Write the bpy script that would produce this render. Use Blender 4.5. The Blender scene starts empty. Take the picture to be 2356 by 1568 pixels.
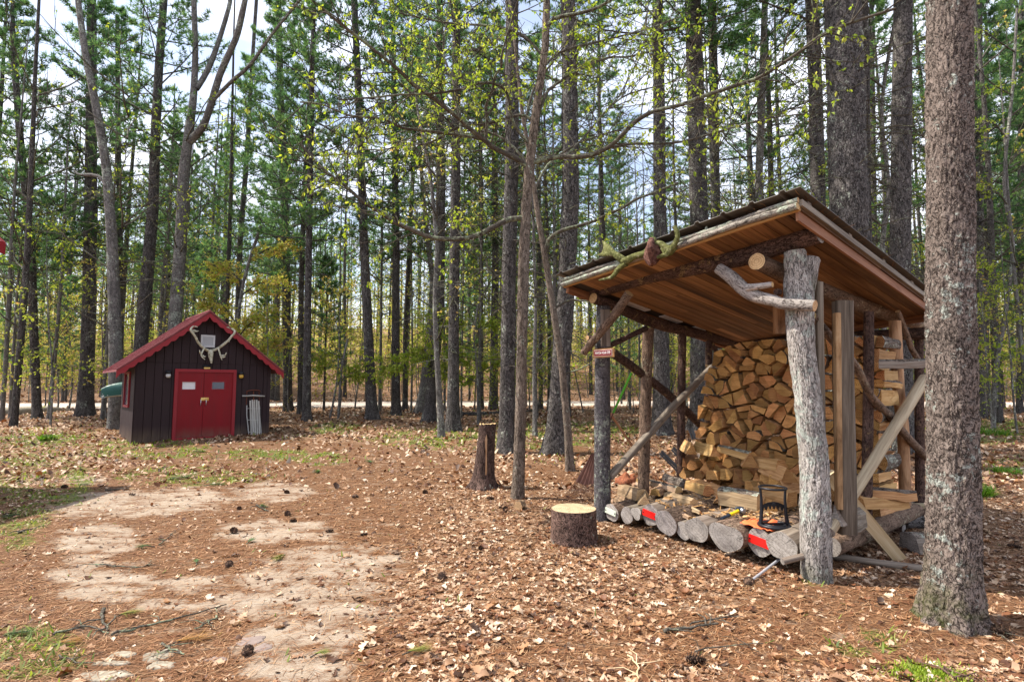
import bpy, math, random
import numpy as np
from mathutils import Vector, Matrix, Quaternion, noise
R = random.Random(11)
sc = bpy.context.scene
COL = sc.collection
PI = math.pi
# ------------------------------------------------------------------ camera model (survey of the photograph)
F, CX, CY, EYE = 1243.0, 1178.0, 784.0, 1.6
PITCH = math.atan(101 / F)
CAM = Vector((0, 0, EYE))
cp, sp = math.cos(PITCH), math.sin(PITCH)
FWD = Vector((0, cp, sp))
def ray(u, v):
    x, y = (u - CX) / F, (CY - v) / F
    return Vector((x, cp - sp * y, sp + cp * y))
def smooth(a, b, x):
    t = min(1, max(0, (x - a) / (b - a))); return t * t * (3 - 2 * t)
def gz(x, y):
    z = 0.0
    if y > 12.5: z += 0.024 * (min(y, 36) - 12.5)
    if y > 36: z += 0.125 * (y - 36) * smooth(36, 50, y)
    n = noise.noise(Vector((x * .35, y * .35, 3.1))) * .05 + noise.noise(Vector((x * 1.3, y * 1.3, 7.7))) * .02
    n *= smooth(2, 5, y) * (1 - .8 * math.exp(-((y - road_y(x)) / 3.0) ** 2))
    return z + n
def road_y(x): return 31.5 + 1.2 * math.sin(x * .07 + 1)
def ground(u, v, dz=0.0):
    r = ray(u, v); t = 1.0; prev = t
    while t < 200:
        p = CAM + r * t
        if p.z < gz(p.x, p.y) + dz: break
        prev = t; t *= 1.01
    a, b = prev, t
    for _ in range(30):
        m = (a + b) / 2; p = CAM + r * m
        if p.z < gz(p.x, p.y) + dz: b = m
        else: a = m
    return CAM + r * b
def at(u, v, Y):
    r = ray(u, v); return CAM + r * (Y / r.y)
def onplane(u, v, P0, d):
    r = ray(u, v); n = Vector((d.y, -d.x, 0))
    return CAM + r * ((P0 - CAM).dot(n) / r.dot(n))
def pxr(w, P):                       # half of w photo pixels at point P, in metres
    return .5 * w * (P - CAM).dot(FWD) / F
def uv_of(P):
    d = P - CAM; z = d.dot(FWD)
    return CX + F * d.x / z, CY - F * d.dot(Vector((0, -sp, cp))) / z
# ------------------------------------------------------------------ mesh builder
class MB:
    def __init__(s): s.v = []; s.bc = []; s.f = []; s.m = []; s.r = []; s.sm = []
    def add(s, vs, fs, mat=0, rnd=None, bc=None, smooth=False):
        b = len(s.v); s.v.extend(tuple(q) for q in vs)
        s.bc.extend(tuple(q) for q in (bc if bc is not None else vs))
        r = R.random() if rnd is None else rnd
        for i, f in enumerate(fs):
            s.f.append(tuple(b + k for k in f)); s.m.append(mat if not isinstance(mat, (list, tuple)) else mat[i])
            s.r.append(r); s.sm.append(smooth)
    def tube(s, pts, rad, n=8, mat=0, cap=True, capmat=None, rnd=None, jit=0.0, close=False, smooth=True, z0=0.0, flare=None):
        pts = [Vector(p) for p in pts]
        if not isinstance(rad, (list, tuple)): rad = [rad] * len(pts)
        fr = frames(pts); L = z0; vs = []; bc = []
        for i, p in enumerate(pts):
            if i: L += (p - pts[i - 1]).length
            t, a, b = fr[i]
            for k in range(n):
                th = 2 * PI * k / n; rr = rad[i]
                if jit:
                    q = Vector((math.cos(th) * 1.5, math.sin(th) * 1.5, L * 3.0 + jit * 977))
                    rr *= 1 + jit * noise.noise(q) * 2
                if flare: rr *= flare(i, th)
                vs.append(p + a * (math.cos(th) * rr) + b * (math.sin(th) * rr))
                bc.append((math.cos(th) * rad[i], math.sin(th) * rad[i], L))
        fs = []
        for i in range(len(pts) - 1):
            for k in range(n):
                k2 = (k + 1) % n
                fs.append((i * n + k, i * n + k2, (i + 1) * n + k2, (i + 1) * n + k))
        r = R.random() if rnd is None else rnd
        s.add(vs, fs, mat, r, bc, smooth)
        if cap:
            cm = mat if capmat is None else capmat
            e = len(pts) - 1
            s.add(vs[:n], [tuple(reversed(range(n)))], cm, r, bc[:n])
            s.add(vs[e * n:], [tuple(range(n))], cm, r, bc[e * n:])
    def box(s, c, size, M=None, mat=0, rnd=None, bev=0.0, jit=0.0):
        M = M or Matrix.Identity(3); c = Vector(c); hx, hy, hz = (q / 2 for q in size)
        co = [Vector((x, y, z)) for z in (-hz, hz) for y in (-hy, hy) for x in (-hx, hx)]
        if jit: co = [q + Vector((R.uniform(-jit, jit), R.uniform(-jit, jit), R.uniform(-jit, jit))) for q in co]
        ax = max(range(3), key=lambda i: size[i])
        perm = {0: (1, 2, 0), 1: (0, 2, 1), 2: (0, 1, 2)}[ax]
        o = R.random() * 5
        bc = [(q[perm[0]] + o, q[perm[1]], q[perm[2]]) for q in co]
        vs = [c + M @ q for q in co]
        s.add(vs, [(0, 2, 3, 1), (4, 5, 7, 6), (0, 1, 5, 4), (2, 6, 7, 3), (0, 4, 6, 2), (1, 3, 7, 5)], mat, rnd, bc)
    def prism(s, poly, d, mat=0, sidemat=None, rnd=None, bc=None):   # poly: 3-D loop, extruded by vector d
        n = len(poly); poly = [Vector(p) for p in poly]; d = Vector(d)
        vs = poly + [p + d for p in poly]
        s_ = mat if sidemat is None else sidemat
        r = R.random() if rnd is None else rnd
        s.add(vs[:n], [tuple(reversed(range(n)))], mat, r)
        s.add(vs[n:], [tuple(range(n))], mat, r)
        for k in range(n):
            k2 = (k + 1) % n
            s.add([vs[k], vs[k2], vs[n + k2], vs[n + k]], [(0, 1, 2, 3)], s_, r)
    def mesh(s, name, mats):
        me = bpy.data.meshes.new(name); me.from_pydata(s.v, [], s.f)
        for m in (mats if isinstance(mats, (list, tuple)) else [mats]): me.materials.append(getattr(m, 'mat', m))
        me.polygons.foreach_set('material_index', s.m); me.polygons.foreach_set('use_smooth', s.sm)
        a = me.attributes.new('bc', 'FLOAT_VECTOR', 'POINT'); a.data.foreach_set('vector', np.array(s.bc, dtype=np.float32).ravel())
        a = me.attributes.new('rnd', 'FLOAT', 'FACE'); a.data.foreach_set('value', np.array(s.r, dtype=np.float32))
        me.update(); return me
    def build(s, name, mats, parent=None, loc=None):
        o = bpy.data.objects.new(name, s.mesh(name, mats)); COL.objects.link(o)
        if parent is not None: o.parent = parent
        if loc is not None: o.location = loc
        return o
def frames(pts):
    out = []; a = None
    for i, p in enumerate(pts):
        t = (pts[min(i + 1, len(pts) - 1)] - pts[max(i - 1, 0)]).normalized()
        if a is None:
            a = t.orthogonal().normalized()
            if abs(t.z) > .8: a = (Vector((1, 0, 0)) - t * t.x).normalized()
        else: a = (a - t * a.dot(t)).normalized()
        out.append((t, a, t.cross(a)))
    return out
def big_mesh(name, V, Fc, mat, rnd=None, col=None, bc=None, mi=None):      # numpy meshes (tri or quad)
    me = bpy.data.meshes.new(name); k = Fc.shape[1]
    me.vertices.add(len(V)); me.vertices.foreach_set('co', V.astype(np.float32).ravel())
    me.loops.add(Fc.size); me.loops.foreach_set('vertex_index', Fc.astype(np.int32).ravel())
    me.polygons.add(len(Fc)); me.polygons.foreach_set('loop_start', np.arange(0, Fc.size, k, dtype=np.int32))
    me.polygons.foreach_set('loop_total', np.full(len(Fc), k, dtype=np.int32))
    for m in (mat if isinstance(mat, (list, tuple)) else [mat]): me.materials.append(getattr(m, 'mat', m))
    if rnd is not None:
        a = me.attributes.new('rnd', 'FLOAT', 'FACE'); a.data.foreach_set('value', rnd.astype(np.float32))
    if mi is not None: me.polygons.foreach_set('material_index', mi.astype(np.int32))
    if bc is not None:
        a = me.attributes.new('bc', 'FLOAT_VECTOR', 'POINT'); a.data.foreach_set('vector', bc.astype(np.float32).ravel())
    if col is not None:
        a = me.attributes.new('mask', 'FLOAT_COLOR', 'POINT'); a.data.foreach_set('color', col.astype(np.float32).ravel())
    me.update(calc_edges=True); me.validate()
    return me
def obj_of(name, me, parent=None):
    o = bpy.data.objects.new(name, me); COL.objects.link(o)
    if parent is not None: o.parent = parent
    return o
def tag(o, label=None, cat=None, group=None, kind=None):
    if label: o['label'] = label
    if cat: o['category'] = cat
    if group: o['group'] = group
    if kind: o['kind'] = kind
    return o
def thing(name, label, cat, loc=(0, 0, 0), rotz=0, group=None):
    o = bpy.data.objects.new(name, None); COL.objects.link(o); o.location = loc; o.rotation_euler = (0, 0, rotz)
    o.empty_display_size = .1
    return tag(o, label, cat, group)
def catmull(pts, sub=4):
    out = []; n = len(pts)
    for i in range(n - 1):
        p0, p1, p2, p3 = pts[max(i - 1, 0)], pts[i], pts[i + 1], pts[min(i + 2, n - 1)]
        for k in range(sub):
            t = k / sub
            out.append(.5 * ((2 * p1) + (p2 - p0) * t + (2 * p0 - 5 * p1 + 4 * p2 - p3) * t * t + (3 * p1 - p0 - 3 * p2 + p3) * t ** 3))
    out.append(pts[-1]); return out
def lerp(a, b, t): return a + (b - a) * t
# ------------------------------------------------------------------ materials
def srgb(r, g, b):
    return tuple(((c / 255) / 12.92 if c <= 10 else (((c / 255) + .055) / 1.055) ** 2.4) for c in (r, g, b)) + (1,)
class NT:
    def __init__(s, name, rough=.8, spec=.3):
        s.mat = bpy.data.materials.new(name); s.mat.use_nodes = True; s.t = s.mat.node_tree
        s.bsdf = s.t.nodes['Principled BSDF']; s.out = s.t.nodes['Material Output']
        s.bsdf.inputs['Roughness'].default_value = rough; s.bsdf.inputs['Specular IOR Level'].default_value = spec
    def put(s, sock, val):
        if isinstance(val, bpy.types.NodeSocket): s.t.links.new(val, sock)
        elif val is not None: sock.default_value = val
    def n(s, typ, props=None, **inp):
        nd = s.t.nodes.new(typ)
        for k, v in (props or {}).items(): setattr(nd, k, v)
        for k, v in inp.items():
            key = int(k[1:]) if k[0] == '_' and k[1:].isdigit() else k.replace('__', ' ')
            s.put(nd.inputs[key], v)
        return nd
    def attr(s, name, out='Vector'): return s.n('ShaderNodeAttribute', {'attribute_name': name}).outputs[out]
    def math(s, op, a, b=None, clamp=False):
        nd = s.n('ShaderNodeMath', {'operation': op, 'use_clamp': clamp}, _0=a)
        if b is not None: s.put(nd.inputs[1], b)
        return nd.outputs[0]
    def vmath(s, op, a, b=None):
        nd = s.n('ShaderNodeVectorMath', {'operation': op}, _0=a)
        if b is not None: s.put(nd.inputs[1], b)
        return nd.outputs[0]
    def noise(s, vec, scale, detail=4, rough=.55, dist=0, out='Fac'):
        return s.n('ShaderNodeTexNoise', Vector=vec, Scale=scale, Detail=detail, Roughness=rough, Distortion=dist).outputs[out]
    def vor(s, vec, scale, feature='F1', out='Distance', rand=1.0):
        return s.n('ShaderNodeTexVoronoi', {'feature': feature}, Vector=vec, Scale=scale, Randomness=rand).outputs[out]
    def ramp(s, fac, stops, interp='LINEAR'):
        nd = s.n('ShaderNodeValToRGB', Fac=fac); cr = nd.color_ramp; cr.interpolation = interp
        while len(cr.elements) < len(stops): cr.elements.new(.5)
        for e, (p, c) in zip(cr.elements, stops):
            e.position = p; e.color = c if isinstance(c, tuple) else (c, c, c, 1)
        return nd.outputs['Color']
    def mix(s, fac, a, b, blend='MIX'):
        nd = s.n('ShaderNodeMix', {'data_type': 'RGBA', 'blend_type': blend})
        s.put(nd.inputs[0], fac); s.put(nd.inputs[6], a); s.put(nd.inputs[7], b); return nd.outputs[2]
    def scale(s, vec, xyz): return s.n('ShaderNodeMapping', Vector=vec, Scale=xyz).outputs[0]
    def objrnd(s): return s.n('ShaderNodeObjectInfo').outputs['Random']
    def bcr(s):                                         # part coordinate, shifted per object
        return s.vmath('ADD', s.attr('bc'), s.n('ShaderNodeCombineXYZ', X=s.math('MULTIPLY', s.objrnd(), 37.0), Y=s.math('MULTIPLY', s.objrnd(), 11.0), Z=s.math('MULTIPLY', s.objrnd(), 53.0)).outputs[0])
    def bump(s, h, strength=.5, dist=.02):
        s.put(s.bsdf.inputs['Normal'], s.n('ShaderNodeBump', Height=h, Strength=strength, Distance=dist).outputs[0])
    def color(s, c): s.put(s.bsdf.inputs['Base Color'], c)
def hsv(nt, col, v, h=.5, sat=1.0):
    return nt.n('ShaderNodeHueSaturation', Hue=h, Saturation=sat, Value=v, Fac=1.0, Color=col).outputs[0]
def make_bark(name, furrow, plate, ridge, plates=14, stretch=3.0, bump=.9, lichen=0.0, lich_col=(.34, .37, .31, 1), moss=0.0, dist=.02, crisp=.22):
    m = NT(name, .92, .15); bc = m.bcr()
    w = m.noise(bc, 9, 3, out='Color')
    p = m.vmath('ADD', bc, m.vmath('SCALE', m.vmath('SUBTRACT', w, (.5, .5, .5)), None))
    p.node.inputs[1].links[0].from_node.inputs['Scale'].default_value = .06
    sv = m.scale(p, (1, 1, 1 / stretch))
    r1 = m.math('ABSOLUTE', m.math('SUBTRACT', m.noise(sv, plates * .85, 3, .55, .9), .5))
    r2 = m.math('ABSOLUTE', m.math('SUBTRACT', m.noise(m.scale(m.vmath('ADD', p, (7.1, 3.3, 1.7)), (1, 1, 1.5 / stretch)), plates * 1.25, 3, .6, 1.4), .5))
    cell = m.math('MINIMUM', m.math('MULTIPLY', r1, 2.6), m.math('MULTIPLY', r2, 3.4))
    fine = m.noise(m.scale(bc, (1, 1, .35)), 60, 5, .7)
    big = m.noise(bc, 2.3, 3)
    crack = m.ramp(m.math('ADD', cell, m.math('MULTIPLY', m.math('SUBTRACT', fine, .5), .05)), [(0.0, 0.0), (crisp * .36, 1.0)])
    c = m.mix(crack, furrow, m.ramp(fine, [(.25, plate), (.75, ridge)]))
    c = hsv(m, c, m.n('ShaderNodeMapRange', Value=big, _1=.25, _2=.75, _3=.72, _4=1.3).outputs[0])
    if lichen:
        l = m.noise(bc, 15, 6, .75); l2 = m.noise(bc, 2.6, 2)
        fac = m.ramp(m.math('ADD', l, m.math('MULTIPLY', m.math('SUBTRACT', l2, .5), .55)), [(.66 - lichen, 0.0), (.70 - lichen, .85)])
        c = m.mix(m.math('MULTIPLY', fac, m.ramp(crack, [(0, .15), (1, 1.0)])), c, m.mix(fine, lich_col, (lich_col[0] * 1.5, lich_col[1] * 1.5, lich_col[2] * 1.45, 1)))
    if moss:
        z = m.n('ShaderNodeSeparateXYZ', Vector=m.attr('bc')).outputs['Z']
        mf = m.math('MULTIPLY', m.ramp(m.noise(bc, 5, 4, .7), [(.42, 0.0), (.6, 1.0)]), m.n('ShaderNodeMapRange', Value=z, _1=.1, _2=moss, _3=1.0, _4=0.0).outputs[0])
        c = m.mix(mf, c, (.06, .075, .012, 1))
    m.color(c)
    h = m.math('ADD', m.math('MULTIPLY', crack, 1.0), m.math('MULTIPLY', fine, .5))
    m.bump(h, bump, dist); return m.mat
def make_wood(name, dark, mid, light, grain=22, along=.05, bump=.25, knots=True, rough=.75, var=.25, spec=.25):
    m = NT(name, rough, spec); bc = m.bcr()
    rn = m.attr('rnd', 'Fac')
    bc = m.vmath('ADD', bc, m.n('ShaderNodeCombineXYZ', X=m.math('MULTIPLY', rn, 9.0), Y=m.math('MULTIPLY', rn, 23.0), Z=m.math('MULTIPLY', rn, 31.0)).outputs[0])
    g = m.noise(m.scale(bc, (1, 1, along)), grain, 6, .65, .6)
    g2 = m.noise(m.scale(bc, (1, 1, along * .6)), grain * 4, 3, .6)
    f = m.math('ADD', m.math('MULTIPLY', g, .75), m.math('MULTIPLY', g2, .25))
    c = m.ramp(f, [(.33, dark), (.5, mid), (.68, light)])
    if knots:
        k = m.vor(m.scale(bc, (1, 1, .45)), 5.0)
        c = m.mix(m.ramp(k, [(.03, .8), (.1, 0.0)]), c, dark)
    c = hsv(m, c, m.math('ADD', 1 - var, m.math('MULTIPLY', rn, 2 * var)), m.math('ADD', .49, m.math('MULTIPLY', m.objrnd(), .02)))
    m.color(c); m.bump(f, bump, .01); return m.mat
def make_end(name, dark, mid, light, rings=55, var=.25, cracks=.6, ring_amp=.10):
    m = NT(name, .85, .2); bc = m.attr('bc'); b2 = m.bcr()
    xyz = m.n('ShaderNodeSeparateXYZ', Vector=bc)
    rad = m.math('SQRT', m.math('ADD', m.math('MULTIPLY', xyz.outputs[0], xyz.outputs[0]), m.math('MULTIPLY', xyz.outputs[1], xyz.outputs[1])))
    nz = m.noise(b2, 9, 4)
    ring = m.math('SINE', m.math('ADD', m.math('MULTIPLY', rad, rings * 6.28), m.math('MULTIPLY', nz, 9.0)))
    saw = m.noise(m.n('ShaderNodeMapping', Vector=b2, Rotation=(0, 0, .6), Scale=(3, 60, 3)).outputs[0], 1.6, 4, .7)
    f = m.math('ADD', m.math('ADD', m.math('MULTIPLY', ring, ring_amp), m.math('MULTIPLY', saw, .6)), m.math('MULTIPLY', nz, .4))
    c = m.ramp(f, [(.3, dark), (.5, mid), (.72, light)])
    ang = m.math('ARCTAN2', xyz.outputs[1], xyz.outputs[0])
    cr = m.noise(m.n('ShaderNodeCombineXYZ', X=m.math('MULTIPLY', ang, 2.2), Y=m.math('MULTIPLY', m.objrnd(), 40.0), Z=m.math('MULTIPLY', rad, 2.0)).outputs[0], 2.2, 2, .5)
    crk = m.ramp(m.math('ABSOLUTE', m.math('SUBTRACT', cr, .5)), [(0.0, cracks), (.018, 0.0)])
    c = m.mix(crk, c, (.02, .015, .012, 1))
    c = hsv(m, c, m.math('ADD', 1 - var, m.math('MULTIPLY', m.objrnd(), 2 * var)), m.math('ADD', .485, m.math('MULTIPLY', m.attr('rnd', 'Fac'), .025)))
    m.color(c); m.bump(f, .35, .006); return m.mat
def make_leaf(name, stops, trans=.45, rough=.55):
    m = NT(name, rough, .35)
    f = m.math('FRACT', m.math('ADD', m.attr('rnd', 'Fac'), m.math('MULTIPLY', m.objrnd(), .35)))
    c = m.ramp(f, stops); m.color(c)
    tr = m.n('ShaderNodeBsdfTranslucent', Color=hsv(m, c, 1.5, .5, 1.1))
    mx = m.n('ShaderNodeMixShader', _0=trans, _1=m.bsdf.outputs[0], _2=tr.outputs[0])
    m.t.links.new(mx.outputs[0], m.out.inputs[0]); return m.mat
def make_paint(name, col, rough=.5, wear=.15, metallic=0.0, scale=6, spec=.4, streak=True, dirt=0):
    m = NT(name, rough, spec); tc = m.n('ShaderNodeTexCoord').outputs['Object']
    a = m.noise(m.scale(tc, (1, 1, .3) if streak else (1, 1, 1)), scale, 5, .6)
    b = m.noise(tc, scale * 9, 3)
    k = m.math('ADD', 1 - wear, m.math('MULTIPLY', m.math('ADD', m.math('MULTIPLY', a, .7), m.math('MULTIPLY', b, .3)), 2 * wear))
    cc = hsv(m, col, k)
    if dirt:
        z = m.n('ShaderNodeSeparateXYZ', Vector=tc).outputs['Z']; nn = m.noise(m.scale(tc, (1, 1, .25)), 7, 5, .7)
        df_ = m.math('MULTIPLY', m.n('ShaderNodeMapRange', Value=z, _1=.0, _2=dirt, _3=1.0, _4=0.0).outputs[0], m.ramp(nn, [(.3, .15), (.65, .95)]))
        cc = m.mix(df_, cc, (.15, .105, .075, 1))
        st = m.ramp(m.noise(m.scale(tc, (9, 9, .35)), 3, 5, .7), [(.5, 0.0), (.75, .35)]); cc = m.mix(st, cc, (col[0] * .45 + .03, col[1] * .45 + .026, col[2] * .45 + .025, 1))
    m.color(cc); m.bsdf.inputs['Metallic'].default_value = metallic
    m.put(m.bsdf.inputs['Roughness'], m.math('ADD', rough - .1, m.math('MULTIPLY', a, .2)))
    m.bump(b, .08, .004); return m.mat
BARK_PINE = make_bark('pine_bark', (.012, .01, .009, 1), (.08, .071, .067, 1), (.19, .172, .162, 1), 17, 2.8, 1.0, .04, crisp=.3)
BARK_NEAR = make_bark('scaly_pine_bark', (.026, .018, .015, 1), (.125, .095, .08, 1), (.27, .22, .19, 1), 30, 2.0, .9, .05, (.3, .33, .3, 1), .6, .018, .26)
BARK_GREY = make_bark('hardwood_bark', (.028, .025, .024, 1), (.13, .12, .112, 1), (.27, .25, .23, 1), 22, 4.0, .8, .09)
BARK_MAPLE = make_bark('shaggy_brown_bark', (.035, .022, .016, 1), (.15, .115, .09, 1), (.3, .24, .19, 1), 34, 5.5, .9, .03)
BARK_TWIG = make_bark('twig_bark', (.03, .025, .02, 1), (.075, .062, .05, 1), (.14, .125, .1, 1), 30, 3, .5, .12, (.2, .23, .15, 1))
BARK_RED = make_bark('dark_log_bark', (.012, .007, .006, 1), (.075, .043, .035, 1), (.19, .118, .092, 1), 34, 2.0, .9, .05, (.24, .16, .08, 1))
BARK_TAN = make_bark('tan_log_bark', (.035, .022, .016, 1), (.15, .098, .068, 1), (.29, .2, .145, 1), 30, 3.0, .7, .05, (.32, .28, .2, 1))
BARK_POST = make_bark('furrowed_grey_bark', (.035, .026, .022, 1), (.31, .275, .25, 1), (.56, .52, .48, 1), 52, 7.0, 1.0, .10, (.4, .44, .4, 1), .35, .018, .2)
BARK_SILVER = make_bark('silver_branch_bark', (.06, .045, .04, 1), (.25, .215, .195, 1), (.44, .4, .365, 1), 18, 3.0, .5, .05)
BARK_STEEL = make_bark('rough_grey_bark', (.022, .02, .022, 1), (.085, .076, .08, 1), (.23, .21, .215, 1), 48, 1.2, 1.0, .06)
BARK_POLE = make_bark('grey_pole_bark', (.04, .033, .028, 1), (.17, .145, .12, 1), (.36, .325, .28, 1), 26, 4.0, .6, .12, (.3, .34, .27, 1))
WOOD_DARKPOST = make_wood('dark_squared_timber', (.035, .024, .017, 1), (.115, .088, .066, 1), (.23, .185, .145, 1), 22, .05, .6)
BARK_FIRE = make_bark('firewood_bark', (.03, .022, .017, 1), (.13, .1, .08, 1), (.3, .25, .21, 1), 26, 3.0, .8, .1)
WOOD_GREY = make_wood('weathered_wood', (.06, .044, .033, 1), (.17, .136, .106, 1), (.32, .27, .215, 1), 26, .04, .4)
WOOD_POLE = make_wood('bare_pole_wood', (.16, .12, .07, 1), (.33, .265, .165, 1), (.5, .43, .29, 1), 20, .04, .3)
WOOD_NEW = make_wood('fresh_plank_wood', (.36, .24, .13, 1), (.55, .4, .24, 1), (.7, .56, .38, 1), 18, .04, .2)
WOOD_BOARD = make_wood('soffit_board', (.055, .026, .012, 1), (.175, .088, .036, 1), (.33, .19, .085, 1), 11, .05, .25, True, .65, .45)
WOOD_PEEL = make_wood('peeled_post_wood', (.08, .035, .015, 1), (.34, .19, .1, 1), (.5, .33, .2, 1), 10, .25, .4)
WOOD_SPLIT = make_wood('split_wood_side', (.25, .125, .045, 1), (.47, .27, .11, 1), (.63, .41, .2, 1), 26, .05, .45, False, .8, .25)
WOOD_OLD = make_wood('old_split_side', (.13, .085, .05, 1), (.33, .22, .13, 1), (.52, .38, .25, 1), 26, .05, .45, False, .8, .25)
END_FIRE = make_end('firewood_end', (.17, .075, .025, 1), (.43, .215, .068, 1), (.63, .39, .16, 1), 60, .42, .5)
END_GREY = make_end('weathered_log_end', (.12, .1, .088, 1), (.29, .26, .235, 1), (.5, .46, .42, 1), 40, .15, .9, .035)
END_TAN = make_end('sawn_log_end', (.3, .19, .09, 1), (.5, .34, .16, 1), (.62, .46, .25, 1), 50, .12, .5)
NEEDLE = make_leaf('pine_needle_green', [(0, (.034, .085, .034, 1)), (.4, (.07, .15, .055, 1)), (.75, (.125, .225, .075, 1)), (1, (.22, .31, .1, 1))], .45)
LEAF_SPRING = make_leaf('spring_leaf_green', [(0, (.14, .21, .022, 1)), (.5, (.25, .33, .04, 1)), (.85, (.38, .43, .07, 1)), (1, (.46, .44, .11, 1))], .5)
LEAF_YELLOW = make_leaf('budding_yellow_leaf', [(0, (.24, .32, .04, 1)), (.4, (.42, .46, .08, 1)), (.75, (.52, .45, .13, 1)), (1, (.5, .3, .12, 1))], .5)
# ------------------------------------------------------------------ ground cover survey: what lies where
rng = np.random.default_rng(5)
def ell(u, v, blobs):
    best = 0.0
    for (cx, cy, rx, ry) in blobs:
        d = ((u - cx) / rx) ** 2 + ((v - cy) / ry) ** 2
        if d < 2.2: best = max(best, 1 - smooth(.35, 2.1, d))
    return best
def C6(l): return [(a * .5, 1021 + b * .5, c * .5, d * .5) for a, b, c, d in l]
SAND = C6([(520, 280, 330, 60), (450, 440, 170, 75), (450, 610, 230, 85), (470, 690, 210, 45), (1250, 220, 180, 40), (1270, 400, 260, 50), (1550, 560, 320, 85), (1450, 640, 330, 120), (1480, 800, 270, 110), (1350, 930, 260, 90), (1350, 1050, 260, 70), (880, 650, 170, 32), (380, 165, 110, 22), (850, 255, 210, 45), (1150, 720, 180, 60), (760, 740, 160, 26)])
NEED = [(640, 1045, 330, 26), (860, 1090, 200, 30), (350, 1190, 300, 60), (200, 1420, 260, 110), (560, 1260, 160, 50), (1900, 1450, 420, 95), (1250, 1095, 110, 22), (2180, 1430, 330, 80), (820, 1200, 160, 60), (1330, 1030, 100, 14), (980, 1060, 120, 14), (1290, 1500, 160, 40), (560, 1560, 260, 60)]
GREEN = [(80, 1110, 130, 70), (40, 1190, 70, 70), (330, 1035, 150, 22), (440, 1095, 170, 22), (735, 1055, 60, 16), (620, 1045, 120, 12), (1120, 1010, 260, 26), (90, 1010, 120, 22), (770, 985, 60, 14), (2320, 1075, 60, 22), (2250, 1128, 30, 30), (2280, 990, 120, 30), (60, 1500, 130, 60), (2130, 1550, 60, 26), (1990, 1480, 80, 30), (1880, 1345, 60, 12), (1300, 990, 200, 20)]
def survey(x, y, z):
    P = Vector((x, y, z))
    d = P - CAM
    if d.dot(FWD) < .8: return 0.0, 0.0, .5
    u, v = uv_of(P)
    n = noise.noise(Vector((x * 1.1, y * 1.1, 1.7))); n2 = noise.noise(Vector((x * 4, y * 4, 9.1))); n3 = noise.noise(Vector((x * .4, y * .4, 4.2)))
    s = ell(u, v, SAND) * 1.0 + n2 * .45 + n * .25
    sand = smooth(.12, .95, s)
    green = ell(u, v, GREEN)
    if y > 11: green = max(green, .45 * smooth(-.05, .3, n3))
    leaf = smooth(-120, 260, u - 800 - n * 160 - max(0, 1300 - v) * .12) if v > 1040 else .9
    if 1040 < v < 1120: leaf = lerp(.9, leaf, (v - 1040) / 80)
    leaf *= 1 - .8 * ell(u, v, NEED)
    if u < 150 and 1040 < v < 1200: leaf = max(leaf, .6)
    leaf = max(.06, leaf * (1 - .75 * sand)) * (.75 + .5 * (n2 + n * .7))
    return sand, green * smooth(-.35, .15, n2 + n * .4), max(0.03, min(1, leaf))
# ---- the ground: one sheet, fine near the camera, reaching past the last trees
def axis(a, b, fine, lo, hi, grow=1.18):
    c = list(np.arange(a, b + 1e-6, fine)); s = fine
    while c[-1] < hi: s = min(s * grow, 8); c.append(c[-1] + s)
    s = fine
    while c[0] > lo: s = min(s * grow, 8); c.insert(0, c[0] - s)
    return np.array(c)
gx = axis(-9, 6.5, .07, -170, 170); gy = axis(2.3, 13, .07, -60, 260)
XX, YY = np.meshgrid(gx, gy); nx, ny = len(gx), len(gy)
V = np.zeros((nx * ny, 3)); Cm = np.zeros((nx * ny, 4)); Cm[:, 3] = 1
for i, (x, y) in enumerate(zip(XX.ravel(), YY.ravel())):
    z = gz(x, y); V[i] = (x, y, z)
    if y > .5 and abs(x) < y * 1.1 + 2 and y < 60: Cm[i, :3] = survey(x, y, z)
    else: Cm[i, :3] = (0, .1, .8)
idx = np.arange(nx * ny).reshape(ny, nx)
Fq = np.stack([idx[:-1, :-1], idx[:-1, 1:], idx[1:, 1:], idx[1:, :-1]], -1).reshape(-1, 4)
g = NT('forest_floor', .95, .1); tc = g.n('ShaderNodeTexCoord').outputs['Object']
mk = g.n('ShaderNodeSeparateColor', Color=g.attr('mask', 'Color'))
fib = g.noise(g.n('ShaderNodeMapping', Vector=tc, Rotation=(0, 0, .5), Scale=(14, 60, 10)).outputs[0], 1.5, 5, .7, 1.2)
fib2 = g.noise(g.n('ShaderNodeMapping', Vector=tc, Rotation=(0, 0, -.8), Scale=(16, 70, 10)).outputs[0], 1.5, 5, .7, 1.2)
fb = g.math('MAXIMUM', fib, fib2); grain = g.noise(tc, 130, 4, .8); mid = g.noise(tc, 9, 5, .65)
need = g.ramp(fb, [(.38, (.042, .02, .011, 1)), (.52, (.13, .06, .028, 1)), (.68, (.26, .135, .068, 1))])
spk = g.noise(tc, 55, 5, .75)
need = g.mix(g.ramp(mid, [(.35, .0), (.7, .6)]), need, (.12, .075, .045, 1))
need = g.mix(g.ramp(spk, [(.36, .75), (.46, 0.0)]), need, (.035, .018, .01, 1))
need = g.mix(g.ramp(spk, [(.56, 0.0), (.68, .6)]), need, (.38, .25, .16, 1))
sandc = g.ramp(grain, [(.3, (.12, .092, .07, 1)), (.45, (.33, .275, .215, 1)), (.7, (.45, .39, .325, 1))])
sandc = g.mix(g.ramp(mid, [(.4, 0.0), (.62, .6)]), sandc, (.25, .17, .11, 1))
lv = g.vor(g.vmath('ADD', tc, g.vmath('SCALE', g.noise(tc, 12, 2, out='Color'), None)), 11, 'F1', 'Color')
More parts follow.
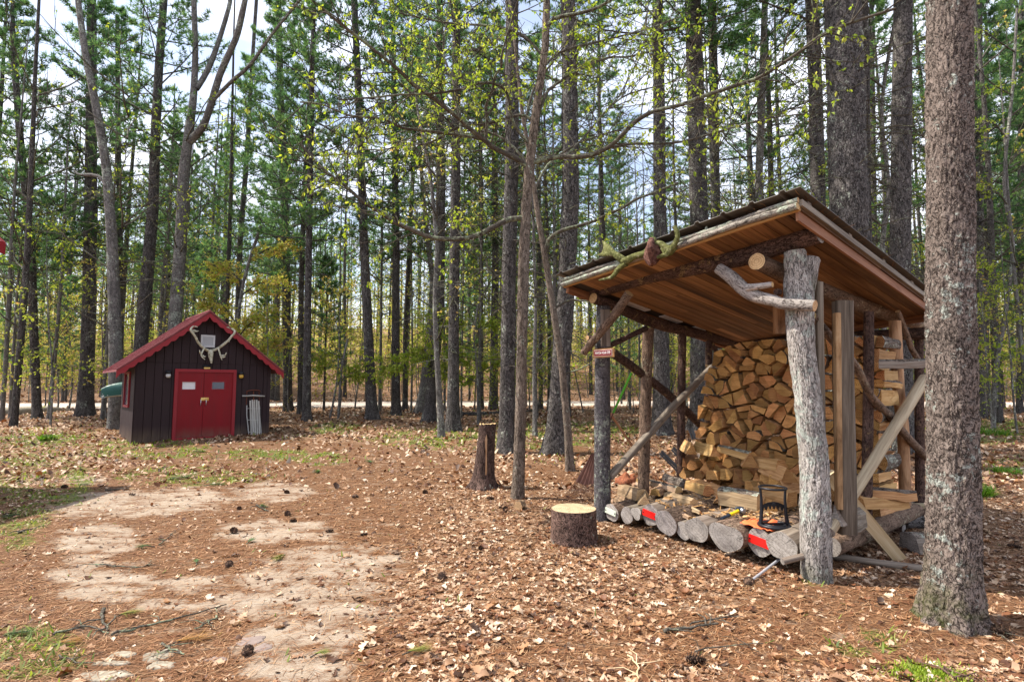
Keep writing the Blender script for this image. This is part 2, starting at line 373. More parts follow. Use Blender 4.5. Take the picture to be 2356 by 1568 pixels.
leafc = g.ramp(g.n('ShaderNodeSeparateColor', Color=lv).outputs[0], [(.0, (.05, .025, .013, 1)), (.4, (.15, .075, .036, 1)), (.75, (.28, .17, .1, 1)), (1, (.42, .3, .21, 1))])
grn = g.ramp(g.noise(tc, 40, 4, .7), [(.35, (.04, .05, .012, 1)), (.6, (.13, .16, .03, 1)), (.75, (.22, .22, .07, 1))])
lf = g.ramp(g.math('ADD', mk.outputs[2], g.math('MULTIPLY', g.math('SUBTRACT', mid, .5), .8)), [(.35, 0.0), (.65, .85)])
c = g.mix(lf, need, leafc)
coarse = g.noise(g.scale(tc, (1.1, 3.2, 1)), 1.5, 5, .62)
sf = g.math('ADD', g.math('MULTIPLY', mk.outputs[0], .50), g.math('MULTIPLY', g.math('SUBTRACT', mid, .5), 1.5))
sf = g.math('ADD', sf, g.math('MULTIPLY', g.math('SUBTRACT', coarse, .5), 1.9))
sf = g.ramp(g.math('SUBTRACT', sf, g.math('MULTIPLY', g.math('SUBTRACT', fb, .55), 1.6)), [(.2, 0.0), (.62, 1.0)])
c = g.mix(sf, c, sandc)
gf = g.ramp(g.math('ADD', g.math('MULTIPLY', mk.outputs[1], .9), g.math('MULTIPLY', g.math('SUBTRACT', g.noise(tc, 18, 4, .7), .5), .9)), [(.42, 0.0), (.68, .8)])
c = g.mix(gf, c, grn)
g.color(c); g.bump(g.math('ADD', g.math('MULTIPLY', fb, .7), g.math('MULTIPLY', grain, .4)), .8, .012)
gme = big_mesh('ground', V, Fq, g.mat, col=Cm)
gme.polygons.foreach_set('use_smooth', np.ones(len(Fq), dtype=bool))
tag(obj_of('ground', gme), kind='structure')
# ---- the dirt road through the trees
rd = NT('road_dirt', .95, .1); tc = rd.n('ShaderNodeTexCoord').outputs['Object']
a_ = rd.noise(tc, 1.2, 5, .6); b_ = rd.noise(rd.scale(tc, (.25, 3, 1)), 2.2, 5, .65)
rd.color(rd.mix(rd.ramp(b_, [(.4, 0.0), (.65, .8)]), rd.ramp(a_, [(.3, (.42, .36, .31, 1)), (.7, (.6, .53, .47, 1))]), (.3, .22, .16, 1)))
m = MB(); prev = None
for i in range(0, 161):
    x = -80 + i; row = []
    for k in range(9):
        e = noise.noise(Vector((x * .5, k * 3.1, 0))) * .35 if k in (0, 8) else 0
        yy = road_y(x) - 2.6 + 5.2 * k / 8 + e
        row.append((x, yy, gz(x, yy) + .03 - .02 * abs(k - 4) / 4))
    if prev:
        m.add(prev + row, [(k, k + 1, k + 10, k + 9) for k in range(8)], 0, .5, smooth=True)
    prev = row
tag(m.build('road', rd.mat), kind='structure')
# ---- leaf litter: lobed, curled oak and maple leaves
LITTER = make_leaf('dry_leaf', [(0, (.035, .017, .01, 1)), (.2, (.1, .04, .019, 1)), (.36, (.2, .08, .034, 1)), (.5, (.27, .16, .095, 1)), (.62, (.35, .18, .085, 1)), (.76, (.46, .31, .2, 1)), (.9, (.57, .42, .29, 1)), (1, (.7, .56, .43, 1))], .15, .6)
def leaf_mesh(P, size, hw, curlmax, tilt=.45):
    """P: n x 3 leaf centres; hw: half widths along the midrib"""
    n = len(P); S = len(hw); t = np.linspace(-.5, .5, S)
    ax = np.concatenate([t, t, t]); ay = np.concatenate([np.zeros(S), hw, -np.array(hw)])
    jit = rng.normal(0, .035, (n, 3 * S, 2))
    x = ax[None] + jit[..., 0]; y = ay[None] + jit[..., 1]
    c1 = rng.uniform(-.2, curlmax, (n, 1)); c2 = rng.uniform(-.5, curlmax, (n, 1)); c3 = rng.normal(0, .5, (n, 1))
    z = c1 * np.abs(y) * 1.1 + c2 * x * x * 1.6 + c3 * x * y + rng.normal(0, .02, (n, 3 * S))
    x, y, z = (q * size[:, None] for q in (x, y, z))
    tx, ty, ya = rng.normal(0, tilt, n), rng.normal(0, tilt, n), rng.uniform(0, 2 * PI, n)
    z2 = z + x * np.tan(np.clip(tx, -1, 1))[:, None] * .7 + y * np.tan(np.clip(ty, -1, 1))[:, None] * .7
    X = x * np.cos(ya)[:, None] - y * np.sin(ya)[:, None]; Y = x * np.sin(ya)[:, None] + y * np.cos(ya)[:, None]
    z2 -= z2.min(1, keepdims=True) * .75
    W = np.stack([X, Y, z2], -1) + P[:, None, :]
    q = []
    for i in range(S - 1):
        q.append((i, i + 1, S + i + 1, S + i)); q.append((i, 2 * S + i, 2 * S + i + 1, i + 1))
    q = np.array(q); Fc = (np.arange(n) * 3 * S)[:, None, None] + q[None]
    rn = np.repeat(np.clip(rng.beta(1.25, 1.15, n), 0, .999), len(q))
    return W.reshape(-1, 3), Fc.reshape(-1, 4), rn
def scatter(n, y0, y1, power, weight, margin=.6):
    out = []
    while len(out) < n:
        t = rng.random(); y = (y0 ** (1 - power) + t * (y1 ** (1 - power) - y0 ** (1 - power))) ** (1 / (1 - power)) if power != 1 else y0 * (y1 / y0) ** t
        x = rng.uniform(-1, 1) * (y * .97 + margin)
        z = gz(x, y); sd, gn, lfv = survey(x, y, z)
        if rng.random() < weight(sd, gn, lfv): out.append((x, y, z))
    return np.array(out)
parts = []
Pn = scatter(24000, 2.4, 10, .45, lambda s, g_, l: l)
OAK = [.02, .2, .09, .32, .13, .3, .1, .2, .01]; MAP = [.03, .3, .2, .42, .24, .3, .02]
rng.shuffle(Pn); q4 = len(Pn) // 5
def lsz(a, b, n): return a + (b - a) * rng.random(n) ** 1.7
parts.append(leaf_mesh(Pn[:q4], lsz(.04, .105, q4), OAK, .6, .16))
parts.append(leaf_mesh(Pn[q4:2 * q4], lsz(.03, .085, q4), MAP, 1.0, .2))
parts.append(leaf_mesh(Pn[2 * q4:3 * q4], lsz(.03, .07, q4), [.02, .14, .2, .21, .17, .08, .01], 1.2, .22))
parts.append(leaf_mesh(Pn[3 * q4:4 * q4], lsz(.035, .09, q4), [.02, .26, .12, .3, .05, .16, .06, .1, .01], .8, .14))
parts.append(leaf_mesh(Pn[4 * q4:], lsz(.02, .06, len(Pn) - 4 * q4), [.2, .33, .1, .28, .05], .9, .2))
Pm = scatter(50000, 8.5, 60, .7, lambda s, g_, l: l * (1 - .35 * g_), 2)
Pm = Pm[np.abs(Pm[:, 1] - (31.5 + 1.2 * np.sin(Pm[:, 0] * .07 + 1))) > 2.2]
parts.append(leaf_mesh(Pm, rng.uniform(.06, .125, len(Pm)) * (1 + np.clip((Pm[:, 1] - 12) / 50, 0, .8)), [.05, .3, .36, .22, .02], .8))
Pf = scatter(15000, 2.4, 14, .6, lambda s, g_, l: .35 + .4 * l - .2 * s)
parts.append(leaf_mesh(Pf, rng.uniform(.014, .04, len(Pf)) * np.clip(Pf[:, 1] / 6, .8, 1.8), [.05, .3, .36, .22, .02], .6))
off = 0; Vs, Fs, Rs = [], [], []
for (v_, f_, r_) in parts: Vs.append(v_); Fs.append(f_ + off); Rs.append(r_); off += len(v_)
tag(obj_of('leaf_litter', big_mesh('leaf_litter', np.concatenate(Vs), np.concatenate(Fs), LITTER, np.concatenate(Rs))), 'brown and pale dry oak and maple leaves strewn over the forest floor', 'leaves', kind='stuff')
# ---- fallen needles
NEEDLE_DRY = make_leaf('dry_needle', [(0, (.07, .03, .015, 1)), (.35, (.19, .08, .034, 1)), (.7, (.32, .155, .07, 1)), (1, (.47, .3, .165, 1))], .1, .6)
def strips(P, ln, w, yaw, pitch, droop=0.0):
    n = len(P); d = np.stack([np.cos(yaw) * np.cos(pitch), np.sin(yaw) * np.cos(pitch), np.sin(pitch)], -1)
    s = np.stack([-np.sin(yaw), np.cos(yaw), np.zeros(n)], -1) * w[:, None] * .5
    bend = rng.normal(0, .12, n)[:, None] * s / w[:, None] * ln[:, None]
    mid_ = P + d * ln[:, None] * .5 + bend; e = P + d * ln[:, None]
    e[:, 2] -= droop * ln
    W = np.stack([P - s, P + s, mid_ + s, mid_ - s, e + s * .5, e - s * .5], 1)
    q = np.array([(0, 1, 2, 3), (3, 2, 4, 5)])
    return W.reshape(-1, 3), ((np.arange(n) * 6)[:, None, None] + q[None]).reshape(-1, 4)
Pn = scatter(60000, 2.4, 11, .9, lambda s, g_, l: (1 - .8 * s) * (1.05 - .6 * l))
Pn[:, 2] += rng.uniform(.002, .012, len(Pn))
v_, f_ = strips(Pn, rng.uniform(.05, .12, len(Pn)), np.maximum(.002, .0009 * Pn[:, 1]), rng.normal(.35, 1.1, len(Pn)), rng.normal(0, .07, len(Pn)))
tag(obj_of('fallen_needles', big_mesh('fallen_needles', v_, f_, NEEDLE_DRY, np.repeat(rng.random(len(Pn)), 2))), 'rust coloured pine needles carpeting the bare ground', 'needles', kind='stuff')
# ---- small green ground cover and grass tufts
COVER = make_leaf('ground_cover_green', [(0, (.06, .1, .015, 1)), (.4, (.14, .2, .03, 1)), (.8, (.25, .3, .05, 1)), (1, (.35, .33, .12, 1))], .4)
Pg = scatter(9000, 3, 30, .6, lambda s, g_, l: g_ * g_ * .9 + .004, 1)
v_, f_ = strips(Pg, rng.uniform(.03, .085, len(Pg)) * np.clip(Pg[:, 1] / 9, .8, 1.8), rng.uniform(.008, .02, len(Pg)) * np.clip(Pg[:, 1] / 9, .7, 1.8), rng.uniform(0, 6.28, len(Pg)), rng.uniform(.15, 1.0, len(Pg)))
tag(obj_of('ground_cover', big_mesh('ground_cover', v_, f_, COVER, np.repeat(rng.random(len(Pg)), 2))), 'low green seedlings and moss growing in patches among the leaves', 'ground cover', kind='stuff')
GRASS = make_leaf('grass_green', [(0, (.05, .13, .015, 1)), (.6, (.12, .25, .03, 1)), (1, (.3, .34, .08, 1))], .4)
def tuft(u, v, wpx, hpx, label, n=420):
    b = ground(u, v); r = pxr(wpx, b); h = pxr(hpx, b) * 2
    P = np.array([(b.x + r * .7 * math.sqrt(R.random()) * math.cos(a), b.y + r * .7 * math.sqrt(R.random()) * math.sin(a), 0) for a in [R.uniform(0, 6.28) for _ in range(n)]])
    P[:, 2] = [gz(x, y) - .01 for x, y, _ in P]
    v_, f_ = strips(P, rng.uniform(.6, 1.25, n) * h, np.full(n, .006 * b.y / 5), rng.uniform(0, 6.28, n), rng.uniform(.5, 1.35, n), .25)
    v_ -= np.array(b); o = obj_of('grass_tuft', big_mesh('grass_tuft', v_, f_, GRASS, np.repeat(rng.random(n), 2))); o.location = b
    tag(o, label, 'grass tuft', 'grass tufts on the forest floor')
tuft(2258, 1140, 62, 36, 'dense bright green grass tuft right of the lichen-covered trunk')
tuft(2318, 1088, 80, 22, 'pale wispy grass tuft farther back by the right edge', 260)
tuft(108, 1012, 46, 18, 'dark green grass tuft on the leaves left of the red-doored shed', 260)
tuft(2290, 1000, 90, 22, 'yellowish grass tuft at the edge of the woods on the right', 260)
# ---- pine cones
CONE = make_paint('pine_cone_brown', (.05, .028, .018, 1), .85, .5); CONE_P = make_paint('pine_cone_scale', (.16, .09, .055, 1), .8, .4)
def cone_mesh(seed):
    m = MB(); rr = random.Random(seed); L = .075; N = 46
    m.tube([(0, 0, 0), (L * .5, 0, 0), (L, 0, 0)], [.008, .012, .004], 6)
    for i in range(N):
        t = (i + .5) / N; a = i * 2.4; rad = .03 * math.sin(PI * min(.97, t * .85 + .16)) ** .8
        bs = Vector((L * t, 0, 0)); d = Vector((.35, math.cos(a), math.sin(a))).normalized(); s = d.cross(Vector((1, 0, 0))).normalized()
        tip = bs + d * rad; w = .008
        m.add([bs - s * w * .4, bs + s * w * .4, tip + s * w, tip + Vector((-.003, 0, 0)), tip - s * w], [(0, 1, 2, 3, 4)], 1 if i % 3 == 0 else 0, rr.random())
    return m
cone_m = [cone_mesh(i).mesh('pine_cone', [CONE, CONE_P]) for i in range(3)]
def cone(u, v, label, sc_=1.0):
    b = ground(u, v); o = obj_of('pine_cone', cone_m[R.randrange(3)]); o.location = b + Vector((0, 0, .018 * sc_)); o.rotation_euler = (R.uniform(0, 6), R.uniform(-.2, .2), R.uniform(0, 6.28)); o.scale = (sc_,) * 3
    tag(o, label, 'pine cone', 'pine cones on the ground')
for a, b in [(1105, 297), (1330, 333), (1335, 358), (1090, 412), (1045, 570), (280, 203), (135, 220), (1310, 225)]:
    cone(a * .5, 1021 + b * .5, 'dark pine cone lying on the open sandy ground', R.uniform(1, 1.4))
for a, b in [(1497, 408), (1692, 420), (2207, 482), (2032, 632), (1620, 250), (1950, 225), (1150, 75), (1555, 8), (2240, 255), (2330, 300), (1120, 985)]:
    cone(a * .5, 1021 + b * .5, 'dark pine cone lying among dry leaves and needles in the clearing', R.uniform(1, 1.5))
for a, b, l in [(1085, 655, 'pine cone at the lower end of the grey metal pole'), (800, 1005, 'large pine cone in dry leaves at the bottom of the picture'), (2300, 890, 'big open pine cone right of the foot of the lichen-covered trunk'), (2280, 475, 'pine cone on leaves behind the lichen-covered trunk')]:
    cone(1178 + a * .5, 1021 + b * .5, l, 1.5)
# ---- green pine sprigs and dead tassels
SPRIG_DRY = make_leaf('dead_sprig_needle', [(0, (.2, .09, .02, 1)), (1, (.5, .28, .08, 1))], .2)
SPRIG_OLIVE = make_leaf('fading_sprig_needle', [(0, (.14, .15, .03, 1)), (1, (.3, .3, .06, 1))], .3)
def sprig(u, v, wpx, mat, label, ang=None):
    b = ground(u, v); L = pxr(wpx, b) * 2; m = MB(); a0 = R.uniform(0, 6.28) if ang is None else ang
    d = Vector((math.cos(a0), math.sin(a0), 0)); st = -d * L * .5
    m.tube([st, st + d * L * .4 + Vector((0, 0, .02)), st + d * L * .6 + Vector((0, 0, .02))], [.005, .004, .003], 5, 1, rnd=.5)
    n = 90
    for i in range(n):
        t = R.uniform(.15, .6); p = st + d * L * t + Vector((0, 0, .018)); a = a0 + R.gauss(0, .5)
        e = p + Vector((math.cos(a), math.sin(a), R.uniform(-.1, .35))) * L * R.uniform(.25, .5)
        s = Vector((-math.sin(a), math.cos(a), 0)) * max(.0016, .0009 * b.y * .5)
        m.add([p - s, p + s, e], [(0, 1, 2)], 0, R.random())
    o = m.build('pine_sprig', [mat, BARK_TWIG], None, b + Vector((0, 0, .004))); tag(o, label, 'pine sprig', 'fallen pine sprigs on the ground')
for a, b, w in [(920, 38, 90), (1460, 130, 110), (840, 160, 180), (390, 190, 90), (1210, 290, 90), (1000, 190, 110), (1700, 85, 60)]:
    sprig(a * .5, 1021 + b * .5, w * .5, NEEDLE, 'fresh green pine sprig fallen on the far part of the clearing')
for a, b, w in [(660, 480, 90), (905, 548, 60), (1280, 530, 130), (1155, 452, 70)]:
    sprig(a * .5, 1021 + b * .5, w * .5, SPRIG_OLIVE if a == 1280 else NEEDLE, 'small green pine sprig fallen in the middle of the clearing')
for a, b, w, mt, l in [(1480, 975, 100, COVER, 'yellow-green pine sprig on sand in the bottom centre'), (1930, 960, 160, SPRIG_OLIVE, 'long olive pine sprig among the dry leaves near the bottom'), (890, 910, 210, SPRIG_DRY, 'orange dead pine tassel beside the flat pale stones'), (600, 790, 130, SPRIG_OLIVE, 'fading pine sprig on the pile of broken twigs'), (100, 880, 200, NEEDLE, 'green pine sprig near the left edge of the foreground'), (330, 920, 140, SPRIG_DRY, 'rusty dead pine tassel left of the flat pale stones')]:
    sprig(a * .5, 1021 + b * .5, w * .5, mt, l, .3)
sprig(20, 1190, 60, NEEDLE, 'dark green pine bough lying at the left edge of the clearing')
# ---- twigs
def twig(pts, w, label, mat=None):
    P = [ground(a, b) + Vector((0, 0, .012)) for a, b in pts]
    m = MB(); P = catmull(P, 4)
    P = [p + Vector((R.uniform(-1, 1), R.uniform(-1, 1), R.uniform(0, .8))) * .012 for p in P]
    r0 = pxr(w, P[0]); m.tube([p - P[0] for p in P], [r0 * (1 - .6 * i / len(P)) for i in range(len(P))], 6, 0, jit=.1)
    for _ in range(3):
        i = R.randrange(1, len(P) - 1); a = R.uniform(0, 6.28); q = P[i] - P[0]
        m.tube([q, q + Vector((math.cos(a) * .08, math.sin(a) * .08, .015)), q + Vector((math.cos(a + .3) * .16, math.sin(a + .3) * .16, .01))], [r0 * .5, r0 * .4, r0 * .2], 5)
    tag(m.build('fallen_twig', mat or BARK_TWIG, None, P[0]), label, 'twig', 'twigs on the ground')
def p6(*l): return [(a * .5, 1021 + b * .5) for a, b in l]
def p7(*l): return [(1178 + a * .5, 1021 + b * .5) for a, b in l]
twig(p6((435, 560), (520, 568), (640, 575), (700, 545)), 4, 'thin dark twig lying across the left sand patch')
twig(p6((505, 888), (700, 840), (860, 800), (1040, 745)), 6, 'long bare twig slanting across the needles in the left foreground')
twig(p6((480, 770), (470, 820), (495, 868)), 8, 'short thick grey twig standing out of the twig pile')
twig(p6((230, 890), (380, 850), (500, 880)), 6, 'dark twig in the lower left twig pile')
twig(p6((1180, 287), (1205, 300), (1250, 315)), 4, 'pale bent twig beside a green sprig in the clearing')
twig(p6((725, 470), (770, 440), (805, 402)), 3, 'thin upright-curving twig on the dark needles')
twig(p6((80, 415), (120, 402), (165, 395)), 5, 'stubby dark twig on the needles at left')
twig(p6((745, 935), (800, 960), (850, 975)), 6, 'bundle of grey twigs lying on the pale flat stone')
twig(p6((480, 218), (540, 212), (595, 210)), 4, 'small dark twig near the far edge of the sand')
twig(p6((1000, 800), (960, 830), (900, 860)), 5, 'forked twig next to the long bare twig')
twig(p6((280, 985), (350, 1012), (440, 1022)), 4, 'curved dark twig left of the flat stones')
twig(p7((815, 842), (930, 812), (1075, 800)), 4, 'slender twig on the needles before the woodshed')
twig(p7((850, 965), (980, 940), (1160, 925)), 4, 'long twig across the leaves in the lower centre')
twig(p7((700, 868), (820, 855), (940, 838)), 9, 'lichen-grey stick half sunk in the leaves')
twig(p7((1990, 1045), (2020, 1075), (2050, 1095)), 9, 'dark stick beside the bright moss patch', BARK_RED)
twig(p7((540, 985), (580, 1040), (575, 1090)), 5, 'pale splinter of wood on leaves at the bottom', WOOD_NEW)
twig(p7((2190, 850), (2230, 880), (2260, 900)), 6, 'bare twig at the foot of the lichen-covered trunk')
twig([(30, 950), (150, 945), (330, 925)], 5, 'long fallen branch on leaves left of the shed')
twig([(1060, 955), (1130, 952), (1240, 945)], 14, 'fallen dead trunk lying along the road edge', BARK_PINE)
twig([(1620, 944), (1700, 950), (1800, 946)], 9, 'fallen branch by the road behind the woodshed', BARK_PINE)
# ---- flat stones
STONE = NT('flat_stone', .85, .2); tc = STONE.n('ShaderNodeTexCoord').outputs['Object']
a_ = STONE.noise(tc, 18, 6, .65); STONE.color(hsv(STONE, STONE.ramp(a_, [(.3, (.15, .125, .09, 1)), (.55, (.28, .245, .19, 1)), (.75, (.38, .34, .27, 1))]), STONE.math('ADD', .8, STONE.math('MULTIPLY', STONE.objrnd(), .4)))); STONE.bump(a_, .4, .01)
STONE_P = make_paint('pinkish_stone', (.21, .16, .14, 1), .9, .3, streak=False)
def stone(u, v, wpx, dpx, label, mat=None, h=.010):
    b = ground(u, v); rx = pxr(wpx, b); ry = rx * (dpx / wpx) * b.y / EYE * .9; m = MB(); n = 22; vs = [(0, 0, h)]
    sd = R.random() * 50
    for k, (f, z) in enumerate([(.6, h * .97), (.9, h * .7), (1.0, h * .1), (.97, -.03)]):
        for i in range(n):
            a = 2 * PI * i / n; w = 1 + .6 * noise.noise(Vector((math.cos(a) * 1.3, math.sin(a) * 1.3, sd)))
            vs.append((math.cos(a) * rx * f * w, math.sin(a) * ry * f * w, z + .008 * noise.noise(Vector((math.cos(a) * 3 * f, math.sin(a) * 3 * f, sd)))))
    fs = [(0, 1 + i, 1 + (i + 1) % n) for i in range(n)]
    for k in range(3):
        for i in range(n): fs.append((1 + k * n + i, 1 + (k + 1) * n + i, 1 + (k + 1) * n + (i + 1) % n, 1 + k * n + (i + 1) % n))
    m.add(vs, fs, 0, .5, smooth=True)
    tag(m.build('flat_stone', mat or STONE, None, b), label, 'stone', 'flat stones set in the ground')
for a, b, w, d, l in [(560, 970, 120, 28, 'small flat stone behind the others in the left foreground'), (500, 1010, 170, 26, 'thin flat stone in the middle of the stone group'), (715, 975, 150, 60, 'broad pale stone with twigs lying on it'), (745, 1016, 140, 38, 'grey flat stone in front of the broad pale one'), (490, 1068, 230, 52, 'largest flat stone, at the bottom edge of the picture')]:
    stone(a * .5, 1021 + b * .5, w * .5, d * .5, l)
for a, b, w, d, l in [(1165, 905, 150, 40, 'pinkish stone surfacing from the sand'), (1215, 935, 80, 36, 'small pink stone right of the larger pink one'), (1000, 990, 110, 26, 'lilac-grey stone half buried in needles')]:
    stone(a * .5, 1021 + b * .5, w * .5, d * .5, l, STONE_P, .007)
stone(58, 950, 52, 12, 'grey boulder lying on leaves beside the road', STONE, .3)
# ---- bright moss patch
b = ground(2135, 1552); MOSS = make_leaf('bright_moss', [(0, (.12, .2, .01, 1)), (1, (.3, .38, .03, 1))], .2); n = 2600
P = np.array([(b.x + rng.normal(0, .09), b.y + rng.normal(0, .05), 0) for _ in range(n)]); P[:, 2] = [gz(x, y) + .002 for x, y, _ in P]
v_, f_ = strips(P, rng.uniform(.012, .03, n), np.full(n, .005), rng.uniform(0, 6.28, n), rng.uniform(.4, 1.4, n))
tag(obj_of('moss_patch', big_mesh('moss_patch', v_, f_, MOSS, np.repeat(rng.random(n), 2))), 'bright yellow-green moss patch at the bottom right', 'moss', kind='stuff')
# ------------------------------------------------------------------ foliage helpers
class Leaves:
    def __init__(s): s.v = []; s.r = []
    def blade(s, p, e, side, r=None):
        s.v += [p - side, p + side, e]; s.r.append(R.random() if r is None else r)
    def leaf(s, p, d, size, r=None):
        d = d.normalized(); a = d.cross(Vector((R.gauss(0, 1), R.gauss(0, 1), R.gauss(0, 1)))).normalized(); nrm = a.cross(d)
        m = p + d * size * .5; w = size * R.uniform(.2, .3); f = nrm * size * R.uniform(.02, .14)
        r = R.random() if r is None else r
        e = p + d * size - nrm * size * R.uniform(0, .2)
        s.v += [p, m + a * w + f, e, p, e, m - a * w + f]; s.r += [r, r]
    def build(s, name, mat, parent=None):
        V_ = np.array([tuple(q) for q in s.v], dtype=np.float32)
        me = big_mesh(name, V_, np.arange(len(V_)).reshape(-1, 3), mat, np.array(s.r))
        return obj_of(name, me, parent) if parent is not False else me
def crown_mesh(L, B, lm, bm):
    V1 = np.array([tuple(q) for q in L.v], dtype=np.float32); n1 = len(V1)
    tri = []
    for f in B.f:
        for k in range(1, len(f) - 1): tri.append((f[0], f[k], f[k + 1]))
    V2 = np.array(B.v, dtype=np.float32).reshape(-1, 3); T2 = np.array(tri, dtype=np.int32).reshape(-1, 3) + n1
    F1 = np.arange(n1).reshape(-1, 3)
    return big_mesh('crown', np.concatenate([V1, V2]), np.concatenate([F1, T2]), [lm, bm], np.concatenate([np.array(L.r), np.full(len(T2), .5)]), None, np.concatenate([V1, np.array(B.bc, dtype=np.float32).reshape(-1, 3)]), np.concatenate([np.zeros(len(F1)), np.ones(len(T2))]))
def rv(): return Vector((R.gauss(0, 1), R.gauss(0, 1), R.gauss(0, 1))).normalized()
def tuft_at(L, p, d, n=8, ln=.16, w=.011):
    r0 = R.random()
    for _ in range(n):
        k = (d * R.uniform(.3, 1.1) + rv() * .8 + Vector((0, 0, .12))).normalized()
        s = k.cross(rv()).normalized() * w
        L.blade(p, p + k * ln * R.uniform(.7, 1.2), s, min(.999, max(0, r0 * .8 + R.random() * .2)))
def pine_crown(Hc, Lmax, nb, sub=10, blades=8, lowbare=.25, w=.011, ln=.16, start_up=.1):
    L = Leaves(); B = MB()
    for i in range(nb):
        t = (i + R.uniform(-.4, .4)) / nb; t = min(max(t, 0), 1)
        z = t * Hc; ln_ = Lmax * ((1 - t) ** .75 + .08) * R.uniform(.55, 1.1) * (1 if t > .12 else .8)
        a = i * 2.399 + R.uniform(-.4, .4); el = start_up + .5 * t + R.uniform(-.15, .15)
        d = Vector((math.cos(a) * math.cos(el), math.sin(a) * math.cos(el), math.sin(el))); p = Vector((0, 0, z)); pts = [p.copy()]
        for k in range(5):
            d = (d + Vector((0, 0, -.07 + .06 * k)) + rv() * .08).normalized(); p = p + d * ln_ / 5; pts.append(p.copy())
        B.tube(pts, [.028 * ln_ / 3 * (1 - .15 * k) + .006 for k in range(6)], 4, 0, cap=False)
        sd = Vector((0, 0, 1)).cross(d).normalized()
        for j in range(sub):
            u = lowbare + (1 - lowbare) * (j + R.random()) / sub; q = u * 5; k = min(int(q), 4); b = pts[k].lerp(pts[k + 1], q - k)
            dd = (d * R.uniform(.4, 1) + sd * R.choice((-1, 1)) * R.uniform(.3, 1.0) + Vector((0, 0, R.uniform(-.1, .35)))).normalized()
            sl = ln_ * .22 * R.uniform(.5, 1.2) * (1.25 - u * .6) + .1; e = b + dd * sl
            B.tube([b, e], [.007, .003], 3, 0, cap=False)
            for f in (.45, .75, 1.0): tuft_at(L, b.lerp(e, f) + rv() * .04, dd, blades, ln, w)
        tuft_at(L, pts[-1], d, blades + 3, ln, w)
    return L, B
def dead_branches(z0, z1, n, lmax, r=.013):
    B = MB()
    for i in range(n):
        z = R.uniform(z0, z1); a = R.uniform(0, 6.28); el = R.uniform(-.25, .3); ln_ = lmax * R.uniform(.25, 1) * lerp(.7, 1, (z - z0) / (z1 - z0))
        d = Vector((math.cos(a) * math.cos(el), math.sin(a) * math.cos(el), math.sin(el))); p = Vector((0, 0, z)); pts = [p.copy()]
        for k in range(4):
            d = (d + Vector((0, 0, -.09)) + rv() * .12).normalized(); p = p + d * ln_ / 4; pts.append(p.copy())
        B.tube(pts, [r, r * .85, r * .7, r * .5, r * .3], 3, 0, cap=False)
        for _ in range(R.randrange(1, 4)):
            k = R.randrange(1, 4); e = (d + rv() * .8).normalized() * ln_ * R.uniform(.15, .35)
            B.tube([pts[k], pts[k] + e * .5 + rv() * .03, pts[k] + e], [r * .5, r * .35, r * .2], 3, 0, cap=False)
    return B
MINR = .0025
def grow(B, L, p, d, ln_, r, depth, leaf=(.045, .075), dens=1.0, up=.03, wander=.16, n=5, cl=(1, 3), start=.35):
    pts = [p.copy()]; ds = [d]
    for k in range(n):
        d = (d + rv() * wander + Vector((0, 0, up))).normalized(); p = p + d * ln_ / n; pts.append(p.copy()); ds.append(d)
    B.tube(pts, [max(MINR, r * (1 - .75 * k / n)) for k in range(n + 1)], 6 if r > .02 else 4 if r > .008 else 3, 0, cap=False)
    if depth > 0:
        m = max(2, int(R.uniform(3, 5.5) * (1 if depth > 1 else 1.15)))
        for j in range(m):
            u = lerp(.2, 1, (j + R.random()) / m); q = u * n; k = min(int(q), n - 1); b = pts[k].lerp(pts[k + 1], q - k)
            side = ds[k].cross(rv()).normalized()
            grow(B, L, b, (ds[k] * R.uniform(.5, 1) + side * R.uniform(.5, 1.0)).normalized(), ln_ * R.uniform(.3, .55), r * .45, depth - 1, leaf, dens, up * .5, wander, max(3, n - 1), cl, start)
    if depth <= 1:
        for k in range(1, n + 1):
            if k / n < start or R.random() > dens * .75: continue
            r0 = R.random()
            for _ in range(R.randint(*cl)):
                dd = (ds[k] * .5 + rv() * .8 + Vector((0, 0, -.75))).normalized()
                L.leaf(pts[k] + rv() * .02, dd, R.uniform(*leaf), min(.999, r0 * .7 + R.random() * .3))
    return pts
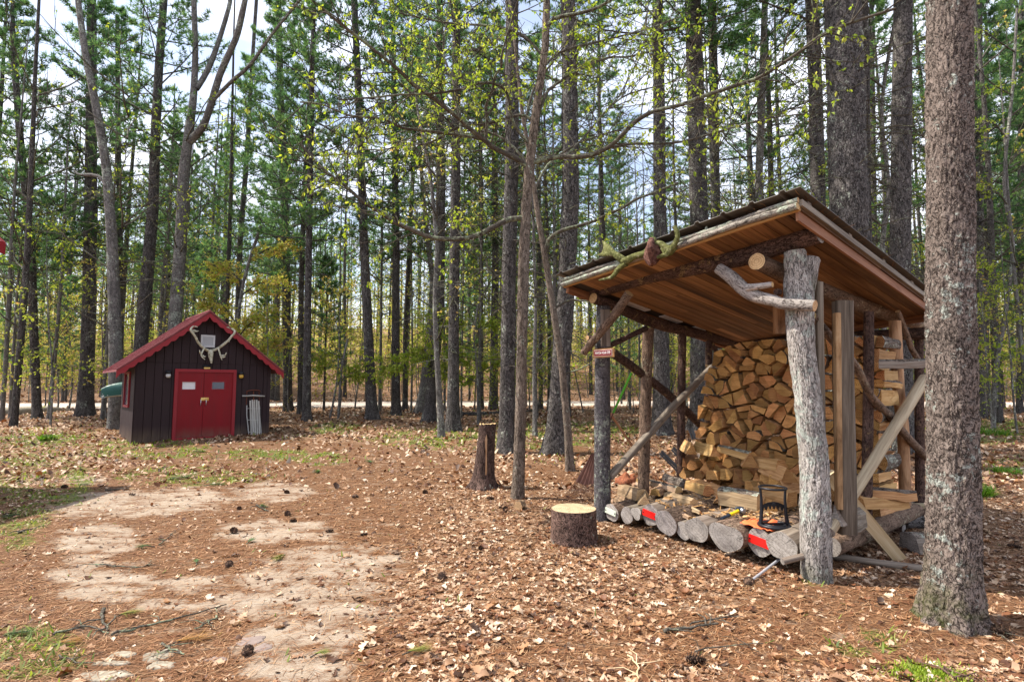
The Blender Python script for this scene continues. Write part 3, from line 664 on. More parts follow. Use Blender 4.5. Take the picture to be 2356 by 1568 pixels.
# ------------------------------------------------------------------ trunks traced along the photographed stems
def trunk_mesh(pts, rad, seg, ring, flare=.5, rough=.06, mat=BARK_PINE, seed=0, plates=0.0, swell=.3):
    P = [Vector(p) for p in pts]; cum = [0]
    for a, b in zip(P, P[1:]): cum.append(cum[-1] + (b - a).length)
    L = cum[-1]; n = max(8, int(L / ring)); m = MB(); vs = []; bc = []; fs = []; Q = []; rr = []; zs = []
    for i in range(n + 1):
        s = L * (i / n) ** 1.25; k = 0
        while k < len(cum) - 2 and cum[k + 1] < s: k += 1
        t = (s - cum[k]) / max(1e-6, cum[k + 1] - cum[k]); Q.append(P[k].lerp(P[k + 1], t)); rr.append(lerp(rad[k], rad[k + 1], t)); zs.append(s)
    Q = [Q[0]] + [(Q[i - 1] + Q[i] * 2 + Q[i + 1]) / 4 for i in range(1, n)] + [Q[n]]
    fr = frames(Q); lob = R.uniform(0, 6.28); nl = R.choice((4, 5, 6))
    for i in range(n + 1):
        _, a, b = fr[i]; fl = flare * math.exp(-zs[i] / swell)
        for k in range(seg):
            th = 2 * PI * k / seg; c, s_ = math.cos(th), math.sin(th)
            r = rr[i] * (1 + fl * (1 + .55 * math.cos(nl * th + lob) + .4 * math.cos(3 * th + 2 * lob)))
            r *= 1 + rough * noise.noise(Vector((c * 1.6 + seed, s_ * 1.6, zs[i] * 1.5)))
            if plates:
                q = Vector((c * rr[i], s_ * rr[i], zs[i] * .55)) * 24 + Vector((seed, 0, 0)); q += noise.noise_vector(q * .8) * .45
                r += plates * (min(.3, abs(noise.noise(q)), .8 * abs(noise.noise(q * 1.6 + Vector((9, 4, 2))))) * 3 - .45) + plates * .45 * noise.noise(q * 3.1)
            vs.append(Q[i] + a * c * r + b * s_ * r); bc.append((c * rr[i], s_ * rr[i], zs[i]))
    for i in range(n):
        for k in range(seg):
            k2 = (k + 1) % seg; fs.append((i * seg + k, i * seg + k2, (i + 1) * seg + k2, (i + 1) * seg + k))
    m.add(vs, fs, 0, .5, bc, True); return m
def traced(trace, Ht, Y=None, b=None):
    if b is None: b = ground(trace[0][0], trace[0][1])
    Y = b.y if Y is None else Y
    pts = [b + Vector((0, 0, -.12))]; rad = [pxr(trace[0][2], b)]
    for (u, v, w) in trace[1:]:
        p = at(u, v, Y); pts.append(p); rad.append(pxr(w, p))
    rad = [r * .93 for r in rad]
    z = pts[-1].z; d = (pts[-1] - pts[-2]).normalized(); d = (d + Vector((0, 0, .6))).normalized()
    if Ht > z + .5:
        for f in (.25, .5, .75, 1.0):
            pts.append(pts[len(trace) - 1] + d * ((Ht - z) / d.z * f)); rad.append(rad[len(trace) - 1] * (1 - .86 * f))
    return b, pts, rad
def at_height(pts, z):
    for a, b in zip(pts, pts[1:]):
        if b.z >= z: t = (z - a.z) / max(1e-6, b.z - a.z); return a.lerp(b, max(0, t))
    return pts[-1]
# ------------------------------------------------------------------ crown kinds (shared by the many trees)
PC = []
for i in range(5):
    L, B = pine_crown(12, R.uniform(2.9, 3.8), 66, 13, 10, .18, .015, .21)
    PC.append(crown_mesh(L, B, NEEDLE, BARK_PINE))
YP = []
for i in range(2):
    L, B = pine_crown(6, 1.9, 54, 10, 10, .15, .012, .16, .2)
    YP.append(crown_mesh(L, B, NEEDLE, BARK_PINE))
DB = [dead_branches(2.0, 10.5, 78, 2.8, .015).mesh('dead_branches', BARK_TWIG) for _ in range(4)]
HC = []; MINR = .0055
for i in range(4):
    L, B = Leaves(), MB()
    for k in range(13):
        z = R.uniform(3.0, 12); a = k * 2.4 + R.uniform(-.5, .5); el = R.uniform(.25, .9)
        grow(B, L, Vector((0, 0, z)), Vector((math.cos(a) * math.cos(el), math.sin(a) * math.cos(el), math.sin(el))), R.uniform(1.8, 3.6), .03, 2, (.07, .12), (1.1, .3, .12, .7)[i], .06, .2, 5, (2, 4))
    HC.append(crown_mesh(L, B, LEAF_SPRING if i < 3 else LEAF_YELLOW, BARK_TWIG))
SP = []; MINR = .004
for i in range(6):
    L, B = Leaves(), MB(); h = R.uniform(4.0, 6.5); p = Vector((0, 0, 0)); d = Vector((R.uniform(-.12, .12), R.uniform(-.12, .12), 1)).normalized(); pts = [p.copy()]
    for k in range(8):
        d = (d + rv() * .07 + Vector((0, 0, .05))).normalized(); p = p + d * h / 8; pts.append(p.copy())
    T = MB(); T.tube(pts, [.035 * (1 - .1 * k) for k in range(9)], 6, 0, cap=False)
    for k in range(17):
        q = R.uniform(1.5, 8); j = min(int(q), 7); b = pts[j].lerp(pts[j + 1], q - j); a = R.uniform(0, 6.28); el = R.uniform(-.05, .5)
        grow(B, L, b, Vector((math.cos(a) * math.cos(el), math.sin(a) * math.cos(el), math.sin(el))), R.uniform(.8, 1.9) * (1.15 - q / 12), .010, 1, (.05, .09), 1.2, .0, .16, 5, (2, 5), .2)
    SP.append((crown_mesh(L, B, LEAF_YELLOW if i % 2 else LEAF_SPRING, BARK_TWIG), T.mesh('trunk', BARK_GREY)))
TP = []; MINR = .0042
for i in range(4):
    lean = Vector((R.uniform(-.02, .02), R.uniform(-.02, .02), 1))
    pts = [lean * z + Vector((.12 * math.sin(z * .3 + i), .1 * math.cos(z * .25 + i), 0)) for z in (-.2, 1, 3, 6, 10, 14, 18, 22)]
    pts = [p - Vector((pts[0].x, pts[0].y, 0)) for p in pts]
    TP.append((trunk_mesh(pts, [.21, .2, .19, .175, .15, .115, .075, .03], 12, .5, .4, .06, seed=i).mesh('trunk', BARK_PINE), pts))
def put(parent, me, name, loc=(0, 0, 0), rz=0.0, s=1.0, axis=None):
    o = obj_of(name, me, parent); o.location = loc
    q = Quaternion((0, 0, 1), rz)
    if axis is not None: q = Vector((0, 0, 1)).rotation_difference(axis) @ q
    o.rotation_mode = 'QUATERNION'; o.rotation_quaternion = q; o.scale = (s,) * 3 if not isinstance(s, tuple) else s
    return o
taken = []
def big_tree(kind, trace, label, Ht=22, hb=9.0, mat=BARK_PINE, crown=True, dead=True, seg=20, ring=.3, flare=.45, extra=(), group='trees of the pine wood', cat='tree', rough=.05, plates=0.0, swell=.3, deadscale=1.0, cs=1.0):
    b, pts, rad = traced(trace, Ht)
    root = thing(kind, label, cat, b, 0, group); taken.append((b.x, b.y, rad[0]))
    lp = [p - b for p in pts]
    m = trunk_mesh(lp, rad, seg, ring, flare, rough, mat, seed=R.random() * 99, plates=plates, swell=swell)
    for (tr, ex) in extra:
        q = [at(u, v, b.y + dy) - b for (u, v, w, dy) in tr]; r = [pxr(w, at(u, v, b.y)) for (u, v, w, dy) in tr]
        if ex:
            d = (q[-1] - q[-2]).normalized(); q += [q[-1] + d * ex * .5, q[-1] + d * ex]; r += [r[-1] * .7, r[-1] * .3]
        q2 = catmull(q, 3); r2 = [r[min(int(i / 3), len(r) - 1)] for i in range(len(q2))]
        m.tube(q2, r2, 10, 0, cap=False, jit=.03)
    m.build('trunk', mat, root)
    z0 = hb; a = at_height(lp, hb); c = at_height(lp, min(hb + 5, Ht - 1)); ax = (c - a).normalized()
    if crown:
        me = (PC if kind == 'pine_tree' else HC)[R.randrange(5 if kind == 'pine_tree' else 4)]
        rz = R.uniform(0, 6.28)
        if kind == 'pine_tree':
            s = (Ht - hb) / 12; s = (cs, cs, s); put(root, me, 'crown', a, rz, s, ax)
        else:
            o = at_height(lp, 3); put(root, me, 'crown', (o.x, o.y, 0), rz, 1.0 * cs, None)
    if dead:
        o = at_height(lp, 5); d2 = (at_height(lp, 8) - at_height(lp, 2)).normalized(); o = at_height(lp, 2) - d2 * 2
        put(root, DB[R.randrange(4)], 'dead_branches', o, R.uniform(0, 6.28), (deadscale, deadscale, 1), d2)
    return root, b, lp
# ---- the stems one can single out, left to right
P_, H_ = 'pine_tree', 'hardwood_tree'
big_tree(P_, [(86, 962, 19), (70, 547, 17), (45, 305, 15), (30, 100, 12)], 'dark leaning pine near the left edge above the road', 20, 6.0)
big_tree(P_, [(195, 957, 38), (200, 850, 31), (205, 700, 28), (207, 547, 27), (210, 330, 24), (211, 35, 20)], 'thick straight pine on the road side left of the canoe', 22, 6.5, flare=.35)
big_tree(H_, [(266, 985, 32), (266, 786, 28), (261, 640, 25), (257, 541, 23), (245, 385, 20), (228, 280, 18), (196, 122, 15), (179, 0, 13)], 'grey hardwood behind the canoe, bending left towards its top', 17, 7, BARK_GREY, seg=24, flare=.25, deadscale=.6,
         extra=[([(250, 432, 9, 0), (225, 405, 8, 0), (185, 402, 5, .1), (170, 392, 2, .1)], 0)])
big_tree(P_, [(279, 950, 13), (276, 545, 12), (272, 330, 11), (270, 35, 9)], 'slender pine standing just behind the bent grey hardwood', 20, 7)
big_tree(P_, [(318, 968, 34), (324, 786, 30), (340, 620, 27), (352, 480, 24), (358, 300, 21), (366, 150, 18), (377, 0, 16)], 'leaning pine rising behind the left roof slope of the red-doored shed', 23, 10.5)
big_tree(H_, [(398, 970, 33), (402, 751, 30), (412, 610, 28), (418, 520, 27), (422, 410, 25), (434, 310, 21), (446, 220, 16), (450, 120, 13), (446, 0, 12)], 'big forked hardwood rising behind the ridge of the red-doored shed', 20, 8, BARK_GREY, seg=24, flare=.2, deadscale=.5,
         extra=[([(430, 330, 18, 0), (452, 310, 17, -.1), (474, 275, 15, -.3), (505, 175, 14, -.5), (529, 120, 13, -.7), (547, 75, 13, -.9), (564, 0, 11, -1.1)], 6), ([(452, 205, 12, 0), (476, 165, 12, .3), (500, 105, 10, .5), (526, 20, 9, .7), (532, -20, 8, .8)], 5), ([(487, 235, 8, -.4), (530, 190, 8, -.7), (575, 150, 7, -1), (625, 80, 6, -1.3), (690, 0, 5, -1.6)], 3)])
big_tree(P_, [(541, 935, 14), (552, 560, 13), (568, 360, 11), (580, 150, 9), (590, 0, 8)], 'thin dark pine behind the right roof slope of the shed', 20, 7)
big_tree(P_, [(663, 946, 22), (659, 700, 20), (655, 471, 19), (647, 280, 17), (640, 0, 14)], 'pine right of the shed, with yellow saplings about its foot', 22, 6.5)
big_tree(P_, [(705, 968, 21), (708, 716, 17), (712, 488, 15), (716, 300, 13), (721, 60, 11)], 'slim pine standing in open leaves a few steps right of the shed', 20, 7)
big_tree(P_, [(857, 964, 30), (851, 850, 24), (843, 680, 22), (837, 550, 21), (829, 315, 18), (815, 0, 15)], 'tall black-barked pine leaning left, with a grey sapling at its foot', 23, 9)
big_tree(P_, [(911, 954, 24), (910, 800, 20), (912, 582, 17), (909, 400, 15), (905, 100, 12)], 'brown pine on the needle mound left of the paired trunks', 21, 7)
big_tree(P_, [(932, 942, 14), (932, 780, 12), (940, 600, 11), (950, 400, 10), (960, 100, 8)], 'thin pine close behind the brown pine on the needle mound', 20, 7.5)
big_tree(H_, [(961, 950, 20), (975, 880, 18), (990, 745, 15), (996, 650, 14), (985, 560, 12), (972, 430, 10), (960, 250, 8)], 'crooked hardwood whose trunk slants right and then back left', 14, 5, BARK_GREY, flare=.6, deadscale=.5)
big_tree(P_, [(985, 970, 32), (994, 880, 26), (1009, 745, 25), (1013, 582, 24), (1014, 400, 22), (1012, 60, 18)], 'pine with a wide root flare, left of the paired trunks', 22, 9.5)
big_tree(H_, [(1017, 1006, 19), (1010, 900, 15), (1004, 800, 13), (1000, 700, 11), (1006, 560, 10), (990, 400, 8), (960, 250, 6)], 'pale lichen-spotted young tree in front of the flared pine', 11, 4, BARK_GREY, flare=.3, deadscale=.35, cs=.8)
big_tree(P_, [(1043, 991, 37), (1043, 900, 29), (1044, 740, 26), (1046, 582, 25), (1049, 386, 23), (1050, 0, 19)], 'straight pine standing free in the middle of the clearing edge', 23, 10)
big_tree(P_, [(1107, 940, 13), (1106, 700, 12), (1107, 500, 11), (1105, 200, 9)], 'thin far pine by the fallen trunk at the road', 20, 7)
big_tree(P_, [(1135, 942, 22), (1137, 800, 19), (1140, 600, 17), (1138, 300, 15)], 'dark pine by the road behind the hollow stump', 21, 8)
big_tree(P_, [(1165, 1040, 47), (1166, 950, 38), (1169, 800, 36), (1172, 582, 35), (1178, 350, 34), (1178, 0, 31)], 'thick dark pine just behind the hollow stump', 24, 13, seg=30, ring=.14, flare=.25, plates=.02, rough=.07)
big_tree(H_, [(1231, 1003, 11), (1229, 850, 10), (1233, 700, 8), (1228, 560, 7)], 'slim grey lichen-covered stem between the two thick pines', 9, 4, BARK_GREY, flare=.3, deadscale=.3, cs=.6)
big_tree(P_, [(1244, 940, 12), (1243, 700, 10), (1240, 400, 9), (1238, 100, 8)], 'thin far pine seen between the two thick pines', 20, 7)
big_tree(H_, [(1312, 1082, 23), (1307, 1000, 19), (1293, 842, 17), (1273, 712, 16), (1253, 582, 15), (1238, 500, 13), (1225, 400, 11), (1200, 250, 9)], 'curving brown hardwood leaning left in front of the thick pine', 11, 4, BARK_MAPLE, False, False, 20, .1, .35)
big_tree(P_, [(1274, 1044, 58), (1280, 980, 48), (1290, 842, 46), (1302, 680, 44), (1313, 456, 42), (1311, 210, 39), (1307, 0, 36)], 'thickest mid-distance pine, behind the curving brown hardwood', 25, 13, seg=32, ring=.13, flare=.3, plates=.02, rough=.07)
big_tree(P_, [(1522, 998, 46), (1522, 850, 39), (1520, 600, 33), (1518, 491, 31), (1516, 200, 28), (1513, 0, 25)], 'pine behind the left side of the woodshed', 24, 12.5, seg=24, ring=.2)
big_tree(P_, [(1612, 990, 52), (1611, 760, 47), (1609, 508, 44), (1600, 200, 41), (1594, 0, 39)], 'left one of the two close-set trunks above the woodshed roof', 24, 13, seg=26, ring=.2, plates=.015)
big_tree(P_, [(1648, 975, 30), (1647, 700, 26), (1646, 490, 23), (1642, 200, 21), (1638, 0, 20)], 'right one of the two close-set trunks above the woodshed roof', 23, 12)
big_tree(H_, [(1735, 985, 24), (1741, 600, 20), (1744, 456, 18), (1752, 250, 17), (1760, 0, 14)], 'pale-patched slim trunk above the middle of the woodshed roof', 19, 9, BARK_GREY, flare=.2, deadscale=.6)
big_tree(P_, [(1893, 1010, 42), (1888, 600, 35), (1883, 484, 33), (1876, 200, 31), (1868, 0, 30)], 'trunk behind the peak of the woodshed roof', 24, 12, seg=24, ring=.2)
big_tree(P_, [(1965, 1075, 110), (1958, 700, 90), (1953, 491, 86), (1945, 200, 82), (1938, 0, 78)], 'massive dark pine directly behind the woodshed roof', 26, 14, seg=44, ring=.1, flare=.25, plates=.022, rough=.08)
big_tree(P_, [(1995, 1030, 34), (1992, 600, 27), (1990, 400, 25), (1988, 100, 23)], 'trunk half hidden behind the massive dark pine', 23, 12)
big_tree(P_, [(2015, 960, 15), (2012, 600, 13), (2008, 300, 12), (2005, 0, 10)], 'thin trunk in the gap right of the massive dark pine', 20, 7.5)
big_tree(P_, [(2072, 1040, 56), (2071, 700, 46), (2072, 491, 44), (2075, 200, 42), (2078, 0, 40)], 'thick trunk just left of the lichen-covered foreground trunk', 24, 12.5, seg=28, ring=.16, plates=.018)
big_tree(P_, [(2252, 962, 26), (2250, 800, 22), (2251, 600, 21), (2252, 300, 19), (2250, 0, 16)], 'dark pine half hidden right behind the lichen-covered foreground trunk', 22, 7.5)
big_tree(P_, [(2268, 955, 12), (2268, 700, 12), (2268, 456, 11), (2270, 100, 9)], 'thin pine right of the lichen-covered foreground trunk', 19, 6)
big_tree(P_, [(2345, 950, 14), (2347, 600, 13), (2349, 300, 11), (2350, 0, 9)], 'pine trunk at the right edge of the picture', 19, 6)
big_tree(P_, [(2192, 1432, 120), (2194, 1360, 114), (2193, 1250, 108), (2191, 1000, 104), (2187, 700, 98), (2185, 400, 95), (2184, 0, 91)], 'rough-barked pine with pale lichen, in the right foreground', 23, 13.5, BARK_NEAR, seg=170, ring=.03, flare=.5, plates=.013, rough=.06, swell=.2, dead=False)
# ---- the spreading hardwood in the middle, limb by limb
MY = ground(1190, 1146).y
root = thing('hardwood_tree', 'brown-barked hardwood with spreading leafy limbs in the centre of the clearing', 'tree', ground(1190, 1146), 0, 'trees of the pine wood'); mb = root.location.copy(); taken.append((mb.x, mb.y, .15))
mtr = [(1190, 1146, 35), (1194, 1070, 30), (1198, 950, 27), (1201, 777, 26), (1205, 582, 27), (1211, 470, 24), (1218, 385, 24), (1230, 280, 20), (1243, 190, 19), (1255, 105, 19), (1258, 0, 17)]
_, mpts, mrad = traced(mtr, 9.5, b=mb)
trunk_mesh([p - mb for p in mpts], mrad, 40, .05, .3, .1, seed=3, plates=.008, swell=.15).build('trunk', BARK_MAPLE, root)
LIMBS = [
    ([(1218, 388), (1188, 365), (1136, 340), (1115, 322), (1083, 298), (1058, 273), (1030, 252), (995, 224), (953, 196), (932, 175), (901, 147), (862, 116), (831, 91), (785, 56), (740, 20)], 11, -1.6),
    ([(1115, 320), (1065, 312), (1013, 305), (960, 298), (925, 294), (890, 277), (855, 270), (800, 265), (740, 240), (690, 235)], 7, -.4),
    ([(1118, 315), (1121, 280), (1118, 245), (1132, 210), (1139, 175), (1153, 154), (1156, 119), (1181, 35), (1195, -10)], 7, -.9),
    ([(1062, 312), (1058, 266), (1046, 210), (1044, 193), (1027, 147), (1020, 123), (1023, 80), (1030, 35), (1037, -10)], 7, .9),
    ([(1225, 375), (1283, 361), (1332, 361), (1367, 354), (1402, 337), (1430, 312), (1462, 280), (1497, 259), (1532, 249), (1570, 240), (1631, 217), (1718, 189), (1753, 175), (1799, 147), (1844, 116), (1886, 84), (1957, 53), (2060, 20)], 10, -2.2),
    ([(1402, 340), (1451, 331), (1504, 330), (1570, 326), (1659, 301), (1718, 284), (1781, 270), (1850, 262)], 6, .4),
    ([(1226, 315), (1251, 228), (1276, 196), (1346, 154), (1399, 133), (1451, 130), (1520, 110)], 7, 1.0),
    ([(1256, 70), (1269, 49), (1293, 38), (1332, 31), (1367, 21), (1402, 3), (1440, -20)], 9, -.5),
    ([(1209, 501), (1171, 505), (1136, 522), (1100, 540), (1065, 549), (995, 547), (943, 526), (908, 512), (873, 487), (838, 466), (803, 435), (785, 421), (740, 385), (690, 330)], 11, -1.0),
    ([(1232, 280), (1195, 265), (1120, 285), (1060, 290), (985, 330), (930, 330), (880, 345), (800, 340)], 6, 1.2),
    ([(1216, 330), (1180, 280), (1165, 210), (1120, 190), (1060, 205), (1000, 215), (920, 218), (850, 225), (780, 230)], 6, -1.3),
    ([(1250, 130), (1200, 80), (1130, 60), (1050, 55), (960, 40), (880, 20)], 6, .6),
    ([(1245, 160), (1290, 120), (1380, 95), (1480, 70), (1560, 40)], 6, 1.4),
    ([(1300, 361), (1340, 320), (1400, 250), (1450, 215), (1540, 190), (1600, 150)], 5, .9),
]
CR, BR = Leaves(), MB()
for pix, w, dy in LIMBS:
    n = len(pix); pts = [at(u, v, MY + dy * (i / (n - 1)) ** 1.2) - mb for i, (u, v) in enumerate(pix)]
    pts = catmull(pts, 3); N = len(pts); r0 = pxr(w, pts[0] + mb)
    m = MB(); m.tube(pts, [max(.008, r0 * 1.2 * (1 - .62 * i / N)) for i in range(N)], 8, 0, cap=False, jit=.06); m.build('limb', BARK_TWIG, root)
    tot = sum((b - a).length for a, b in zip(pts, pts[1:])); k = int(tot * 7.5)
    for j in range(k):
        u = lerp(.12, 1, (j + R.random()) / k); i = min(int(u * (N - 1)), N - 2); d = (pts[i + 1] - pts[i]).normalized()
        s = d.cross(rv()).normalized(); s = (s + Vector((0, 0, .25))).normalized()
        grow(BR, CR, pts[i].copy(), (d * R.uniform(.3, .9) + s * .8).normalized(), R.uniform(.4, 1.15), .009, 1, (.04, .08), .55, .01, .17, 4, (2, 5), .3)
obj_of('crown', crown_mesh(CR, BR, LEAF_SPRING, BARK_TWIG), root)
# ---- limbs of the curving hardwood, right and left of its stem
root2 = [o for o in bpy.data.objects if o.get('label', '').startswith('curving brown hardwood')][0]; cb = root2.location.copy()
CR, BR = Leaves(), MB()
for pix, w, dy in [([(1254, 590), (1262, 552), (1293, 530), (1332, 519), (1367, 508), (1402, 491), (1434, 477), (1462, 459), (1500, 445), (1560, 420)], 8, -.8), ([(1275, 710), (1310, 690), (1340, 692), (1372, 690)], 5, -.3), ([(1295, 860), (1330, 850), (1360, 835)], 4, -.3), ([(1230, 440), (1260, 380), (1330, 330), (1420, 300)], 6, .8), ([(1218, 380), (1160, 320), (1100, 300), (1020, 310)], 6, .6), ([(1205, 300), (1230, 200), (1290, 120), (1330, 40)], 6, 1.0)]:
    n = len(pix); pts = catmull([at(u, v, cb.y + dy * i / (n - 1)) - cb for i, (u, v) in enumerate(pix)], 3); N = len(pts); r0 = pxr(w, pts[0] + cb)
    m = MB(); m.tube(pts, [max(.007, r0 * 1.2 * (1 - .6 * i / N)) for i in range(N)], 7, 0, cap=False, jit=.06); m.build('limb', BARK_TWIG, root2)
    k = int(sum((b - a).length for a, b in zip(pts, pts[1:])) * 4)
    for j in range(k):
        i = min(int(lerp(.2, 1, R.random()) * (N - 1)), N - 2); d = (pts[i + 1] - pts[i]).normalized(); s = d.cross(rv()).normalized()
        grow(BR, CR, pts[i].copy(), (d * .6 + s * .8).normalized(), R.uniform(.3, .9), .007, 1, (.04, .08), .6, .01, .17, 4, (2, 5), .3)
obj_of('crown', crown_mesh(CR, BR, LEAF_SPRING, BARK_TWIG), root2)
# ---- leafy young trees reaching into the picture
def sapling_traced(trace, limbs, label, mat=BARK_GREY, leafmat=LEAF_SPRING, dens=.9, leaf=(.045, .075), per=5, Y=None, b=None):
    b = ground(trace[0][0], trace[0][1]) if b is None else b
    rt = thing('young_tree', label, 'tree', b, 0, 'leafy young trees')
    pts = [b - b + Vector((0, 0, -.05))] + [at(u, v, b.y) - b for u, v, w in trace[1:]]; rad = [pxr(w, b) for _, _, w in trace]
    pp = catmull(pts, 3); m = MB(); m.tube(pp, [rad[min(i // 3, len(rad) - 1)] for i in range(len(pp))], 9, 0, cap=False, jit=.05); m.build('trunk', mat, rt)
    L, B = Leaves(), MB(); taken.append((b.x, b.y, .06))
    for pix, w, dy in limbs:
        n = len(pix); q = catmull([at(u, v, b.y + dy * i / (n - 1)) - b for i, (u, v) in enumerate(pix)], 3); N = len(q)
        B.tube(q, [max(.003, pxr(w, b) * (1 - .75 * i / N)) for i in range(N)], 5, 0, cap=False)
        k = max(3, int(sum((y - x).length for x, y in zip(q, q[1:])) * per))
        for j in range(k):
            i = min(int(lerp(.15, 1, R.random()) * (N - 1)), N - 2); d = (q[i + 1] - q[i]).normalized(); s = d.cross(rv()).normalized()
            grow(B, L, q[i].copy(), (d * .7 + s * .7).normalized(), R.uniform(.25, .7), .005, 1, leaf, dens, 0, .15, 4, (1, 4), .25)
    obj_of('crown', crown_mesh(L, B, leafmat, BARK_TWIG), rt)
sapling_traced([(2040, 1010, 14), (2035, 800, 12), (2030, 560, 11), (2045, 430, 9), (2028, 250, 8), (2060, 40, 6)],
    [([(2030, 420), (1990, 400), (1940, 420), (1895, 380)], 5, -.4), ([(2030, 520), (1985, 490), (1930, 500), (1890, 470)], 5, -.5), ([(2040, 460), (2075, 430), (2110, 380), (2118, 340)], 5, -.6), ([(2030, 330), (2060, 300), (2100, 290), (2125, 250)], 5, -.2), ([(2030, 560), (2070, 540), (2105, 560), (2120, 590)], 5, -.7), ([(2028, 280), (1990, 260), (1930, 280), (1880, 260)], 5, .3), ([(2030, 200), (1980, 170), (1900, 190), (1830, 150)], 5, -.4), ([(2050, 120), (2090, 90), (2120, 40)], 4, -.3), ([(2035, 640), (2070, 600), (2100, 610)], 4, -.4)],
    'bright-leaved young tree behind the right end of the woodshed', leaf=(.06, .1), per=4)
sapling_traced([(2285, 985, 10), (2290, 860, 9), (2318, 690, 8), (2330, 560, 8), (2310, 420, 7), (2330, 200, 6), (2340, 20, 5)],
    [([(2318, 690), (2290, 640), (2255, 610)], 4, -.3), ([(2325, 480), (2290, 440), (2250, 440)], 4, -.4), ([(2320, 380), (2350, 350), (2380, 360)], 4, -.3), ([(2318, 320), (2280, 280), (2245, 300)], 4, -.4), ([(2330, 220), (2280, 190), (2245, 150)], 4, -.2), ([(2335, 120), (2290, 90), (2250, 60)], 4, -.3), ([(2330, 560), (2350, 520), (2380, 500)], 4, .2), ([(2310, 760), (2340, 720), (2370, 690)], 4, .2)],
    'crooked leafy young tree right of the lichen-covered trunk', leaf=(.06, .09))
sapling_traced([(1100, 975, 6), (1098, 850, 5), (1090, 780, 5), (1100, 700, 4)],
    [([(1095, 800), (1040, 790), (980, 800), (930, 830), (880, 845)], 3, .4), ([(1096, 830), (1060, 820), (1010, 830)], 3, -.3), ([(1098, 860), (1150, 830), (1190, 810)], 3, .3), ([(1095, 760), (1130, 740), (1180, 745)], 3, .4), ([(1092, 750), (1030, 730), (990, 735)], 3, -.4), ([(1098, 880), (1060, 860), (1020, 850)], 3, .3)],
    'low yellow-green sapling in front of the paired pines', leaf=(.08, .13), per=15, dens=1.4)
sapling_traced([(778, 965, 6), (786, 850, 5), (800, 780, 5)], [([(790, 870), (830, 860), (860, 870)], 3, .3), ([(788, 820), (750, 810), (730, 830)], 3, .3), ([(785, 880), (800, 860), (840, 850)], 3, -.3)], 'small pale-leaved sapling left of the tall black-barked pine', leaf=(.08, .12), per=12, dens=1.3)
sapling_traced([(520, 960, 9), (540, 800, 8), (560, 650, 7), (600, 520, 6)],
    [([(545, 780), (580, 740), (640, 720)], 4, -.6), ([(540, 740), (510, 700), (470, 690)], 4, -.5), ([(555, 680), (600, 650), (650, 660)], 4, .5), ([(560, 650), (520, 620), (480, 630)], 4, .5), ([(575, 600), (620, 570), (670, 560)], 4, .4), ([(530, 840), (580, 800), (630, 800), (660, 780)], 4, -.4)],
    'ochre-leaved young tree behind the right roof slope of the shed', leafmat=LEAF_YELLOW, leaf=(.08, .13), per=16, dens=1.3)
# ------------------------------------------------------------------ the wood around them
def clear(x, y, d):
    return all((x - a) ** 2 + (y - b) ** 2 > (d + r) ** 2 for a, b, r in taken)
def region(y): 
    return abs(y) 
FAR_GROUP = 'trees further into the wood'
proto_pine = None; cnt = 0
pl = ['straight pine trunk among many deep in the wood, bare below and green above']
hl = ['bare-stemmed hardwood among the pines deep in the wood, in young leaf']
tries = 0
while cnt < 92 and tries < 9000:
    tries += 1
    y = math.sqrt(R.uniform(18 ** 2, 50 ** 2)); x = R.uniform(-1, 1) * (y * .98 + 2)
    if abs(y - road_y(x)) < 3.2 or not clear(x, y, 1.25): continue
    if y < 20 and -14 < x < -4: continue
    z = gz(x, y); taken.append((x, y, .2))
    left = x < -.2 * y; pine = R.random() < (.66 if left else .45)
    rt = thing('pine_tree' if pine else 'hardwood_tree', (pl if pine else hl)[0], 'tree', (x, y, z), R.uniform(0, 6.28), FAR_GROUP + (' (pines)' if pine else ' (hardwoods)'))
    i = R.randrange(4); s = R.uniform(.5, 1.15) if pine else R.uniform(.35, .7)
    put(rt, TP[i][0], 'trunk', (0, 0, 0), 0, (s, s, R.uniform(.85, 1.1)))
    if pine:
        hb = R.uniform(5.5, 9.5) if left else R.uniform(8.5, 13); q = at_height(TP[i][1], hb); me = PC[R.randrange(5)]; rz = R.uniform(0, 6.28); k = R.uniform(.6, .9)
        put(rt, me, 'crown', q, rz, (k, k, (21 - hb) / 12))
        put(rt, DB[R.randrange(4)], 'dead_branches', (0, 0, 0), R.uniform(0, 6.28), (.8, .8, .95))
    else:
        me = HC[R.randrange(4)]; rz = R.uniform(0, 6.28); k = R.uniform(.8, 1.2)
        put(rt, me, 'crown', (0, 0, 0), rz, k)
    cnt += 1
cnt = 0
while cnt < 34:
    y = math.sqrt(R.uniform(15 ** 2, 30 ** 2)); x = R.uniform(-1, 1) * y * .95
    if abs(y - road_y(x)) < 3 or not clear(x, y, .8) or (y < 20 and (-14 < x < -4)) or (y < 18 and x < 6): continue
    taken.append((x, y, .1)); i = R.randrange(4); s = R.uniform(.22, .4); rt = thing('hardwood_tree', 'thin grey bare-twigged hardwood pole between the bigger trunks', 'tree', (x, y, gz(x, y)), R.uniform(0, 6.28), 'thin hardwood poles')
    o = put(rt, TP[i][0], 'trunk', (0, 0, 0), 0, (s, s, R.uniform(.55, .75))); o.material_slots[0].link = 'OBJECT'; o.material_slots[0].material = BARK_GREY
    put(rt, HC[R.choice((1, 2, 2, 0))], 'crown', (0, 0, 0), R.uniform(0, 6.28), R.uniform(.7, 1.0)); cnt += 1
cnt = 0
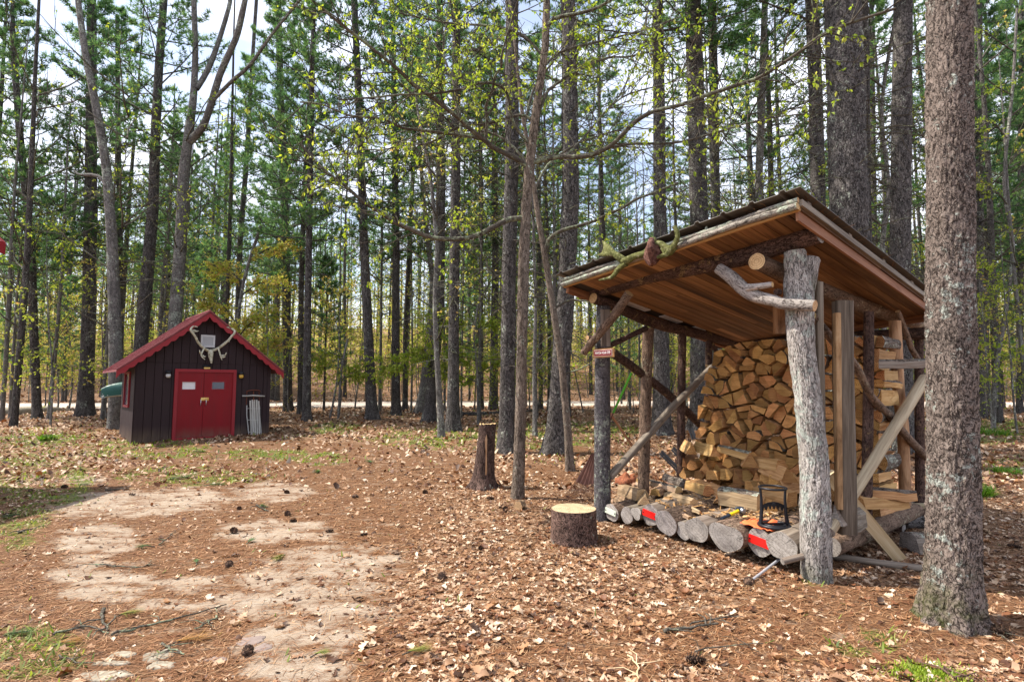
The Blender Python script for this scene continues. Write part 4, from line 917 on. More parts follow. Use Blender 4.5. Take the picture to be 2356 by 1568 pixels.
while cnt < 215:
    y = math.sqrt(R.uniform(15 ** 2, 46 ** 2)); x = R.uniform(-1, 1) * (y * .98 + 1)
    if abs(y - road_y(x)) < 3 or not clear(x, y, .5): continue
    if y < 21 and -13 < x < 6.5: continue
    if y < 22 and -9 < x < -3: continue
    i = R.choice((0, 1, 2, 3, 4, 5)); lab = ('slender yellow-green sapling in the understorey of the wood', 'slender sapling with ochre young leaves in the understorey')[i % 2]
    rt = thing('sapling', lab, 'sapling', (x, y, gz(x, y)), R.uniform(0, 6.28), ('green saplings of the understorey', 'ochre saplings of the understorey')[i % 2]); s = R.uniform(.7, 1.35); taken.append((x, y, .05))
    put(rt, SP[i][1], 'trunk', (0, 0, -.1), 0, s); put(rt, SP[i][0], 'crown', (0, 0, -.1), 0, s); cnt += 1
for (u, v, s, l) in [(745, 945, .95, 'young pine with low green boughs right of the shed'), (150, 925, 1.0, 'young pine with low green boughs beyond the road on the left'), (600, 935, .8, 'young pine behind the ochre saplings by the shed'), (30, 940, 1.15, 'young pine at the left edge of the wood'), (1195, 925, 1.0, 'young pine beyond the road in the middle'), (1430, 930, 1.0, 'young pine seen through the left side of the woodshed'), (1700, 928, 1.3, 'young pine above the middle of the woodshed roof'), (2310, 940, 1.2, 'young pine near the right edge of the wood'), (1080, 922, 1.2, 'young pine beyond the fallen trunk'), (460, 925, 1.3, 'young pine far behind the shed roof')]:
    b = ground(u, v); rt = thing('young_pine', l, 'tree', b, R.uniform(0, 6.28), 'young pines'); i = R.randrange(2); m = MB()
    m.tube([(0, 0, -.1), (0, 0, 3), (0, 0, 7.8)], [.07 * s, .05 * s, .015], 8, 0, cap=False); o = m.build('trunk', BARK_PINE, rt); o.scale = (1, 1, s)
    put(rt, YP[i], 'crown', (0, 0, 1.9 * s), 0, s)
# ---- beyond them the wood reads as one mass
T = MB(); L = Leaves()
for i in range(420):
    y = math.sqrt(R.uniform(50 ** 2, 100 ** 2)); x = R.uniform(-1, 1) * (y * 1.0 + 4); z = gz(x, y); h = R.uniform(15, 23); r = R.uniform(.08, .2); a, b_ = R.uniform(-.03, .03), R.uniform(-.03, .03)
    T.tube([(x, y, z - .3), (x + a * h * .5, y + b_ * h * .5, z + h * .5), (x + a * h, y + b_ * h, z + h)], [r, r * .7, .02], 6, 0, cap=False)
    pine = R.random() < .55
    for k in range(80 if pine else 40):
        t = R.uniform(.42 if pine else .3, 1) ** .9; aa = R.uniform(0, 6.28); rad = (3.2 if pine else 2.6) * (1 - t) ** .6 * R.uniform(.3, 1) + .3
        p = Vector((x + a * h * t + math.cos(aa) * rad, y + b_ * h * t + math.sin(aa) * rad, z + h * t))
        if pine: tuft_at(L, p, Vector((math.cos(aa), math.sin(aa), .2)), 6, .75, .06)
o1 = T.build('distant_trunks', BARK_PINE); tag(o1, 'grey trunks of the far wood beyond the road, too many to count', 'woods', kind='stuff')
o2 = L.build('distant_foliage', NEEDLE); tag(o2, 'green needle foliage of the far wood beyond the road', 'foliage', kind='stuff')
L = Leaves()
for i in range(60000):
    y = math.sqrt(R.uniform(44 ** 2, 95 ** 2)); x = R.uniform(-1, 1) * (y * 1.0 + 2); n_ = noise.noise(Vector((x * .25, y * .25, 0)))
    p = Vector((x, y, gz(x, y) + R.uniform(.3, 9) * (1 + n_)))
    for _ in range(3): L.leaf(p + rv() * .4, rv(), R.uniform(.16, .28))
tag(L.build('distant_undergrowth', LEAF_YELLOW), 'yellow-green budding undergrowth of the far wood', 'undergrowth', kind='stuff')
# ------------------------------------------------------------------ the open woodshed
UP = Vector((0, 0, 1))
FL = ground(1385, 1195); FR = ground(1878, 1333)
e1 = Vector((FR.x - FL.x, FR.y - FL.y, 0)); WID = e1.length; e1.normalize()
e2 = Vector((math.sin(math.radians(52.5)), math.cos(math.radians(52.5)), 0))
nf = e1.cross(UP).normalized()
WS = thing('woodshed', 'open log-post woodshed with a ribbed lean-to roof over stacked firewood', 'woodshed', FL)
def c2(x, y): return (1256.5 + .2505 * x, 424 + .2505 * y)
def c3(x, y): return (1727.6 + .2505 * x, 424 + .2505 * y)
def c4(x, y): return (1256.5 + .3506 * x, 785 + .3506 * y)
def c5(x, y): return (1727.6 + .3506 * x, 785 + .3506 * y)
def trace(pix, P0, d, w=None):
    pts, rad = [], []
    for q in pix:
        p = onplane(q[0], q[1], P0, d); pts.append(p); rad.append(pxr(q[2] if len(q) > 2 else w, p))
    return pts, rad
def pole(name, pix, P0, d, mat, endmat, parent=WS, w=None, n=14, jit=.05, sub=4, down=0.0, label=None, plates=0.0):
    pts, rad = trace(pix, P0, d, w)
    base = parent.location
    if down: pts[0] = pts[0] - UP * down
    if len(pts) == 2:
        k = 5; pts = [pts[0].lerp(pts[1], i / k) for i in range(k + 1)]; rad = [lerp(rad[0], rad[1], i / k) for i in range(k + 1)]
        pts = [p + (Vector((R.uniform(-1, 1), R.uniform(-1, 1), R.uniform(-1, 1))) * rad[0] * .12 if 0 < i < k else Vector()) for i, p in enumerate(pts)]
    q = catmull(pts, sub); rr = []
    for i in range(len(q)):
        t = i / sub; k = min(int(t), len(rad) - 2); rr.append(lerp(rad[k], rad[k + 1], t - k))
    m = MB(); m.tube([p - base for p in q], rr, n, 0, True, 1, jit=jit)
    o = m.build(name, [mat, endmat], parent)
    if label: o['label'] = label
    return o
LP = FL + e1 * .02; RP = FR - e1 * .06; RIN = FR - e1 * .24
# posts
pole('post', [(1385, 1196, 40), (1386, 1050, 37), (1386, 900, 35), (1387, 800, 34), (1388, 705, 32)], FL, Vector((1, 0, 0)), BARK_STEEL, END_GREY, n=24, down=.15, jit=.04, label='rough grey bark-covered front post')
def forked_post():
    m = MB(); vx = Vector((1, 0, 0))
    tr = [(1880, 1338, 68), (1878, 1300, 66), (1876, 1200, 66), (1873, 1065, 61), (1866, 990, 59), (1860, 925, 58), (1850, 850, 56), (1843, 785, 58), (1840, 720, 62), (1838, 674, 63), (1832, 620, 52), (1828, 578, 46)]
    pts, rad = trace(tr, FR, vx); pts[0] -= UP * .15
    seg = 72; q = catmull(pts, 14); vs = []; bc = []; fs = []; fr = frames(q); L = 0
    for i, p in enumerate(q):
        if i: L += (p - q[i - 1]).length
        t = i / 14; k = min(int(t), len(rad) - 2); r0 = lerp(rad[k], rad[k + 1], t - k); _, a, b = fr[i]
        for s in range(seg):
            th = 2 * PI * s / seg; x = Vector((math.cos(th) * r0, math.sin(th) * r0, L))
            rdg = abs(noise.noise(Vector((x.x * 42, x.y * 42, L * 6)))) * .016 - .006 + .006 * noise.noise(x * 9)
            vs.append(p + a * math.cos(th) * (r0 + rdg) + b * math.sin(th) * (r0 + rdg) - FL); bc.append(x)
    n = len(q)
    for i in range(n - 1):
        for s in range(seg):
            s2 = (s + 1) % seg; fs.append((i * seg + s, i * seg + s2, (i + 1) * seg + s2, (i + 1) * seg + s))
    m.add(vs, fs, 0, .5, bc, True)
    m.add(vs[(n - 1) * seg:], [tuple(range(seg))], 1, .5, bc[(n - 1) * seg:])
    p2, r2 = trace([(1850, 720, 34), (1858, 660, 36), (1864, 620, 34), (1870, 592, 28)], FR, vx)
    m.tube([p - FL for p in catmull(p2, 4)], [r2[min(3, i // 4)] for i in range(13)], 16, 0, True, 1, jit=.08)
    o = m.build('post', [BARK_POST, END_GREY], WS); o['label'] = 'pale furrowed front post with a forked top'
forked_post()
def squared(name, u0, v0, u1, v1, wpx, dep, P0, d, mat, label=None, jit=.004):
    a = onplane(u0, v0, P0, d); b = onplane(u1, v1, P0, d); w = pxr(wpx, a) * 2; ax = (b - a).normalized()
    X = (d - ax * d.dot(ax)).normalized(); Y = ax.cross(X); n = 28; S = 22; ln = (b - a).length; m = MB(); vs = []; bc = []; sd_ = R.random() * 90
    for i in range(S + 1):
        z = ln * i / S
        for k in range(n):
            th = 2 * PI * k / n; c, s_ = math.cos(th), math.sin(th); q = 1 / max(abs(c), abs(s_)) ** .88
            q *= 1 + .10 * noise.noise(Vector((c * 1.2 + sd_, s_ * 1.2, z * 1.1))) - .05 * abs(noise.noise(Vector((c * 7 + sd_, s_ * 7, z * .5))))
            x, y = c * q * w / 2, s_ * q * dep / 2
            vs.append(a + X * x + Y * y + ax * z - WS.location); bc.append((x, y, z))
    fs = [(i * n + k, i * n + (k + 1) % n, (i + 1) * n + (k + 1) % n, (i + 1) * n + k) for i in range(S) for k in range(n)]
    m.add(vs, fs, 0, .5, bc, True); m.add(vs[:n], [tuple(reversed(range(n)))], 0, .5, bc[:n]); m.add(vs[S * n:], [tuple(range(n))], 0, .5, bc[S * n:])
    o = m.build(name, mat, WS)
    if label: o['label'] = label
    return o
vx = Vector((1, 0, 0))
squared('post', 1887, 1110, 1881, 650, 17, .1, FR + e2 * .13, vx, WOOD_GREY, 'squared grey timber behind the forked post')
pole('post', [(1480, 1135, 27), (1483, 1000, 26), (1487, 870, 25), (1492, 755, 26)], LP, e2, BARK_TAN, END_TAN, n=12, jit=.04)
pole('post', [(1566, 1100, 19), (1568, 900, 18), (1570, 768, 18)], LP, e2, BARK_RED, END_TAN, n=12, jit=.05)
pole('post', [(1628, 1080, 16), (1630, 900, 15), (1631, 785, 15)], LP, e2, BARK_RED, END_TAN, n=12, jit=.05)
squared('post', 1946, 1226, 1938, 693, 38, .13, RP, vx, WOOD_DARKPOST, 'thick squared grey timber post', .008)
squared('post', 1930, 1170, 1925, 720, 13, .06, RP - e2 * .07, vx, WOOD_PEEL, 'split brown timber beside the squared post', .01)
pole('post', [(1994, 1195, 22), (1996, 1000, 22), (1998, 850, 21), (1999, 718, 21)], RP, e2, BARK_RED, END_TAN, n=14, jit=.06, label='thin dark-barked side post')
pole('post', [(2083, 1166, 23), (2078, 1000, 24), (2067, 900, 24), (2059, 738, 25)], RP, e2, WOOD_PEEL, END_TAN, n=14, jit=.06, label='half-peeled orange-brown side post')
pole('post', [(2117, 1195, 20), (2116, 1000, 19), (2114, 780, 18)], RP, e2, BARK_RED, END_TAN, n=12, jit=.04)
# beams
pole('beam', [(1338, 674, 32), (1400, 660, 34), (1500, 632, 37), (1600, 613, 40), (1700, 592, 43), (1800, 561, 46), (1886, 535, 48)], FL - e2 * .02, e1, BARK_RED, END_GREY, n=26, jit=.03, label='dark red-brown front beam log')
pole('beam', [c2(430, 1045) + (25,), c2(700, 1150) + (25,), c2(1000, 1275) + (24,), c2(1400, 1370) + (24,), c2(1750, 1450) + (23,)], LP, e2, BARK_RED, END_TAN, n=18, jit=.05, label='bowed log along the left side')
pole('beam', [(1741, 601, 39), (1805, 629, 37), (1880, 662, 34), (1960, 694, 32), (2040, 722, 30), (2140, 752, 29)], RIN, e2, BARK_TAN, END_TAN, n=20, jit=.03, label='tan log along the right side with its sawn end out front')
BK = FL + e2 * 3.0
pole('beam', [(1640, 792, 20), (1760, 786, 22), (1900, 778, 24), (2150, 765, 28)], BK, e1, BARK_RED, END_TAN, n=14, jit=.04)
# braces
pole('brace', [c4(430, 70) + (21,), c4(640, 220) + (20,), c4(850, 390) + (19,), c4(1010, 545) + (18,)], LP - e1 * .03, e2, BARK_RED, END_TAN, n=12, jit=.05, label='dark brace falling to the right on the left side')
pole('brace', [c4(420, 885) + (19,), c4(640, 645) + (18,), c4(860, 400) + (17,), c4(1140, 120) + (15,)], LP + e1 * .05, e2, WOOD_GREY, END_GREY, n=12, jit=.04, label='grey brace rising to the right on the left side')
pole('brace', [c2(460, 1540) + (13,), c2(680, 1435) + (13,), c2(920, 1320) + (12,)], LP + e1 * .04, e2, BARK_RED, END_TAN, n=10, jit=.05)
pole('brace', [c4(1090, 20) + (10,), c4(1130, 90) + (10,), c4(1160, 150) + (9,)], LP, e2, BARK_RED, END_TAN, n=10, jit=.05)
pole('brace', [c2(345, 1545) + (17,), c2(520, 1330) + (20,), c2(640, 1180) + (22,), c2(765, 1000) + (22,)], FL - e2 * .17, e1, BARK_TAN, END_TAN, n=14, jit=.05, label='stout branch brace across the left front post')
pole('brace', [c2(1585, 770) + (24,), c2(1700, 850) + (30,), c2(1800, 945) + (31,), c2(1900, 1015) + (30,), c2(2100, 1070) + (27,), c3(300, 1095) + (27,), c3(590, 1115) + (26,)], FL - e2 * .2, e1, BARK_SILVER, END_TAN, n=18, jit=.06, label='crooked silvery branch brace at the forked post')
pole('brace', [c2(1850, 950) + (20,), c2(1960, 935) + (15,), c2(2080, 918) + (13,)], FL - e2 * .24, e1, BARK_SILVER, END_TAN, n=10, jit=.05, label='sawn side stub of the silvery branch')
pole('brace', [c3(555, 1210) + (22,), c3(700, 1370) + (20,), c5(690, 170) + (18,), c5(790, 360) + (17,), c5(920, 500) + (18,), c5(1010, 610) + (17,), c5(1150, 760) + (17,)], RP - e2 * .06 - e1 * .02 + e1 * .1, e2, BARK_TAN, END_TAN, n=12, jit=.07, label='knotty branch brace falling to the right')
pole('brace', [c5(515, 1250) + (25,), c5(1140, 245) + (24,)], RP + e1 * .17, e2, WOOD_POLE, END_GREY, n=14, jit=.04, label='peeled yellow-grey pole brace rising to the right')
pole('brace', [c3(1350, 1165) + (11,), c3(1440, 1400) + (12,), c5(1060, 60) + (12,), c5(1125, 160) + (12,)], RP + e1 * .05, e2, BARK_TAN, END_TAN, n=9, jit=.05)
# timbers hanging at the forked post and on the left front post
o = squared('batten', 1793, 768, 1791, 636, 25, .07, FL - e2 * .04, vx, WOOD_PEEL, 'split upright timber left of the forked post', .01)
o = squared('batten', 1393, 797, 1392, 712, 23, .05, FL - e2 * .11, vx, WOOD_GREY, 'grey block on the left front post')
m = MB(); p = onplane(*c3(258, 990), FL - e2 * .12, e1) - FL; m.tube([p, p + nf * .05], [.03, .026], 12, 0, jit=.04); m.build('knot', BARK_RED, WS)
m = MB(); p = onplane(*c2(405, 1410), FL - e2 * .15, e1) - FL; m.tube([p + nf * .05, p - nf * .05], [.028, .03], 12, 0, True, 1); m.build('peg', [BARK_TAN, END_TAN], WS)
# sill log on the right, cross sleepers
pole('sill_log', [c5(525, 1345) + (44,), c5(800, 1230) + (40,), c5(1085, 1105) + (30,)], RP + e1 * .04, e2, BARK_TAN, END_GREY, n=18, jit=.04)
for t in (.45, 2.4):
    a = FL + e2 * t + e1 * .1; b = FL + e2 * t + e1 * (WID - .1); m = MB()
    m.tube([Vector((q.x, q.y, gz(q.x, q.y) + .03)) - FL for q in (a, (a + b) / 2, b)], .06, 12, 0, True, 1, jit=.04); m.build('sleeper', [BARK_RED, END_GREY], WS)
# floor logs with sawn grey ends
DK = FL - e2 * .03; deck_top = []; logs = []
for (u, v, r, k) in [(1407, 1178, 18.5, 0), (1440, 1185, 17, 0), (1468, 1179, 12.5, 1), (1496, 1184, 22, 0), (1537, 1200, 26, 0), (1575, 1219, 18, 0), (1608, 1217, 26.5, 0), (1683, 1231, 33, 2), (1747, 1247, 28, 0), (1801, 1254, 31, 0)]:
    p = onplane(u, v, DK, e1); r_ = pxr(r * 2, p) * 1.08; off = -e2 * (.1 if k == 2 else R.uniform(-.02, .05)); p = p + off
    m = MB(); pts = [p + e2 * (2.9 * i / 8) + Vector((0, 0, .01 * math.sin(i))) - FL for i in range(9)]
    if k == 2: fl = lambda i, th: 1 + .17 * math.cos(2 * th + 1.2) + .10 * math.cos(3 * th)
    elif k == 1: fl = lambda i, th: .8 + .35 * abs(math.cos(1.5 * th + .5))
    else: ph, am = R.uniform(0, 6), R.uniform(.03, .09); fl = lambda i, th: 1 + am * math.cos(2 * th + ph) + .03 * math.cos(5 * th + ph)
    m.tube(pts, r_, 28, 0, True, 1, jit=.03, flare=fl)
    logs.append((m.build('floor_log', [WOOD_GREY if R.random() < .6 else BARK_TAN, END_GREY], WS), p, r_)); deck_top.append((p, p.z + r_))
RED_REF = make_paint('red_reflector', (.78, .015, .012, 1), .25, .05, spec=.6); PALE_REF = make_paint('pale_reflector', (.6, .66, .54, 1), .3, .05, spec=.6); NAIL = make_paint('dark_steel', (.05, .05, .055, 1), .4, .2, .8)
for i, mat, l in ((0, PALE_REF, 'pale green-white reflector strip'), (3, RED_REF, 'red reflector strip'), (8, RED_REF, 'red reflector strip')):
    lo, p, r_ = logs[i]; a = math.radians(-9); X = (e1 * math.cos(a) + UP * math.sin(a)).normalized(); Y = nf.cross(X); M_ = Matrix((X, Y, nf)).transposed(); m = MB(); c = p - FL - e2 * .016 + UP * .01
    m.box(c, (r_ * 1.6, r_ * .62, .008), M_, 0)
    for s in (-1, 1): m.box(c + X * r_ * .68 * s + nf * .005, (.012, .012, .004), M_, 1)
    o = m.build('reflector', [mat, NAIL], lo); o['label'] = l
# ---- roof
RF = FL - e2 * .45
PL = onplane(1300, 660, RF, e1); PR = onplane(1842, 482, RF, e1); E1 = (PR - PL); RW = E1.length; E1.normalize()
PB = onplane(2123, 688, PR, e2); E2 = (PB - PR).normalized(); RD = 3.75
RN = E1.cross(E2).normalized()
MR = Matrix((E1, RN, -E2)).transposed() if RN.z > 0 else Matrix((E1, -RN, E2)).transposed()
RN = RN if RN.z > 0 else -RN
def rp(a, t, h): return PL + E1 * a + E2 * t + RN * h - FL
m = MB(); nb = 25; bw = RW / nb
for i in range(2, nb):
    cuts = [0.0] + ([R.uniform(.7, 3.0)] if R.random() < .6 else []) + [RD]
    for t0, t1 in zip(cuts, cuts[1:]):
        m.box(rp((i + .5) * bw, (t0 + t1) / 2, .012 + R.uniform(-.0015, .0015)), (bw - R.uniform(.004, .008), .02, t1 - t0 - .004), MR, 0, R.random())
m.build('soffit', WOOD_BOARD, WS)
m = MB(); m.box(rp(bw, RD / 2, .03), (2 * bw, .012, RD), MR, 0, .3); o = m.build('roof_underlay', make_paint('dark_underlay', (.035, .026, .022, 1), .9, .2), WS)
WHITEP = make_paint('white_panel', (.72, .7, .74, 1), .5, .06)
for t0, t1 in ((.9, 1.35), (1.65, 2.05), (2.35, 2.6)):
    m = MB(); m.box(rp(bw * 1.35, (t0 + t1) / 2, .012), (bw * .9, .012, t1 - t0), MR, 0); m.build('skylight', WHITEP, WS)
WOOD_TRIM = make_wood('trim_board', (.12, .05, .022, 1), (.24, .11, .045, 1), (.36, .19, .085, 1), 14, .05, .2)
WOOD_EDGE = make_wood('edge_board', (.3, .15, .05, 1), (.48, .27, .1, 1), (.6, .38, .17, 1), 16, .05, .2)
m = MB(); m.box(rp(bw * .3, RD / 2, -.03), (.04, .09, RD - .02), MR, 0); o = m.build('trim_board', WOOD_TRIM, WS); o['label'] = 'dark red-brown trim along the left eave'
m = MB(); m.box(rp(RW / 2, RD - .25, -.035), (RW - .2, .09, .04), MR, 0); m.build('trim_board', WOOD_TRIM, WS)
m = MB(); m.box(rp(RW / 2, -.013, .012), (RW, .05, .024), MR, 0); o = m.build('fascia_board', WOOD_EDGE, WS); o['label'] = 'orange board under the front fascia poles'
m = MB(); m.box(rp(RW - .03, RD / 2, -.025), (.022, .12, RD), MR, 0); o = m.build('fascia_board', make_wood('worn_board', (.1, .05, .03, 1), (.22, .105, .055, 1), (.34, .185, .1, 1), 14, .06, .3), WS); o['label'] = 'worn brown board under the right roof edge'
m = MB(); m.box(rp(RW + .003, RD / 2, .05), (.04, .055, RD + .03), MR, 0); o = m.build('fascia_board', WOOD_GREY, WS); o['label'] = 'grey lath along the right roof edge'
for h, r_, off in ((.022, .028, -.045), (.072, .022, -.035)):
    pts = [rp(RW * i / 10 + (0 if h < .05 else .0), off + R.uniform(-.006, .006), h + R.uniform(-.006, .006)) for i in range(11)]; m = MB()
    m.tube(catmull(pts, 3), [r_ * R.uniform(.92, 1.08) for _ in range(31)], 12, 0, True, 1, jit=.06)
    if h > .05:
        q = pts[7] + RN * .02; m.tube([q, q + RN * .03 + E1 * .005], [.015, .008], 8, 0, True, 1)
    o = m.build('fascia_pole', [BARK_POLE, END_TAN], WS); o['label'] = 'lower bark-covered fascia pole' if h < .05 else 'upper thin fascia pole'
# ribbed metal sheets with a rusty drift of needles
METAL = make_paint('grey_metal_sheet', (.14, .125, .11, 1), .55, .35, .3, streak=False)
prof = []; a = -.06; pitch = .26
while a < RW + .05:
    prof += [(a, .118), (a + .05, .118), (a + .065, .142), (a + .095, .142), (a + .11, .118)]; a += pitch
prof = [(x, z + .022) for x, z in prof if x < RW + .04] + [(RW + .05, .14)]
m = MB(); n = len(prof); vs = []
for h in (0, .004):
    for t in (-.1, RD + .05): vs += [rp(x, t, z + h + .0) for x, z in prof]
fs = []
for k in range(n - 1):
    fs += [(k, k + 1, n + k + 1, n + k), (2 * n + k, 3 * n + k, 3 * n + k + 1, 2 * n + k + 1), (k, 2 * n + k, 2 * n + k + 1, k + 1), (n + k, n + k + 1, 3 * n + k + 1, 3 * n + k)]
fs += [(0, n, 3 * n, 2 * n), (n - 1, 3 * n - 1, 4 * n - 1, 2 * n - 1)]
m.add(vs, fs, 0, .5); m.build('roof_sheet', METAL, WS)
for i, t in enumerate((.15, .95, 1.75, 2.55, 3.3)):
    m = MB(); m.box(rp(RW / 2, t, .1), (RW + .02, .034, .06), MR, 0); m.build('purlin', WOOD_GREY, WS)
# drift of needles on the roof
n = 2600; aa = RW - np.abs(rng.normal(0, .5, n)); tt = rng.uniform(0, RD, n)
P = np.array([tuple(FL + rp(float(min(max(x, 0), RW + .03)), float(t), .13)) for x, t in zip(aa, tt)])
v_, f_ = strips(P, rng.uniform(.06, .12, n), np.full(n, .005), rng.uniform(0, 6.28, n), rng.uniform(-.1, .3, n))
tag(obj_of('roof_needles', big_mesh('roof_needles', v_, f_, NEEDLE_DRY, np.repeat(rng.random(n), 2))), 'rusty pine needles drifted on the woodshed roof', 'needles', kind='stuff')
# ------------------------------------------------------------------ stacked firewood
def clip(poly, nx_, ny_, c):
    out = []
    for i, p in enumerate(poly):
        q = poly[(i + 1) % len(poly)]; dp = nx_ * p[0] + ny_ * p[1] - c; dq = nx_ * q[0] + ny_ * q[1] - c
        if dp <= 0: out.append(p)
        if dp * dq < 0: t = dp / (dp - dq); out.append((p[0] + (q[0] - p[0]) * t, p[1] + (q[1] - p[1]) * t))
    return out
def area_c(poly):
    A = X = Y = 0
    for i, p in enumerate(poly):
        q = poly[(i + 1) % len(poly)]; k = p[0] * q[1] - q[0] * p[1]; A += k; X += (p[0] + q[0]) * k; Y += (p[1] + q[1]) * k
    return (A / 2, X / (3 * A), Y / (3 * A)) if abs(A) > 1e-9 else (0, 0, 0)
def tidy(poly, mn):
    poly = list(poly); ch = True
    while ch and len(poly) > 3:
        ch = False
        for i in range(len(poly)):
            a, b = poly[i], poly[(i + 1) % len(poly)]
            if math.hypot(a[0] - b[0], a[1] - b[1]) < mn:
                poly[i] = ((a[0] + b[0]) / 2, (a[1] + b[1]) / 2); poly.pop((i + 1) % len(poly)); ch = True; break
    return poly
def billet(poly, Lz, bark=None, endm=END_FIRE, sidem=WOOD_SPLIT, rough=.006):
    """split log: polygon in x,y (CCW about 0,0), front end at z=0, running to -Lz; edge `bark` is bulged and barked"""
    out = []; kind = []; n = len(poly)
    for i, p in enumerate(poly):
        q = poly[(i + 1) % n]; d = (q[0] - p[0], q[1] - p[1]); l = math.hypot(*d); nn = (d[1] / l, -d[0] / l); k = 6 if i == bark else 3
        for j in range(k):
            t = j / k; bl = (l * .2 * 4 * t * (1 - t)) if i == bark else (R.uniform(-.004, .004) if j else 0)
            out.append((p[0] + d[0] * t + nn[0] * bl, p[1] + d[1] * t + nn[1] * bl)); kind.append(2 if i == bark else 1)
    m = MB(); N = len(out); S = 5; r = R.random(); tx, ty = R.uniform(-.12, .12), R.uniform(-.12, .12); vs = []
    for s in range(S + 1):
        z = -Lz * s / S; tw = R.uniform(-.03, .03) * s
        for (x, y) in out:
            j = rough if 0 < s < S else rough * .3
            zz = z + ((x * tx + y * ty) if s == 0 else 0) + (R.uniform(-.003, .003) if s == 0 else 0)
            vs.append((x * (1 - .02 * s) - y * tw + R.uniform(-j, j), y * (1 - .02 * s) + x * tw + R.uniform(-j, j), zz))
    m.add(vs[:N], [tuple(range(N))], 0, r); m.add(vs[S * N:], [tuple(reversed(range(N)))], 0, r)
    fs, ms = [], []
    for s in range(S):
        for k in range(N):
            k2 = (k + 1) % N; fs.append((s * N + k, (s + 1) * N + k, (s + 1) * N + k2, s * N + k2)); ms.append(kind[k])
    m.add(vs, fs, ms, r); return m.mesh('firewood', [endm, sidem, BARK_FIRE])
SP0 = FL + e2 * 1.62 + e1 * .0
def sz(u, v): p = onplane(u, v, SP0, e1); return ((p - SP0).dot(e1), p.z)
outline = [sz(*q) for q in [(1600, 1100), (1604, 985), (1612, 905), (1640, 812), (1690, 788), (1760, 779), (1850, 776), (1960, 772), (2028, 769), (2034, 1190), (1850, 1215)]]
outline.reverse()
if area_c(outline)[0] < 0: outline.reverse()
def inside(p, poly):
    c = False; j = len(poly) - 1
    for i in range(len(poly)):
        a, b = poly[i], poly[j]
        if (a[1] > p[1]) != (b[1] > p[1]) and p[0] < (b[0] - a[0]) * (p[1] - a[1]) / (b[1] - a[1]) + a[0]: c = not c
        j = i
    return c
xs = [p[0] for p in outline]; zs_ = [p[1] for p in outline]; seeds = []
for _ in range(14000):
    q = (R.uniform(min(xs), max(xs)), R.uniform(min(zs_), max(zs_)))
    if inside(q, outline) and all(math.hypot((q[0] - s[0]) * .92, (q[1] - s[1]) * 1.08) > .152 for s in seeds): seeds.append(q)
MS = Matrix((e1, UP, nf)).transposed()
FG = 'split firewood stacked in the woodshed'
def place_billet(me, c, M_, label, group=FG):
    o = obj_of('firewood', me); o.matrix_world = Matrix.Translation(c) @ M_.to_4x4(); tag(o, label, 'firewood', group); return o
npc = 0
for s in seeds:
    poly = outline
    for q in seeds:
        if q is s or abs(q[0] - s[0]) + abs(q[1] - s[1]) > .7: continue
        nx_, ny_ = q[0] - s[0], q[1] - s[1]; poly = clip(poly, nx_, ny_, (nx_ * (q[0] + s[0]) + ny_ * (q[1] + s[1])) / 2)
    if len(poly) < 3: continue
    A, cx_, cy_ = area_c(poly); pieces = [poly]
    if A > .014:
        th = R.choice((R.uniform(.2, 1.0), R.uniform(2.1, 2.9), R.uniform(0, PI))); nx_, ny_ = math.cos(th), math.sin(th); c_ = nx_ * cx_ + ny_ * cy_
        pieces = [clip(poly, nx_, ny_, c_), clip(poly, -nx_, -ny_, -c_)]
    for pc in pieces:
        pc = tidy(pc, .056)
        if len(pc) < 3: continue
        A, cx_, cy_ = area_c(pc)
        if A < .0028: continue
        f = .86 if len(pc) > 3 else .84
        loc = [((x - cx_) * f + R.uniform(-.004, .004), (y - cy_) * f + R.uniform(-.004, .004)) for x, y in pc]
        ln = [math.hypot(loc[i][0] - loc[(i + 1) % len(loc)][0], loc[i][1] - loc[(i + 1) % len(loc)][1]) for i in range(len(loc))]
        bark = ln.index(max(ln)) if R.random() < .6 else None
        me = billet(loc, R.uniform(.38, .46), bark)
        c = SP0 + e1 * cx_ + UP * cy_ - SP0.z * UP + nf * R.uniform(-.09, .08)
        M_ = Matrix.Rotation(R.uniform(-.09, .09), 3, 'Z') @ MS @ Matrix.Rotation(R.uniform(-.05, .05), 3, 'X')
        place_billet(me, c, M_, 'orange-brown split log packed end-on in the big firewood stack'); npc += 1
print('stack pieces', npc, file=__import__('sys').stderr)
# loose billets tumbled at the foot of the stack and lying on the floor logs
def wedge(w, h, k):
    if k == 'tri': p = [(-w * .5, -h * .4), (w * .5, -h * .45), (R.uniform(-.2, .2) * w, h * .55)]
    elif k == 'half': p = [(-w * .5, -h * .4), (w * .5, -h * .4), (w * .38, h * .3), (0, h * .5), (-w * .38, h * .3)]
    elif k == 'rect': p = [(-w * .5, -h * .5), (w * .5, -h * .5), (w * .48, h * .5), (-w * .46, h * .48)]
    else: p = [(-w * .5, -h * .35), (w * .1, -h * .5), (w * .5, -h * .1), (w * .25, h * .45), (-w * .3, h * .5)]
    return p
def loose(cx, cy, t, yaw, Lz, w, h, k, label, bark=None, end=END_FIRE, side=WOOD_SPLIT, cc=c4, pitch=0, roll=0, group='loose firewood at the foot of the stack', dz=0.0):
    c = onplane(*cc(cx, cy), FL + e2 * t, e1) + UP * dz
    M_ = Matrix.Rotation(math.radians(yaw), 3, 'Z') @ MS @ Matrix.Rotation(math.radians(pitch), 3, 'X') @ Matrix.Rotation(math.radians(roll), 3, 'Z')
    me = billet(wedge(w, h, k), Lz, bark, end, side)
    o = place_billet(me, c, M_, label, group)
    o.matrix_world = Matrix.Translation(c + M_ @ Vector((0, 0, Lz * .5 if abs(yaw) > 25 else 0))) @ M_.to_4x4()
